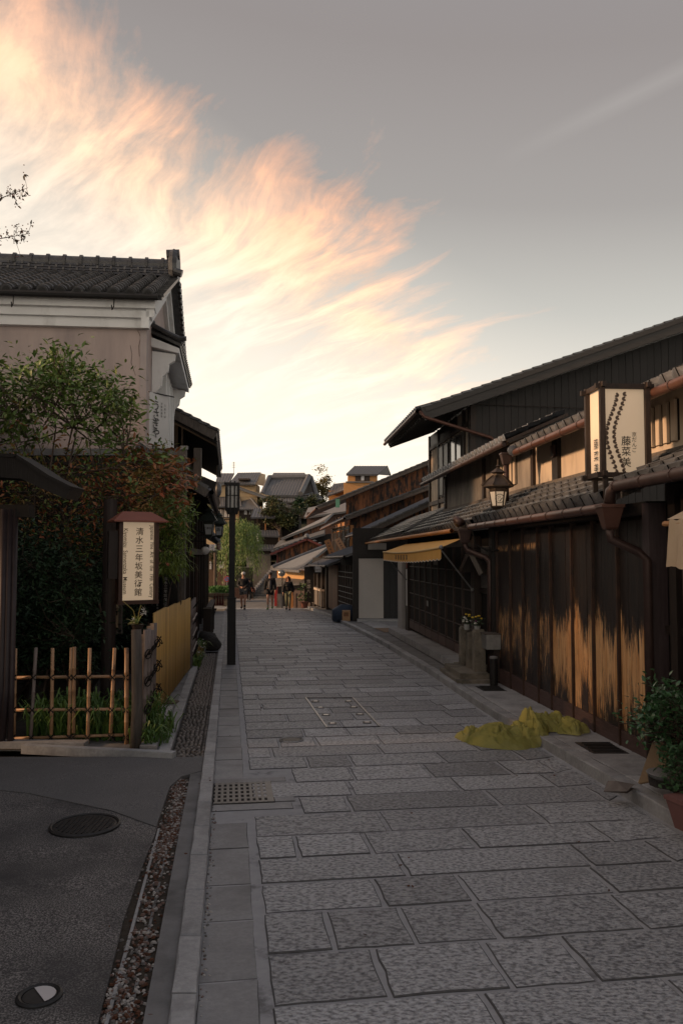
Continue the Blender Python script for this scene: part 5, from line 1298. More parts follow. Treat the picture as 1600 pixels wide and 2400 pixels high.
# rounded cover tile mesh (unit along y)
def half_tile(name, flare=.026):
    n = 8; mb_ = MB(); rings = [(-.04, .098 + flare), (.12, .098 + flare), (.20, .090), (1.0, .082)]
    vs = []; fs = []
    for y_, r_ in rings:
        for k in range(n + 1):
            a = math.pi * k / n; vs.append((r_ * math.cos(a), y_, r_ * math.sin(a)))
    m_ = n + 1
    for i in range(len(rings) - 1):
        for k in range(n): fs.append((i * m_ + k, i * m_ + k + 1, (i + 1) * m_ + k + 1, (i + 1) * m_ + k))
    fs.append(tuple(range(n + 1)))
    me = bpy.data.meshes.new(name); me.from_pydata(vs, [], fs); me.materials.append(tile); return me
HT = half_tile('cover_tile'); HT.materials.clear(); HT.materials.append(tile)
up = (roofpt(0, 1) - roofpt(0, 0)); ul = up.length; upn = up.normalized(); rn = nv.cross(upn).normalized(); rn = rn if rn.z > 0 else -rn
rows = 13; pitch = .335; pans = MB()
for i in range(int((LW - 1) / pitch)):
    a = -.10 + i * pitch
    if i > 20: break
    for j in range(rows):
        p = roofpt(a, 0) + upn * (ul * j / rows) + rn * (.02 + rnd.uniform(0, .006)); s_ = upn * (ul / rows)
        M4 = Matrix(((nv.x, s_.x, rn.x, p.x), (nv.y, s_.y, rn.y, p.y), (nv.z, s_.z, rn.z, p.z), (0, 0, 0, 1)))
        inst('cover_tile', HT, ks, M4)
    p = roofpt(a, 0) - upn * .10 + rn * .02
    mb = MB(); mb.tube([p, p + upn * .14], .108, 14); mb.build('end_tile', tile, ks)
    mb = MB(); mb.tube([p - upn * .006, p - upn * .001], .075, 12); mb.build('end_roundel', ironm, ks)
    for j in range(rows * 2):    # stepped pan tiles between the rolls
        q = roofpt(a + pitch / 2, 0) + upn * (ul * j / rows / 2); w2 = nv * (pitch / 2 - .08)
        pans.slab(q - w2 + rn * .03, q + w2 + rn * .03, q + w2 + upn * (ul / rows / 2 * 1.2) + rn * .005, q - w2 + upn * (ul / rows / 2 * 1.2) + rn * .005, .012, rn)
    for k in range(3):
        q = roofpt(a + pitch / 2, 0) - upn * (.02 - .02 * k) - rn * (.0 + .03 * k)
        pans.slab(q - w2, q + w2, q + w2 + upn * .05, q - w2 + upn * .05, .02, rn)
pans.build('pan_tiles', tile, ks, kind='stuff')
for j in range(22):     # verge edge tiles
    p = roofpt(-.30, 0) + upn * (ul * j / 22)
    mb = MB(); mb.slab(p - nv * .10 + rn * .03, p + nv * .12 + rn * .03, p + nv * .12 + upn * (ul / 20) + rn * .01, p - nv * .10 + upn * (ul / 20) + rn * .01, .07, rn); mb.build('verge_tile', tile, ks)
    p = bk(-.30, 0) + (bk(-.30, 1) - bk(-.30, 0)) * (j / 22)
    mb = MB(); mb.box(p.x - .10, p.x + .14, p.y - .10, p.y + .12, p.z - .06, p.z + .05); mb.build('verge_tile', tile, ks)
mb = MB(); mb.tube([Q(-.3, -.60, zE - .0), Q(LW, -.60, zE - .0)], .055, 8); mb.build('gutter', blackmetal, ks)
for a in (.55, 2.45, 4.35):
    mb = MB(); mb.tube([Q(a, -.58, zE), Q(a, -.60, zE - .22), Q(a + .04, -.55, zE - .27), Q(a + .06, -.50, zE - .16)], .012, 5); mb.build('gutter_hook', blackmetal, ks)
# ridge: stacked courses, cap and end ornament
for k in range(4):
    o_ = .20 - .016 * k; z = zR + .0 + k * .07
    mb = MB(); mb.hexa([Q(-.28 + .02 * k, FB / 2 - o_, z), Q(LW, FB / 2 - o_, z), Q(LW, FB / 2 + o_, z), Q(-.28 + .02 * k, FB / 2 + o_, z)] + [Q(-.28 + .02 * k, FB / 2 - o_ + .02, z + .055), Q(LW, FB / 2 - o_ + .02, z + .055), Q(LW, FB / 2 + o_ - .02, z + .055), Q(-.28 + .02 * k, FB / 2 + o_ - .02, z + .055)]); mb.build('ridge_course', tile, ks)
    for i in range(22):
        a = -.1 + i * .33 + (k % 2) * .16; mb = MB(); p = Q(a, FB / 2 - o_ - .006, z - .004)
        mb.hexa([p, p + nv * .05, p + nv * .05 + uv * .05, p + uv * .05] + [v + Vector((0, 0, .066)) for v in (p, p + nv * .05, p + nv * .05 + uv * .05, p + uv * .05)]); mb.build('ridge_spacer', tile, ks)
mb = MB(); mb.tube([Q(-.25, FB / 2, zR + .33), Q(LW, FB / 2, zR + .33)], .15, 12); mb.build('ridge_cap', tile, ks, smooth=False)
for i in range(20):
    a = -.05 + i * .40; mb = MB(); mb.tube([Q(a, FB / 2, zR + .33), Q(a + .07, FB / 2, zR + .33)], .185, 12); mb.build('ridge_ring', tile, ks)
mb = MB(); p = Q(-.30, FB / 2, zR)
mb.lathe((0, 0, 0), [(.34, 0), (.40, .10), (.36, .20), (.14, .26)], 16); mb.v = [Vector((p.x - v.z * 1.0 + .1, p.y + v.x * .75, p.z + .30 + v.y * 1.15)) for v in mb.v]; mb.build('ridge_end_ornament', tile, ks)
mb = MB(); mb.tube([Q(-.42, FB / 2, zR + .62), Q(-.1, FB / 2, zR + .60)], .13, 12); mb.build('ridge_end_roll', tile, ks)
mb = MB(); mb.tube([Q(-.30, FB / 2 - .25, zR + .1), Q(-.50, FB / 2 - .25, zR + .04)], .10, 10); mb.build('ridge_end_roll', tile, ks)
# small pent roof over the window on the street side, on curved brackets
ribbed_roof(ks, Q(-.66, 1.15, 6.56), Q(-.66, 5.6, 6.56), Q(.0, 5.6, 6.86), Q(.0, 1.15, 6.86), .21, tile, .07, .045, name='pent_roof')
mb = MB(); mb.tube([Q(-.02, 1.12, 6.95), Q(-.30, 1.10, 6.80), Q(-.60, 1.10, 6.66), Q(-.76, 1.10, 6.66)], .055, 8); mb.build('pent_verge', tile, ks)
mb = MB(); mb.ball(Q(0, 1.15, 7.0), .09, 8, 6); mb.build('pent_ridge_end', tile, ks)
for i in range(20):
    mb = MB(); p = Q(-.68, 1.25 + i * .22, 6.56); mb.tube([p, p + nv * .10 + Vector((0, 0, .045))], .045, 8); mb.build('pent_end_tile', tile, ks)
mb = MB(); mb.hexa([Q(-.60, 1.2, 6.36), Q(0, 1.2, 6.50), Q(0, 5.5, 6.50), Q(-.60, 5.5, 6.36), Q(-.60, 1.2, 6.47), Q(0, 1.2, 6.70), Q(0, 5.5, 6.70), Q(-.60, 5.5, 6.47)]); mb.build('pent_soffit', white, ks)
br_ = [(-.01, 6.42), (-.52, 6.36), (-.50, 6.22), (-.38, 6.14), (-.36, 5.98), (-.24, 5.86), (-.22, 5.66), (-.10, 5.5), (-.08, 5.25), (-.01, 5.05)]
for b0 in (1.3, 5.2):
    mb = MB(); n_ = len(br_); mb.add([Q(a, b0, z) for a, z in br_] + [Q(a, b0 + .16, z) for a, z in br_], [tuple(range(n_)), tuple(range(2 * n_ - 1, n_ - 1, -1))] + [(i, i + n_, (i + 1) % n_ + n_, (i + 1) % n_) for i in range(n_)]); mb.build('bracket', white, ks)
mb = MB(); mb.hexa([Q(-.03, 1.7, 4.2), Q(.0, 1.7, 4.2), Q(.0, 5.6, 4.2), Q(-.03, 5.6, 4.2), Q(-.03, 1.7, 6.3), Q(.0, 1.7, 6.3), Q(.0, 5.6, 6.3), Q(-.03, 5.6, 6.3)]); mb.build('window_recess', mat('grey_shutter', (.12, .125, .12), (.16, .165, .16), rough=.8, bump=0), ks)
for i in range(6):
    b0 = 2.6 + i * .5; mb = MB(); mb.hexa([Q(-.22, b0, 4.1), Q(-.035, b0, 4.1), Q(-.035, b0 + .24, 4.1), Q(-.22, b0 + .24, 4.1), Q(-.22, b0, 6.32), Q(-.035, b0, 6.32), Q(-.035, b0 + .24, 6.32), Q(-.22, b0 + .24, 6.32)]); mb.build('window_bar', white, ks)
mb = MB(); mb.hexa([Q(-.34, 4.6, 3.5), Q(-.02, 4.6, 3.5), Q(-.02, 5.9, 3.5), Q(-.34, 5.9, 3.5), Q(-.34, 4.6, 4.6), Q(-.02, 4.6, 4.6), Q(-.02, 5.9, 4.6), Q(-.34, 5.9, 4.6)]); mb.build('window_sill', white, ks)
# hairline cracks in the plaster
for pts in (((322, 772), (330, 790), (325, 812), (327, 835)), ((306, 810), (310, 830), (308, 850), (318, 880))):
    mb = MB(); vs = [Q(0, 0, 0) for _ in ()]
    P_ = []
    for px, py in pts:
        x_, z_ = ray(px, py); dd = 15.975 / 1.0; P_.append(Vector((x_ * dd, dd - .0, EYE + z_ * dd)) )
    P_ = [Vector((p.x, Q((C0.x - p.x), 0, 0).y - .004, p.z)) for p in P_]
    mb.tube(P_, .004, 4); mb.build('crack', mat('crack_dark', (.10, .08, .075), rough=.9, bump=0), ks)
tile = tile_lt
# banner on the corner
t = thing('shop_banner', 'white cloth banner with brush-written hiragana hanging at the storehouse corner', 'banner', at(370, 980, 15.2))
a, c = at(351, 918, 15.0), at(396, 916, 15.5)
rt_ = (Vector((c.x, c.y, 0)) - Vector((a.x, a.y, 0))); wd = rt_.length; rt_.normalize(); ztop = a.z; hgt = 1.02
mb = MB()
def P(u, v):
    return Vector((a.x, a.y, ztop)) + rt_ * (u * wd) + Vector((0, -.03 * math.sin(math.pi * u), -v * hgt + .015 * math.sin(math.pi * u)))
cloth(mb, P, 10, 6, 0, rnd); mb.build('cloth', mat('white_cloth', (.50, .50, .50), (.56, .56, .56), rough=.9, scale=3, bump=.05), t, smooth=True)
mb = MB(); fo = Vector((.01, -.05, 0))
for i, ch in enumerate('うさぎや'): write(mb, ch, Vector((a.x, a.y, ztop)) + rt_ * (.36 * wd) + fo + Vector((0, 0, -.24 - i * .175)), rt_, (0, 0, 1), .215)
for i, ch in enumerate('うめそば'): write(mb, ch, Vector((a.x, a.y, ztop)) + rt_ * (.80 * wd) + fo + Vector((0, .02, -.20 - i * .072)), rt_, (0, 0, 1), .058)
for i, ch in enumerate('甘味処珈琲'): write(mb, ch, Vector((a.x, a.y, ztop)) + rt_ * (.64 * wd) + fo + Vector((0, .0, -.18 - i * .062)), rt_, (0, 0, 1), .052)
mb.build('lettering', ink, t)
mb = MB(); q = Vector((a.x, a.y, ztop)) + rt_ * (.10 * wd) + fo; mb.hexa([q + Vector((-.045, 0, -.15)), q + rt_ * .11 + Vector((-.045, 0, -.15)), q + rt_ * .11 + Vector((-.045, .004, -.15)), q + Vector((-.045, .004, -.15)), q + Vector((-.045, 0, -.09)), q + rt_ * .11 + Vector((-.045, 0, -.09)), q + rt_ * .11 + Vector((-.045, .004, -.09)), q + Vector((-.045, .004, -.09))]); mb.build('stamp', mat('grey_stamp', (.14, .14, .15), rough=.8, bump=0), t)
mb = MB(); mb.tube([Vector((a.x - .02, a.y, ztop)), Vector((c.x + .1, c.y + .02, ztop))], .012, 6); mb.build('rod', blackmetal, t)

# ================================================================ LEFT: museum shop (ochre end wall, dark lattice street front)
hm = thing('museum_shop', 'dark timber shopfront with ochre end wall and low pent roof before the pink storehouse', 'house', L(19, 1.2, G(19)))
Ym = 15.3
xm = L(Ym, .80, 0).x
mb = MB(); mb.box(-4.15, xm - .02, Ym, Ym + .2, 2.2, 3.86); mb.build('end_wall', ochre, hm)
mb = MB(); mb.box(-9.5, -4.15, Ym, Ym + .2, 2.2, 3.86); mb.build('end_wall', blackwood, hm)
mb = MB(); mb.box(-9.5, xm - .02, Ym + .01, Ym + .2, G(15), 2.195); mb.build('lower_wall', dark, hm)
mb = MB(); mb.box(-9.5, xm + .02, Ym - .06, Ym + .2, 3.86, 3.99); mb.build('top_ledge', concrete, hm)
mb = MB(); mb.box(-9.5, xm, Ym - .05, Ym - .002, 2.12, 2.26); mb.build('beam', darkwood, hm)
for i in range(12):
    x = xm - .25 - i * .42; mb = MB(); mb.box(x - .03, x + .03, Ym - .04, Ym - .002, G(15), 2.12); mb.build('lattice_bar', blackwood, hm)
mb = MB(); p = L(15.05, .78, 0); mb.box(p.x - .10, p.x + .08, 14.96, 15.12, G(15), 3.98); mb.build('corner_post', grey_wood, hm)
mb = MB(); mb.box(p.x - .02, p.x + .12, 14.92, 15.02, 3.93, 4.0); mb.build('post_cap', concrete, hm)
# street front
mb = MB(); mb.fb(L, Ym, 27, .86, 1.0, G(26), 3.6); mb.build('street_wall', dark, hm)
mb = MB(); mb.fb(L, Ym + .2, 26.9, .80, .858, 2.05, 3.3); mb.build('upper_panel', ochre, hm)
for i in range(40):
    d = Ym + .25 + i * .29; mb = MB(); mb.fb(L, d, d + .07, .74, .798, 2.05, 3.3); mb.build('lattice_bar', darkwood, hm)
for i, d in enumerate((15.9, 17.6, 19.4, 21.2, 23.2, 25.2, 26.8)):
    mb = MB(); mb.fb(L, d, d + .15, .66, .80, G(d), 3.3); mb.build('post', darkwood, hm)
mb = MB(); mb.fb(L, Ym + .2, 27, .62, .80, 1.95, 2.08); mb.build('beam', blackwood, hm)
for i in range(34):
    d = Ym + .6 + i * .33; mb = MB(); mb.fb(L, d, d + .06, .78, .84, G(d) + .2, 1.9); mb.build('lattice_bar', blackwood, hm)
mb = MB(); mb.fb(L, 17.4, 27, .50, .95, G(26), G(15) + .20, 0); mb.build('plinth', concrete, hm)
ez = 3.17
ribbed_roof(hm, L(15.25, .26, ez), L(27, .26, ez), L(27, 1.56, 3.98), L(15.25, 1.56, 3.98), .27, tile, .10, .05, name='pent_roof')
mb = MB(); a = L(15.2, .26, ez); c = L(15.2, .75, 3.42); e = L(15.2, 1.6, 4.02)
for p, q in ((a, c), (c, e)):
    mb.slab(p + Vector((0, -.07, .09)), p + Vector((0, .10, .09)), q + Vector((0, .10, .09)), q + Vector((0, -.07, .09)), .14)
mb.build('verge', tile, hm)
mb = MB(); mb.bar(L(15.15, .30, ez - .06), L(15.15, 1.6, 3.88), .05, .15); mb.build('bargeboard', grey_wood, hm)
gutter(hm, L(15.2, .22, ez - .03), L(27, .22, ez - .03), .045, oldcopper, False)
for i in range(20):
    d = 15.5 + i * .58; mb = MB(); mb.bar(L(d, .30, ez - .08), L(d, .9, ez + .28), .05, .06); mb.build('rafter', darkwood, hm)
# second storey house further along
hn = thing('dark_eaved_house', 'dark two-storey house with deep overhanging eaves just beyond the pink storehouse', 'house', L(29, 1.2, G(29)))
ez2 = 5.68; A = L(24, .26, ez2); B = Vector((at(396, 952, 24).x, 24, at(396, 952, 24).z)); B = A + (B - A) * 2.2
drf = L(35, .26, 0) - L(24, .26, 0)
ribbed_roof(hn, A, A + drf, B + drf, B, .28, tile, .10, .05)
mb = MB(); mb.slab(A + Vector((0, -.10, -.02)), A + Vector((0, -.02, -.02)), B + Vector((0, -.02, -.02)), B + Vector((0, -.10, -.02)), .26); mb.build('bargeboard', grey_wood, hn)
n_ = int((B - A).length / .3); vn_ = (B - A).cross(Vector((0, 1, 0))).normalized(); vn_ = vn_ if vn_.z > 0 else -vn_
for i in range(n_):
    p = A.lerp(B, i / n_); q = A.lerp(B, (i + 1.1) / n_); mb = MB(); mb.slab(p + vn_ * .09 + Vector((0, -.14, 0)), p + vn_ * .09 + Vector((0, .2, 0)), q + vn_ * .05 + Vector((0, .2, 0)), q + vn_ * .05 + Vector((0, -.14, 0)), .07); mb.build('verge_tile', tile, hn)
mb = MB(); mb.slab(A + Vector((0, -.05, -.30)), A + drf + Vector((0, 0, -.3)), B + drf + Vector((0, 0, -.3)), B + Vector((0, -.05, -.3)), .06); mb.build('soffit', dark, hn)
for i in range(26):
    p = A.lerp(A + drf, (i + .5) / 26); mb = MB(); mb.tube([p + Vector((.03, 0, .02)), p + Vector((-.3, 0, .16))], .06, 8); mb.build('eave_tile', tile, hn)
mb = MB(); mb.fb(L, 24.6, 35, 1.35, 1.5, G(30), 6.1); mb.build('street_wall', blackwood, hn)
mb = MB(); p = L(24.6, 1.4, 0); mb.box(p.x - 3, p.x, 24.6, 24.8, 3.3, 6.3); mb.build('end_wall', dark, hn)
mb = MB(); mb.bar(at(463, 1145, 24.4), at(464, 1050, 24.3), .22, .16, up=(0, 1, 0)); mb.build('strut', grey_wood, hn)
mb = MB(); a = at(430, 1097, 24.5); c = at(508, 1130, 24.5); mb.slab(a, a + drf * .9, c + drf * .9, c, .30); mb.build('middle_roof', blackwood, hn)
mb = MB(); c = at(512, 1148, 24.3); mb.ball(c, .10, 10, 8, (1, 1, 2.2)); mb.build('corner_ornament', tile, hn, smooth=True)
mb = MB(); c = at(511, 1090, 24.3); mb.tube([c, at(510, 1118, 24.3)], .04, 6); mb.build('hanging_chain', blackmetal, hn)
# third, lower shop roof
ho = thing('far_left_shop', 'far dark shopfront on the left with a low curved roof above brown fascia', 'house', L(33, 1.2, G(33)))
ribbed_roof(ho, L(29.5, .30, 2.45), L(39, .30, 2.45), L(39, 1.4, 3.1), L(29.5, 1.4, 3.1), .28, tile, .12, .05)
mb = MB(); mb.tube([L(29.4, .26, 2.42), L(29.4, .6, 2.80), L(29.4, 1.4, 3.18)], .10, 8); mb.build('verge', tile, ho)
mb = MB(); mb.fb(L, 29.4, 39, .30, .36, 2.15, 2.35); mb.build('fascia', mat('red_brown_fascia', (.10, .04, .025), (.14, .06, .035), rough=.7, bump=0), ho)
mb = MB(); mb.fb(L, 27.2, 36, .95, 1.1, G(36), 3.0); mb.build('street_wall', dark, ho)
for i in range(11):
    d = 27.4 + i * .85; mb = MB(); mb.fb(L, d, d + .16, .80, .95, G(d), 2.4); mb.build('post', darkwood, ho)
# pipe and railing along the left
t = thing('railing', 'brown wooden railing with slatted sides on the left pavement before the planter', 'railing', L(22.5, .5, G(22)))
for d in (20.6, 21.8, 23.0, 24.2, 25.4):
    mb = MB(); mb.fb(L, d, d + .09, .34, .42, G(d), G(d) + .90); mb.build('post', darkwood, t)
mb = MB(); mb.fb(L, 20.5, 25.6, .32, .46, G(20.5) + .90, G(20.5) + .96, -.09); mb.build('hand_rail', grey_wood, t)
for i in range(26):
    d = 20.7 + i * .18; mb = MB(); mb.fb(L, d, d + .05, .36, .39, G(d) + .12, G(d) + .88); mb.build('slat', darkwood, t)
t = thing('side_rail_post', 'thick dark square post standing in front of the left railing', 'post', L(20.2, .4, G(20))); mb = MB(); mb.fb(L, 20.0, 20.2, .32, .52, G(20), G(20) + .95); mb.build('post', darkwood, t)
# lanterns on the left
dkm = mat('dark_green_metal', (.018, .024, .020), (.035, .045, .038), rough=.5, scale=9, bump=.05)
gpane = mat('pale_lamp_glass', (.42, .44, .46), (.5, .52, .54), rough=.4, bump=0)
c = at(490, 1255, 17.2); t = street_lantern('wall_lantern', 'square dark lantern with a lettered pane fixed to the left shopfront', (c.x, c.y, c.z), .72, dkm, gpane, n=4, rot=math.pi / 4, flue=False)
mb = MB()
for i, ch in enumerate('二寧坂'): write(mb, ch, c + Vector((-.06 + i * .055, -.135, .17 * .72 + .03)), (1, 0, 0), (0, .1, 1), .06)
mb.build('lettering', ink, t)
mb = MB(); mb.tube([c + Vector((-.0, .1, .0)), c + Vector((-.25, .2, .10)), L(17.4, .7, c.z + .1)], .018, 6); mb.build('bracket', dkm, t)
c = at(514, 1256, 21.5); t = street_lantern('wall_lantern', 'smaller dark green pointed lantern with one black character, right of the square lantern', (c.x, c.y, c.z), .74, dkm, gpane, n=4, rot=math.pi / 4)
mb = MB(); write(mb, 'あ', c + Vector((0, -.14, .17)), (1, 0, 0), (0, 0, 1), .12); mb.build('lettering', ink, t)
mb = MB(); mb.tube([c + Vector((0, .1, .0)), c + Vector((-.3, .1, -.02)), L(21.6, .7, c.z)], .018, 6); mb.build('bracket', dkm, t)
c = at(481, 1290, 17.0); t = thing('globe_lamp', 'white globe lamp hanging below the square lantern on the left shopfront', 'lamp', c)
mb = MB(); mb.ball(c, .088, 18, 12); mb.build('globe', globe_m, t, smooth=True)
mb = MB(); mb.lathe(c, [(.05, .085), (.055, .10), (.02, .13), (.015, .18)], 10); mb.build('fitting', blackmetal, t)
mb = MB(); mb.tube([c + Vector((0, 0, .17)), c + Vector((-.05, .05, .20)), L(17.1, .7, c.z + .2)], .012, 6); mb.build('arm', blackmetal, t)
mb = MB(); mb.fb(L, 17.3, 17.36, .55, .60, G(17), 1.9); mb.build('downpipe', oldcopper, hm)

# ================================================================ LEFT NEAR: museum sign, fences, gate
t = thing('museum_sign', 'upright cream sign with brown metal roof, Japanese and English lettering, on dark post', 'sign', (-2.95, 10.4, G(10)))
sa, sb = at(287, 1228, 10.15), at(361, 1228, 10.35)
zt, zb_ = at(0, 1222, 10.2).z, at(0, 1408, 10.2).z
e_ = Vector((sb.x - sa.x, sb.y - sa.y, 0)); SW = e_.length; e_.normalize(); f_ = Vector((-e_.y, e_.x, 0)); O = Vector((sa.x, sa.y, 0))
def S(x, y, z): return O + e_ * x + f_ * y + Vector((0, 0, z))
mb = MB(); mb.hexa([S(0, 0, zb_), S(SW, 0, zb_), S(SW, .14, zb_), S(0, .14, zb_), S(0, 0, zt), S(SW, 0, zt), S(SW, .14, zt), S(0, .14, zt)]); mb.build('panel', paper, t)
for x in (-.018, SW + .018 + .02):
    mb = MB(); mb.bar(S(x, .06, zb_ - .03), S(x, .06, zt), .05, .18, up=f_); mb.build('frame', mat('sign_frame', (.045, .02, .014), (.07, .032, .022), rough=.45, bump=0), t)
mb = MB(); mb.bar(S(-.05, .06, zb_ - .02), S(SW + .07, .06, zb_ - .02), .18, .05); mb.build('frame', mat('sign_frame', None), t)
mb = MB(); mb.bar(S(-.05, .06, zt + .01), S(SW + .07, .06, zt + .01), .18, .04); mb.build('frame', mat('sign_frame', None), t)
mb = MB(); z = zt + .01
lo = [S(-.13, -.13, z), S(SW + .15, -.13, z), S(SW + .15, .27, z), S(-.13, .27, z)]; hi = [S(.02, .05, z + .12), S(SW - .02, .05, z + .12), S(SW - .02, .09, z + .12), S(.02, .09, z + .12)]
mb.hexa([p - Vector((0, 0, .02)) for p in lo] + lo); mb.hexa(lo + hi); mb.build('roof', mat('red_brown_metal', (.20, .065, .045), (.25, .09, .06), rough=.45, scale=3, bump=0, metal=.2), t)
mb = MB(); mb.lathe((at(256, 1400, 10.5).x, 10.5, G(10.5)), [(.095, 0), (.088, 2.85), (.0885, 2.86)], 14); mb.build('post', mat('dark_post', (.018, .012, .011), (.032, .022, .02), rough=.6, scale=5, bump=.1), t, smooth=False)
mb = MB(); mb.hexa([S(-.16, .02, zb_ + .28), S(-.045, .02, zb_ + .28), S(-.045, .10, zb_ + .28), S(-.16, .10, zb_ + .28), S(-.16, .02, zt - .12), S(-.045, .02, zt - .12), S(-.045, .10, zt - .12), S(-.16, .10, zt - .12)]); mb.build('mounting_plate', mat('dark_post', None), t)
mb = MB(); zc_ = lambda py: at(0, py, 10.2).z
xs = lambda px: (px - 289) / 72 * SW
for i, ch in enumerate('清水三年坂美術館'):
    write(mb, ch, S(xs(328.5 - i * .3), -.008, zc_(1245 + i * 20.4)), e_, (0, 0, 1), .104)
def vertical(text, px0, py0, py1, size):
    vs, fs = glyph(text); w_ = max(v.x for v in vs) - min(v.x for v in vs); Lz = zc_(py0) - zc_(py1)
    c = S(xs(px0), -.008, (zc_(py0) + zc_(py1)) / 2); mb.add([c + Vector((0, 0, -1)) * (v.x / w_ * Lz) + e_ * v.y * size for v in vs], fs)
vertical('Kiyomizu  Sannenzaka  Museum', 295.5, 1239, 1392, .078); vertical('Japanese  Fine  Art  of  the  19th  Century', 356, 1230, 1402, .074)
mb.build('lettering', mat('brown_black_ink', (.035, .018, .012), rough=.7, bump=0), t, kind='stuff')
# second, smaller sign behind
t = thing('standing_sign', 'narrow tan sign with brush writing half hidden behind the museum sign post', 'sign', at(273, 1450, 11.6))
a = at(267, 1388, 11.5); c = at(279, 1472, 11.5); mb = MB(); mb.box(a.x, c.x, 11.5, 11.55, c.z, a.z); mb.build('panel', mat('tan_paper', (.34, .25, .17), (.4, .3, .2), rough=.8, bump=0), t)
mb = MB()
for i, ch in enumerate('美術'): write(mb, ch, ((a.x + c.x) / 2, 11.49, a.z - .12 - i * .16), (1, 0, 0), (0, 0, 1), .12, .6)
mb.build('lettering', ink, t)
for x in (a.x - .03, c.x + .015): mb = MB(); mb.box(x - .02, x + .02, 11.49, 11.56, c.z - .06, a.z + .04); mb.build('frame', grey_wood, t)
mb = MB(); mb.box(a.x - .05, c.x + .04, 11.49, 11.56, c.z - .08, c.z - .03); mb.build('frame', grey_wood, t)
# black wall plaques with white vertical lettering on the museum front
t = thing('name_board', 'black board with white vertical museum lettering behind the bamboo fence', 'sign', at(405, 1380, 14.2))
a = at(380, 1350, 14.6); c = at(416, 1460, 14.6); mb = MB(); mb.box(a.x, c.x, 14.6, 14.66, G(14.6), 1.85); mb.build('board', blackwood, t)
mb = MB()
for i, ch in enumerate('清水三年坂美術館'): write(mb, ch, (at(405, 0, 14.6).x, 14.59, at(0, 1356 + i * 9.9, 14.6).z), (1, 0, 0), (0, 0, 1), .072)
for i, ch in enumerate('世界を魅了した日本の'): write(mb, ch, (at(387, 0, 14.6).x, 14.59, at(0, 1372 + i * 6.6, 14.6).z), (1, 0, 0), (0, 0, 1), .042)
mb.build('lettering', white_ink, t)

def culm(mb, a, b, r, knots=None, seg=.22):
    a, b = Vector(a), Vector(b); ln = (b - a).length; n = max(2, int(ln / seg)); pts = []; rad = []
    for i in range(n + 1):
        c = a.lerp(b, i / n)
        if 0 < i < n:
            t_ = (b - a).normalized(); pts += [c - t_ * .008, c, c + t_ * .008]; rad += [r, r * 1.18, r]
        else: pts.append(c); rad.append(r)
    mb.tube(pts, rad, 8); return mb
t = thing('bamboo_fence', 'open lattice fence of tan bamboo poles tied with black twine before the grass', 'fence', (-2.9, 8.85, G(8.85)))
Yb = 8.85
rails = [(30, 1588, 302, 1585), (30, 1664, 302, 1662), (28, 1731, 302, 1722)]
for i, (xa, xb, top, bot, m_) in enumerate(((37, 33, 1520, 1728, 0), (85, 73, 1518, 1726, 1), (124, 121, 1519, 1722, 0), (168, 162, 1518, 1722, 0), (175, 173, 1516, 1718, 2), (211, 206, 1519, 1746, 0), (269, 260, 1519, 1718, 0), (297, 297, 1519, 1750, 0))):
    a = at(xa, top, Yb - .02); c = at(xb, bot, Yb - .02); mb = MB(); culm(mb, c, a, .020 if i != 7 else .024); mb.build('bamboo_pole', [bamboo, bamboo_grey, bamboo][m_], t, smooth=True)
for (x0, y0, x1, y1) in rails:
    mb = MB(); culm(mb, at(x0, y0, Yb + .03), at(x1, y1, Yb + .03), .017, seg=.33); mb.build('bamboo_rail', bamboo, t, smooth=True)
for xa, xb in ((36, 33), (82, 76), (123, 122), (166, 164), (175, 173), (210, 207), (267, 262), (297, 297)):
    for k, yy in enumerate((1587, 1663, 1727)):
        x = xa + (xb - xa) * (k + .5) / 3; c = at(x, yy, Yb); mb = MB()
        mb.tube([c + Vector((-.028, -.035, -.028)), c + Vector((.03, -.035, .03))], .008, 5); mb.tube([c + Vector((.028, -.035, -.028)), c + Vector((-.03, -.035, .03))], .008, 5); mb.build('twine_tie', twine, t, kind='stuff')
mb = MB(); mb.tube([at(318, 1757, 8.6), at(322, 1650, 8.6), at(321, 1560, 8.6), at(320, 1476, 8.6)], [.062, .060, .058, .055], 10); mb.build('log_post', grey_wood, t, smooth=True)
t = thing('bamboo_side_fence', 'close row of weathered bamboo poles knotted with black twine, turning up the street', 'fence', L(9.6, .83, G(9.6)))
for i in range(9):
    d = 8.75 + i * .19; p = L(d, .83 - .02 * (i % 2), 0); mb = MB(); culm(mb, (p.x, p.y, G(d)), (p.x + .01, p.y, 1.08 + .04 * math.sin(i * 2.2)), .026); mb.build('bamboo_pole', [bamboo, bamboo_grey][i % 2], t, smooth=True)
for z in (.25, .55, .85):
    mb = MB(); culm(mb, L(8.7, .87, z), L(10.4, .87, z - .02), .018); mb.build('bamboo_rail', bamboo, t, smooth=True)
    for i in range(5):
        d = 8.9 + i * .36; c = L(d, .79, z); mb = MB(); pts = [c + Vector((.03 + .035 * math.cos(a * .7), .03 * math.sin(a * .7), .05 * math.sin(a * .7 + i))) for a in range(10)]; mb.tube(pts, .007, 5)
        mb.tube([c + Vector((0, 0, -.04)), c + Vector((.05, -.02, .05))], .008, 5); mb.build('twine_tie', twine, t, kind='stuff')
t = thing('yellow_bamboo_fence', 'tall tight screen of smooth yellow bamboo strips in stepped panels along the left path', 'fence', L(14, .83, G(14)))
r = random.Random(8); d = 10.25
def YF(d_): return .83 - (d_ - 10.3) * .043
def ybase(d_): return G(10.25 + int((d_ - 10.25) / 1.25) * 1.25)
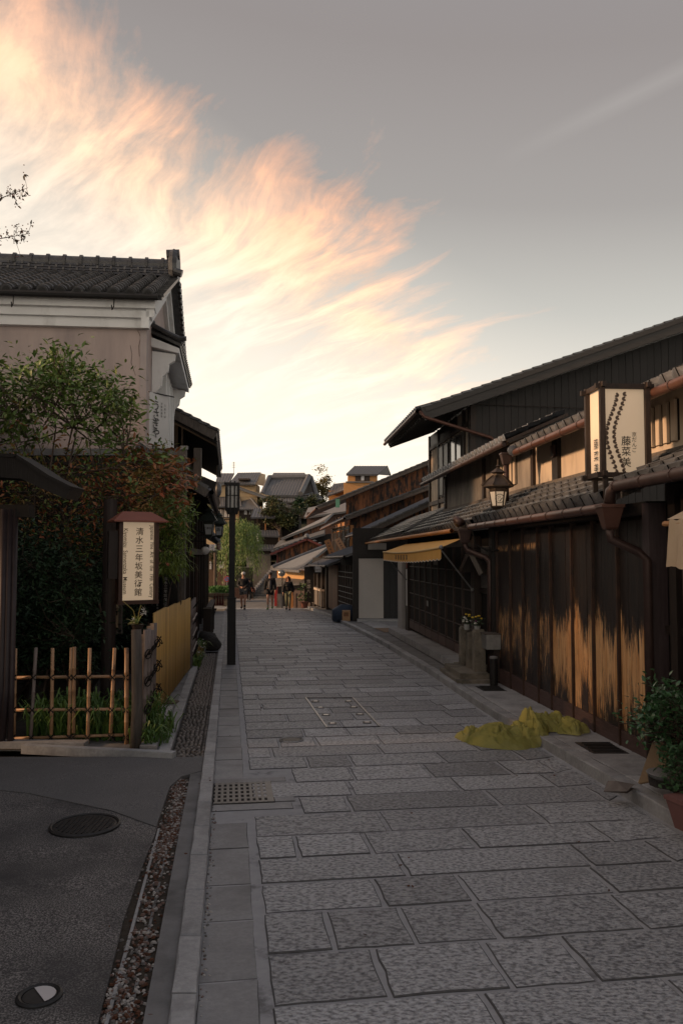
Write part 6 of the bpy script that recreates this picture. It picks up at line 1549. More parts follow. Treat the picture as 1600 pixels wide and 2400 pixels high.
while d < 15.2:
    zt_ = 1.14 + ybase(d) - G(10.25) + .06
    if (d - 10.25) % 1.25 < .05: d += .06
    p = L(d, YF(d), 0); mb = MB(); mb.tube([(p.x, p.y, G(d) + .06 + r.uniform(0, .02)), (p.x, p.y, zt_)], .020, 8)
    mb.build('bamboo_strip', bamboo_y, t, smooth=True); d += .045
for i in range(5):
    d = 10.25 + i * 1.25; mb = MB(); mb.fb(L, d - .03, d + .05, YF(d) + .03, YF(d) + .10, G(d), G(d) + 1.12); mb.build('post', blackwood, t)
for z in (.20, .85): mb = MB(); mb.tube([L(10.25, YF(10.25) + .03, z - .05), L(15.2, YF(15.2) + .03, z - .1)], .018, 6); mb.build('rail', bamboo, t)
t = thing('grey_bamboo_end', 'short run of knotted grey bamboo poles at the far end of the yellow fence', 'fence', L(16, .6, G(16)))
for i in range(9):
    d = 15.3 + i * .2; p = L(d, .60, 0); mb = MB(); culm(mb, (p.x, p.y, G(d)), (p.x, p.y, 1.05), .028); mb.build('bamboo_pole', bamboo_grey, t, smooth=True)
for z in (0.1, .4, .7): mb = MB(); culm(mb, L(15.25, .56, z), L(17.1, .56, z), .018); mb.build('bamboo_rail', bamboo_grey, t)
mb = MB()
for k in range(28):
    c = L(15.35 + (k % 7) * .26, .53, .1 + .3 * (k // 7) - .05); mb.tube([c + Vector((-.03, -.03, -.03)), c + Vector((.03, 0, .03))], .009, 4)
mb.build('twine_ties', twine, t, kind='stuff')
# rock by the path
t = thing('garden_rock', 'dark rounded garden rock standing on the path edge beyond the bamboo fence', 'rock', L(19, .35, G(19)))
c = L(19.0, .36, G(19) + .16); mb = MB(); mb.ball((c.x, c.y, c.z), .30, 16, 12, (.95, 1.0, .85))
for v in mb.v:
    k = v - c; n_ = noise.noise(k * 4 + Vector((5, 1, 2))) * .14 + noise.noise(k * 11) * .04; v += k.normalized() * n_; v.z = max(v.z, G(19) + .03)
mb.build('stone', rock_m, t, smooth=True)
t = thing('small_stone', 'small pale square stone at the end of the cobbled channel', 'rock', L(18, .5, G(18))); mb = MB(); mb.fb(L, 18.2, 18.45, .40, .56, G(18), G(18) + .16); mb.build('stone', concrete, t)
t = thing('path_cover', 'round brown pit cover in the path beside the yellow bamboo fence', 'pit cover', L(11.6, .75, G(11.6) + .05)); c = L(11.5, .72, G(11.5) + .04); mb = MB(); mb.lathe(c, [(.15, 0), (.15, .012), (.13, .014)], 20); mb.build('lid', mat('rust_iron', (.06, .03, .025), (.09, .05, .04), rough=.7, bump=.2), t)
t = thing('white_card', 'small folded white card in the grass behind the log post', 'card', at(350, 1690, 9.3)); mb = MB(); mb.add([at(340, 1703, 9.2), at(358, 1686, 9.5), at(357, 1693, 9.5)], [(0, 1, 2)]); mb.add([at(340, 1703, 9.2), at(357, 1693, 9.5), at(350, 1705, 9.4)], [(0, 1, 2)]); mb.build('card', whiteboard, t)
# gate on the left edge
t = thing('garden_gate', 'dark roofed wooden garden gate cut off by the left edge of the view', 'gate', (-4.1, 8.8, G(8.8)))
for px, r_ in ((6, .05), (18, .045), (30, .035)):
    mb = MB(); x = at(px, 1500, 8.75).x; mb.tube([(x - .05 * (px < 25), 8.75, G(8.7)), (x, 8.75, .5), (x, 8.75, 2.45)], r_, 8); mb.build('post', mat('plum_brown_pipe', (.030, .022, .024), (.05, .038, .042), rough=.5, bump=0), t, smooth=True)
mb = MB(); mb.box(-6.5, -3.80, 8.85, 9.0, G(8.8), 2.45); mb.build('panel', blackwood, t)
mb = MB(); mb.box(-6.5, -3.42, 8.72, 8.86, 2.36, 2.5); mb.build('beam', blackwood, t)
pr = [(-90, 1062), (38, 1071), (75, 1094), (114, 1120), (166, 1146), (152, 1168), (104, 1148), (50, 1122), (-90, 1112)]
mb = MB(); n_ = len(pr); mb.add([at(x, y, 8.3) for x, y in pr] + [at(x, y, 8.3) + Vector((0, .40, 0)) for x, y in pr], [tuple(range(n_)), tuple(range(2 * n_ - 1, n_ - 1, -1))] + [(i, i + n_, (i + 1) % n_ + n_, (i + 1) % n_) for i in range(n_)]); mb.build('roof', blackwood, t)
for a, c in zip(pr[:4], pr[1:5]):
    mb = MB(); a, c = at(*a, 8.27), at(*c, 8.27); mb.slab(a + Vector((0, 0, .03)), a + Vector((0, .46, .03)), c + Vector((0, .46, .03)), c + Vector((0, 0, .03)), .035); mb.build('roof_sheet', blackwood, t)
# house added outside the view on the left to block the low sun
hx = thing('street_sun_blocker', 'dark timber house added out of view, left of the drive, to block low sun', 'house', (-5.5, 1, 0))
mb = MB(); mb.box(-11, -4.5, -9.0, 7.4, -.1, 4.4); mb.build('wall', darkwood, hx)
mb = MB(); mb.box(-4.50, -4.46, -8.6, 7.0, 2.6, 4.0); mb.build('plaster_band', cream, hx)
ribbed_roof(hx, Vector((-3.9, -9.5, 4.2)), Vector((-3.9, 7.7, 4.2)), Vector((-7.6, 7.7, 5.6)), Vector((-7.6, -9.5, 5.6)), .3, tile, .12, .05)
ribbed_roof(hx, Vector((-11.3, -9.5, 4.2)), Vector((-11.3, 7.7, 4.2)), Vector((-7.6, 7.7, 5.6)), Vector((-7.6, -9.5, 5.6)), .3, tile, .12, .05)

mh = thing('garden_sun_blocker', 'unseen dark timber building added behind the garden shrubs to block the low sun', 'house', (-9, 12, 0))  # hidden building, added to keep low sun off the right wall
mb = MB(); mb.box(-13, -6.9, 8.4, 15.25, -.3, 4.7); mb.build('wall', darkwood, mh)
ribbed_roof(mh, Vector((-6.3, 8.0, 4.65)), Vector((-6.3, 15.28, 4.65)), Vector((-9.0, 15.28, 5.6)), Vector((-9.0, 8.0, 5.6)), .3, tile, .12, .05)
ribbed_roof(mh, Vector((-13.3, 8.0, 4.2)), Vector((-13.3, 15.28, 4.2)), Vector((-9.0, 15.28, 5.6)), Vector((-9.0, 8.0, 5.6)), .3, tile, .12, .05)
# street lamp
t = thing('street_lamp', 'tall slim black street lamp with boxy glazed lantern at the left road edge', 'street lamp', (-2.24, 16.35, G(16.35)))
c = Vector((-2.24, 16.35, 0)); zg = G(16.35); yw = math.atan(.14)
def rotb(mb, hw, hd, z0, z1, top=None):
    top = top or 1
    def p(x, y, z): return c + Vector((x * math.cos(yw) - y * math.sin(yw), x * math.sin(yw) + y * math.cos(yw), z))
    mb.hexa([p(-hw, -hd, z0), p(hw, -hd, z0), p(hw, hd, z0), p(-hw, hd, z0), p(-hw * top, -hd * top, z1), p(hw * top, -hd * top, z1), p(hw * top, hd * top, z1), p(-hw * top, hd * top, z1)]); return mb
zl0, zl1 = at(0, 1196, 16.35).z, at(0, 1133, 16.35).z; zm = at(0, 1402, 16.35).z
rotb(MB(), .086, .086, zg, zm).build('base_column', blackmetal, t); rotb(MB(), .092, .092, zm - .01, zm + .02).build('collar', blackmetal, t)
rotb(MB(), .062, .062, zm, zl0 - .03).build('column', blackmetal, t)
rotb(MB(), .11, .11, zl0 - .08, zl0 + .05, 1.25).build('lantern_base', blackmetal, t); rotb(MB(), .118, .118, zl0 + .05, zl1 - .05).build('glass', frosted, t)
rotb(MB(), .138, .138, zl1 - .06, zl1 + .01).build('lantern_cap', blackmetal, t)
def lb(x, y, z0, z1, s_=.012):
    mb = MB()
    q0 = c + Vector((x * math.cos(yw) - y * math.sin(yw), x * math.sin(yw) + y * math.cos(yw), z0)); q1 = q0 + Vector((0, 0, z1 - z0)); mb.bar(q0, q1, s_, s_, up=(0, 1, 0)); mb.build('lantern_bar', blackmetal, t)
for x in (-.13, .13):
    for y in (-.13, .13): lb(x, y, zl0, zl1, .032)
for s_ in (-.10, -.035, .035, .10):
    lb(s_, -.136, zl0, zl1); lb(s_, .136, zl0, zl1); lb(-.136, s_, zl0, zl1); lb(.136, s_, zl0, zl1)
for x in (-.045, .045): lb(x, -.15, zl0 - .06, zl1 + .04, .02)
for z in (zl0 + .30,):
    mb = MB(); pts = [c + Vector((x * math.cos(yw) - y * math.sin(yw), x * math.sin(yw) + y * math.cos(yw), z)) for x, y in ((-.138, -.138), (.138, -.138), (.138, .138), (-.138, .138), (-.138, -.138))]; mb.tube(pts, .008, 4); mb.build('lantern_band', blackmetal, t)
# ================================================================ vegetation
def leaf(mb, c, d, s, wdt=.38, r=rnd, pts=6):
    d = d.normalized(); n = Vector((r.gauss(0, .5), r.gauss(0, .5), 1)); sd_ = d.cross(n)
    if sd_.length < 1e-3: sd_ = d.orthogonal()
    sd_.normalize(); up_ = sd_.cross(d)
    if pts == 6:
        mb.add([c, c + d * s * .4 + sd_ * s * wdt * .5, c + d * s * .8 + sd_ * s * wdt * .3 - up_ * s * .10, c + d * s - up_ * s * .22, c + d * s * .8 - sd_ * s * wdt * .3 - up_ * s * .10, c + d * s * .4 - sd_ * s * wdt * .5, c + d * s * .5 - up_ * s * .04 ], [(0, 1, 6), (1, 2, 6), (2, 3, 6), (3, 4, 6), (4, 5, 6), (5, 0, 6)])
    else:
        mb.add([c, c + d * s * .5 + sd_ * s * wdt * .5, c + d * s, c + d * s * .5 - sd_ * s * wdt * .5], [(0, 1, 2), (0, 2, 3)])
def shrub(t, base, targets, lm_, r, nleaf=26, lsz=.075, spread=.16, stems=5, bark_=bark, wdt=.38, pts=6, mids=None, droop=.5, br=.016, second=None, split=None, hs=1.0):
    """stems rise from base and fork to every target; leaves crowd the twigs"""
    wood = MB(); fol = MB()
    st = [Vector(b) for b in base]
    hubs = []
    tc_ = sum((Vector(q) for q in targets), Vector()) / len(targets)
    for b in st:
        h = b.lerp(tc_, .55) + Vector((r.gauss(0, .25), r.gauss(0, .15), r.gauss(0, .15))) * hs
        m_ = b.lerp(h, .5) + Vector((r.gauss(0, .10), r.gauss(0, .1), 0)) * hs; wood.tube([b, m_, h], [br * 2.2, br * 1.8, br * 1.3], 6); hubs.append(h); hubs.append(m_)
    for q in targets:
        q = Vector(q); h = min(hubs, key=lambda k: (k - q).length + r.uniform(0, .6)); m_ = h.lerp(q, .5) + Vector((r.gauss(0, .08), r.gauss(0, .08), -.06))
        wood.tube([h, m_, q], [br * .8, br * .45, br * .15], 4, False)
        if r.random() < .35: hubs.append(m_)
        tw = (q - m_).normalized()
        for i in range(nleaf):
            a = r.random(); c = m_.lerp(q, .35 + .65 * a) + Vector((r.gauss(0, spread), r.gauss(0, spread), r.gauss(0, spread * .7)))
            d_ = (tw * .6 + Vector((r.gauss(0, .6), r.gauss(0, .6), r.gauss(0, .35) - droop * .3))).normalized()
            fol.cur = 1 if (second and split(c, r)) else 0
            leaf(fol, c, d_, lsz * r.uniform(.6, 1.25), wdt, r, pts)
    wood.build('stems', bark_, t, kind='stuff', smooth=True)
    fol.build('foliage', [lm_, second] if second else lm_, t, kind='stuff')
r = random.Random(21)
prof = [(-60, 815), (0, 800), (20, 850), (60, 860), (95, 815), (130, 795), (160, 805), (200, 850), (235, 850), (290, 900), (325, 915), (345, 1000), (400, 1050), (425, 1080), (440, 1120)]
tg = []
while len(tg) < 205:
    px = r.uniform(-50, 432); top = interp(prof, px); py = top + 14 + abs(r.gauss(0, 1)) * 110
    if py > 1230 - max(0, px - 200) * .2: continue
    if px > 312 and py < 1045: continue
    tg.append(at(px, py, r.uniform(10.9, 12.6)))
t = thing('leafy_shrub', 'big bushy shrub with green pointed leaves turning red-brown in front of the pink wall', 'shrub', (-3.9, 11.5, G(11.5)))
def isred(c, r_):
    k = (3.15 - c.z) * .8 + noise.noise(c * 1.4) * .7 + r_.uniform(-.45, .45); return k > 0
shrub(t, [(-4.6, 11.6, G(11)), (-4.2, 11.3, G(11)), (-3.8, 11.8, G(11)), (-3.5, 11.4, G(11)), (-3.9, 12.1, G(11)), (-4.4, 12.0, G(11))], tg, leaf_shrub, r, 27, .118, .17, second=leaf_red, split=isred, br=.020)
tg = []
for i in range(120):
    px = r.uniform(10, 395); py = r.gauss(1165, 60)
    if 1050 < py < 1330: tg.append(at(px, py, r.uniform(10.7, 12.3)))
t = thing('red_maple', 'low maple with dull red and brown leaves below the green shrub, behind the museum sign', 'shrub', (-3.4, 11.3, G(11)))
shrub(t, [(-3.6, 11.0, G(11)), (-3.2, 11.4, G(11)), (-4.4, 11.2, G(11))], tg, leaf_red, r, 44, .075, .17, br=.015, second=leaf_shrub, split=lambda c, r_: r_.random() < .42)
tg = [at(r.uniform(360, 428), r.uniform(1150, 1335), r.uniform(12.6, 13.8)) for i in range(85)]
t = thing('needle_plant', 'yellow-green feathery plant hanging beside the dark corner post right of the museum sign', 'shrub', (-3.3, 13.2, G(13)))
shrub(t, [(-3.3, 13.2, G(13)), (-3.1, 13.4, G(13))], tg, leaf_pine, r, 60, .15, .10, wdt=.10, pts=4, droop=2.5, br=.012)
tg = [at(r.uniform(375, 440), r.uniform(1120, 1230), r.uniform(13.6, 14.4)) for i in range(30)]
t = thing('climbing_bush', 'small-leaved green bush climbing the weathered corner post', 'shrub', (-3.1, 14, G(14)))
shrub(t, [(-3.15, 14.0, G(14))], tg, leaf_shrub, r, 34, .08, .10, br=.010)
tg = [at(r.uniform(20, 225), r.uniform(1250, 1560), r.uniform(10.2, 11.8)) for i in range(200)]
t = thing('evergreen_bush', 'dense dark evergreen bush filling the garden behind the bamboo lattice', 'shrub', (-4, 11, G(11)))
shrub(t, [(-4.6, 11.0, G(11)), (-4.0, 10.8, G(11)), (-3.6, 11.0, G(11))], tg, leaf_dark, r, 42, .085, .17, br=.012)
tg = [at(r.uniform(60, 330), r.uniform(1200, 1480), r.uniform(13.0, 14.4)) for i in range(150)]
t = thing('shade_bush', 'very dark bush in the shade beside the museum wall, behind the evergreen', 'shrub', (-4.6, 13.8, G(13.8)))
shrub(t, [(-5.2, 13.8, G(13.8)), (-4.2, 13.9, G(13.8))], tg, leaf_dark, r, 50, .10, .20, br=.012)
# tree entering from the left
t = thing('overhanging_tree', 'thin branches with small dark leaves and berries entering at the upper left', 'tree', (-8.6, 14, G(14)))
mb = MB(); mb.tube([(-8.6, 14, G(14)), (-8.5, 14, 3), (-8.2, 13.9, 6.5), (-7.8, 14, 8.3)], [.16, .13, .09, .06], 8); mb.build('trunk', bark, t, smooth=True)
for (x0, y0, x1, y1) in ((-30, 480, 66, 440), (-40, 560, 66, 548)):
    a, c = at(x0 - 40, y0, 14), at(x1, y1, 14); wood = MB(); wood.tube([(-8.2, 13.9, 7.2), a, a.lerp(c, .5) + Vector((0, 0, -.05)), c], [.04, .018, .010, .004], 5); fol = MB(); ber = MB()
    for i in range(26):
        q = a.lerp(c, r.random() ** .8) + Vector((r.gauss(0, .04), r.gauss(0, .10), r.gauss(0, .09))); b_ = a.lerp(c, min(1, max(0, (q.x - a.x) / (c.x - a.x)))); wood.tube([b_, q], .004, 3, False)
        for k in range(3): leaf(fol, q, Vector((r.uniform(-.3, 1), r.gauss(0, .6), r.gauss(0, .7))), r.uniform(.04, .11), .42, r)
        for k in range(3): ber.ball(q + Vector((r.gauss(0, .05), r.gauss(0, .05), r.gauss(0, .05))), .012, 5, 3)
    wood.build('branch', bark, t); fol.build('foliage', mat('dusk_leaf', (.035, .028, .015), (.06, .04, .02), rough=.5, bump=0), t, kind='stuff'); ber.build('berries', mat('dark_berry', (.10, .02, .02), rough=.5, bump=0), t, kind='stuff')
# lily grass behind the fence
def grass(name, label, pts, m_, n, hmin, hmax, r, cat='grass', wd=.012, lean=.6):
    mb = MB()
    for i in range(n):
        b = Vector(pts(r)); h = r.uniform(hmin, hmax); a = r.uniform(0, 6.28); o = Vector((math.cos(a), math.sin(a), 0)); s_ = Vector((-o.y, o.x, 0)) * wd; ln = lean * h * r.uniform(.4, 1.5)
        p1 = b + o * ln * .25 + Vector((0, 0, h * .6)); p2 = b + o * ln * .7 + Vector((0, 0, h * .95)); p3 = b + o * ln * 1.2 + Vector((0, 0, h * r.uniform(.55, .95)))
        mb.add([b - s_, b + s_, p1 - s_, p1 + s_, p2 - s_ * .7, p2 + s_ * .7, p3], [(0, 1, 3, 2), (2, 3, 5, 4), (4, 5, 6)])
    return mb.build(name, m_, kind='stuff', label=label, category=cat)
grass('lily_grass', 'arching green and yellowish lily grass tufts behind the bamboo fence', lambda r: (r.uniform(-3.5, -2.15), r.uniform(8.95, 9.75), G(9)), grass_m, 900, .22, .52, r)
grass('lily_grass', 'dark green grass tuft at the foot of the log post', lambda r: (r.gauss(-2.08, .08), r.uniform(8.6, 9.6), G(9)), grass_m, 160, .12, .32, r)
grass('garden_plants', 'low green plants with small white flowers beside the dark rock', lambda r: L(r.uniform(15.6, 18.6), r.uniform(.45, .72), G(17)), leaf_shrub, 260, .12, .36, r, 'plants', wd=.02)
mb = MB()
for i in range(40): c = L(r.uniform(15.6, 18.4), r.uniform(.42, .62), G(17) + r.uniform(.08, .34)); mb.ball(c, .016, 6, 4, (1, 1, .6))
mb.build('small_flowers', pet['white'], kind='stuff', label='tiny white flowers among the low plants by the dark rock', category='flowers')
t = thing('orchid', 'white orchid spray in a small pot on top of the log post', 'flowers', at(322, 1474, 8.7)); c = at(323, 1470, 8.7)
mb = MB(); mb.lathe(c, [(.05, -.03), (.07, .03)], 10); mb.build('pot', darkwood, t)
mb = MB()
for s_ in ((.02, .22), (-.08, .26)): mb.tube([c, c + Vector((s_[0] * .6, 0, s_[1] * .7)), c + Vector((s_[0] * 2, -.02, s_[1] * 1.1))], .005, 4)
for i in range(12): leaf(mb, c + Vector((0, 0, .03)), Vector((r.gauss(0, 1), r.gauss(0, .6), .4)), r.uniform(.09, .15), .3, r)
mb.build('leaves', leaf_shrub, t, kind='stuff')
for px, py in ((336, 1430), (341, 1436), (333, 1438), (314, 1462), (313, 1452), (338, 1425)):
    mb = MB(); q = at(px, py, 8.7)
    for k in range(5): leaf(mb, q, Vector((math.cos(k * 1.256), -.3, math.sin(k * 1.256))), .028, .7, r, 4)
    mb.build('blossom', pet['white'], t)
# willow
t = thing('willow_tree', 'pale green weeping willow with hanging strands left of the stairs', 'tree', (-7.0, 50, G(50)))
mb = MB(); cx_, cz_ = at(560, 1215, 50).x, at(560, 1222, 50).z
mb.tube([(cx_ - .9, 50.5, G(50)), (cx_ - .8, 50.5, 1.5), (cx_ - .3, 50.3, cz_ - .6)], [.22, .18, .12], 8); mb.tube([(cx_ - .5, 50.4, 2.2), (cx_ + .5, 50.2, cz_ - .4)], [.10, .05], 6); mb.build('trunk', bark, t)
fol = MB()
for i in range(430):
    a = r.uniform(0, 6.28); q = math.sqrt(r.random()) * 1.25; x = cx_ + q * math.cos(a) * 1.05; y = 50.3 + q * math.sin(a); z = cz_ + .15 - q * q * .38 + r.gauss(0, .12)
    ln = r.uniform(1.1, 3.4) * (1.0 if q > .5 else .8); dx = r.gauss(.10, .12); n_ = int(ln / .12)
    for k in range(n_):
        tt = k / n_; p = Vector((x + dx * tt + .18 * q * math.cos(a) * tt, y, z - ln * tt)); leaf(fol, p, Vector((r.gauss(0, .35), r.gauss(0, .35), -1)), r.uniform(.13, .24), .22, r, 4)
fol.build('foliage', leaf_willow, t, kind='stuff')
def crown_tree(name, label, Y, px, py, wx, hz, lm_, n=2600, ls_=.28, r=r, dens=1.6, zb=None, trunk=True, cat='tree'):
    c = at(px, py, Y); W = wx / F * Y; Hh = hz / F * Y; t = thing(name, label, cat, (c.x, Y, zb if zb is not None else G(Y)))
    if trunk:
        b = Vector((c.x + W * .1, Y, (zb if zb is not None else c.z - Hh * 1.6))); mb = MB(); mb.tube([b, b.lerp(c, .6) + Vector((.1, 0, 0)), c], [W * .10, W * .07, W * .03], 7)
        for k in range(7): a = r.uniform(0, 6.28); mb.tube([b.lerp(c, r.uniform(.45, .8)), c + Vector((math.cos(a) * W * .7, math.sin(a) * W * .4, r.uniform(-.3, .7) * Hh))], [W * .035, W * .008], 5)
        mb.build('trunk', bark, t)
    fol = MB(); cl_ = [(Vector((c.x + r.gauss(0, .42) * W, Y + r.gauss(0, .3) * W, c.z + r.gauss(0, .40) * Hh)), r.uniform(.16, .36)) for k in range(26)]
    for i in range(n):
        q, s_ = cl_[r.randrange(26)]; p = q + Vector((r.gauss(0, s_ * W * .6), r.gauss(0, s_ * W * .5), r.gauss(0, s_ * Hh * .6)))
        leaf(fol, p, Vector((r.gauss(0, 1), r.gauss(0, 1), r.gauss(0, .6) - .3)), ls_ * r.uniform(.6, 1.3), .5, r, 4)
    fol.build('foliage', lm_, t, kind='stuff'); return t
crown_tree('olive_tree', 'broad dull olive tree in front of the dark gate buildings at the street end', 74, 652, 1212, 52, 42, leaf_olive, 5200, .30)
crown_tree('olive_tree', 'drooping olive-brown branch mass against the long grey roof, left of the broad tree', 76, 640, 1178, 26, 13, leaf_olive, 1500, .28)
crown_tree('dark_shrub_tree', 'small dark green rounded tree below the temple roof', 78, 702, 1184, 16, 18, leaf_dark, 1500, .26)
crown_tree('skyline_tree', 'thin yellowish tree with sky showing through, on the skyline right of the temple roof', 108, 752, 1142, 34, 34, mat('sunlit_leaf', (.20, .15, .05), (.12, .11, .04), rough=.6, bump=0), 2400, .34)
crown_tree('skyline_tree', 'lower dark bushy tree under the skyline tree', 96, 738, 1178, 30, 22, leaf_olive, 2000, .34)
crown_tree('garden_tree', 'dark tree with bare lower trunk behind the far left shops', 56, 505, 1300, 18, 26, leaf_olive, 900, .16)

# ================================================================ background hill, houses, wall
mb = MB(); q = [(-70, 86, -2), (-22, 86, -1.8), (-16, 76, 1.5), (6, 72, 1.0), (30, 60, 0), (90, 60, -2)]
back = [(-90, 150, 7), (-30, 130, 9.5), (-14, 115, 8.6), (4, 112, 8.0), (34, 110, 7), (110, 120, 4)]
mb.add([Vector(p) for p in q] + [Vector(p) for p in back] + [Vector((p[0] * 1.5, p[1] + 200, -3)) for p in back], [(i, i + 1, i + 7, i + 6) for i in range(5)] + [(i + 6, i + 7, i + 13, i + 12) for i in range(5)])
struct('hillside', mb, mat('hill_green', (.02, .026, .014), (.04, .045, .025), rough=.95, scale=2, bump=0))
def bx(px0, px1, py0, py1, Y, Y2, name, m_, parent):
    a, c = at(px0, py1, Y), at(px1, py0, Y); mb = MB(); mb.box(a.x, c.x, Y, Y2, a.z, c.z); return mb.build(name, m_, parent)
def line(px0, py0, px1, py1, Y, wpx, name, m_, parent):
    mb = MB(); w_ = wpx / F * Y; mb.bar(at(px0, py0, Y), at(px1, py1, Y), w_, w_, up=(0, 1, 0)); return mb.build(name, m_, parent)
bw = mat('far_timber', (.03, .02, .016), (.05, .035, .028), rough=.7, bump=0); pw = mat('paper_window', (.50, .51, .53), (.56, .57, .59), rough=.6, bump=0)
t = thing('yellow_townhouse', 'yellow-plastered townhouse with grey gabled roofs and white paper windows on the slope', 'house', at(550, 1290, 80))
bx(455, 603, 1160, 1292, 80, 86, 'wall', yellow_wall, t)
mb = MB(); Y_ = 79.9; a, b_, c = at(440, 1164, Y_), at(527, 1134, Y_), at(640, 1164, Y_); mb.add([a, c, b_, a + Vector((0, 6, 0)), c + Vector((0, 6, 0)), b_ + Vector((0, 6, 0))], [(0, 1, 2), (5, 4, 3)]); mb.build('gable', yellow_wall, t, kind='stuff')
mb = MB(); Y_ = 79.4; a, b_, c = at(425, 1166, Y_), at(527, 1129, Y_), at(692, 1189, Y_); ribbed_roof(t, c, c + Vector((0, 9, 0)), b_ + Vector((0, 9, 0)), b_, .45, tile_far, .25, .08); ribbed_roof(t, a, a + Vector((0, 9, 0)), b_ + Vector((0, 9, 0)), b_, .45, tile_far, .25, .08)
mb = MB(); a, c = at(452, 1187, 78.2), at(566, 1187, 78.2); e, f = at(452, 1163, 80), at(562, 1164, 80); ribbed_roof(t, a, c, f, e, .4, tile_far, .15, .06, name='pent_roof')
bx(561, 605, 1186, 1292, 78.8, 80, 'wing_wall', yellow_wall, t)
a, c = at(553, 1193, 77.8), at(614, 1194, 77.8); e, f = at(566, 1172, 80.4), at(588, 1166, 80.4); ribbed_roof(t, a, c, f, e, .35, tile_far, .12, .06, name='wing_roof')
mb = MB(); mb.slab(at(588, 1166, 79), at(612, 1196, 78), at(618, 1195, 84), at(592, 1168, 84), .15); mb.build('wing_roof_side', tile_far, t)
for (x0, x1, y0, y1, Yw) in ((505, 543, 1194, 1212, 79.98), (563, 597, 1196, 1216, 78.78)):
    w_ = bx(x0 - 2, x1 + 2, y0 - 2, y1 + 2, Yw - .06, Yw - .01, 'window', bw, t)
    n_ = 4
    for i in range(n_):
        if Yw < 79 and i == 0: continue
        bx(x0 + (x1 - x0) * i / n_ + 1, x0 + (x1 - x0) * (i + 1) / n_ - 1, y0, y1, Yw - .12, Yw - .065, 'pane', pw, w_)
for x in (497, 521, 545, 561, 582, 604): line(x, 1188, x, 1240, 78.6 if x > 559 else 79.9, 2, 'post', bw, t)
for (x0, x1, y, Yw) in ((480, 562, 1190, 79.9), (480, 562, 1217, 79.9), (561, 605, 1194, 78.7), (561, 605, 1220, 78.7), (561, 605, 1241, 78.7)): line(x0, y, x1, y, Yw, 2, 'beam', bw, t)
t = thing('temple_hall', 'large hall with a sweeping grey tiled roof and upturned corner, highest on the slope', 'building', at(680, 1200, 100))
ribbed_roof(t, at(612, 1160, 98), at(706, 1161, 98), at(722, 1121, 104), at(632, 1122, 104), .55, tile_far, .3, .10)
mb = MB(); mb.tube([at(630, 1120, 104), at(724, 1118, 104)], .38, 8); mb.build('ridge', tile_far, t)
mb = MB(); mb.tube([at(724, 1116, 103.5), at(712, 1142, 101), at(704, 1158, 98)], .35, 8); mb.build('hip_ridge', tile_far, t); mb = MB(); mb.tube([at(631, 1118, 103.5), at(621, 1142, 101), at(614, 1158, 98)], .30, 8); mb.build('hip_ridge', tile_far, t)
mb = MB(); mb.slab(at(724, 1120, 104), at(708, 1158, 99), at(733, 1160, 104), at(731, 1128, 106), .3, Vector((0, -1, 0))); mb.build('gable_end', bw, t)
bx(704, 735, 1128, 1170, 104.5, 107, 'gable_wall', bw, t)
mb = MB(); mb.tube([at(728, 1118, 104), at(736, 1142, 103), at(742, 1162, 102)], .3, 6); mb.build('verge', tile_far, t)
mb = MB(); mb.slab(at(700, 1160, 98), at(748, 1170, 99), at(757, 1166, 104), at(722, 1148, 104), .35); mb.build('corner_roof', tile_far, t)
bx(640, 722, 1160, 1215, 99, 106, 'wall', bw, t); bx(705, 742, 1170, 1200, 99.5, 106, 'side_wall', mat('pale_pink_wall', (.32, .24, .2), rough=.9, bump=0), t)
ribbed_roof(t, at(640, 1176, 96.5), at(703, 1176, 96.5), at(700, 1163, 99), at(640, 1163, 99), .5, tile_far, .2, .08, name='lower_roof')
for x in (712, 722, 732): line(x, 1170, x, 1200, 99.4, 2.5, 'post', bw, t)
t = thing('hill_house', 'grey-roofed house with a small ridge gap, left of the temple hall on the skyline', 'house', at(580, 1140, 104)); ribbed_roof(t, at(536, 1134, 102), at(598, 1134, 102), at(611, 1107, 107), at(558, 1108, 107), .5, tile_far, .2, .08)
mb = MB(); mb.add([at(598, 1135, 102.3), at(622, 1140, 104), at(622, 1112, 107), at(611, 1109, 107)], [(0, 1, 2, 3)]); mb.build('gable', yellow_wall, t); bx(545, 600, 1133, 1170, 103, 108, 'wall', yellow_wall, t); bx(559, 585, 1121, 1125, 102.5, 105, 'roof_vent', bw, t)
t = thing('hill_house', 'smallest grey roof at the far left of the skyline', 'house', at(525, 1140, 106)); ribbed_roof(t, at(506, 1130, 104), at(538, 1130, 104), at(549, 1109, 108), at(512, 1109, 108), .5, tile_far, .2, .08); bx(508, 540, 1130, 1165, 105, 109, 'wall', bw, t)
t = thing('hill_house', 'thin grey ridge showing behind the top of the temple roof', 'house', at(675, 1120, 118)); ribbed_roof(t, at(634, 1121, 116), at(722, 1121, 116), at(713, 1108, 120), at(642, 1108, 120), .6, tile_far, .2, .08); bx(640, 716, 1120, 1150, 117, 122, 'wall', bw, t)
for x, y0 in ((519, 1075), (548, 1082)):
    t = thing('tv_aerial', 'thin television aerial above the %s roof on the left skyline' % ('smallest' if x == 519 else 'second'), 'aerial', at(x, 1110, 107)); line(x, y0, x, 1112, 107, 1, 'mast', grey_wood, t)
    for k in range(3): line(x - 4, y0 + 3 + k * 5, x + 4, y0 + 3 + k * 5, 107, .8, 'rod', grey_wood, t)
t = thing('orange_hill_house', 'orange-walled house with its own grey gabled roof on the skyline above the rusty roofs', 'house', at(850, 1150, 80))
ow = mat('orange_far_wall', (.42, .21, .08), (.48, .25, .10), rough=.8, bump=0)
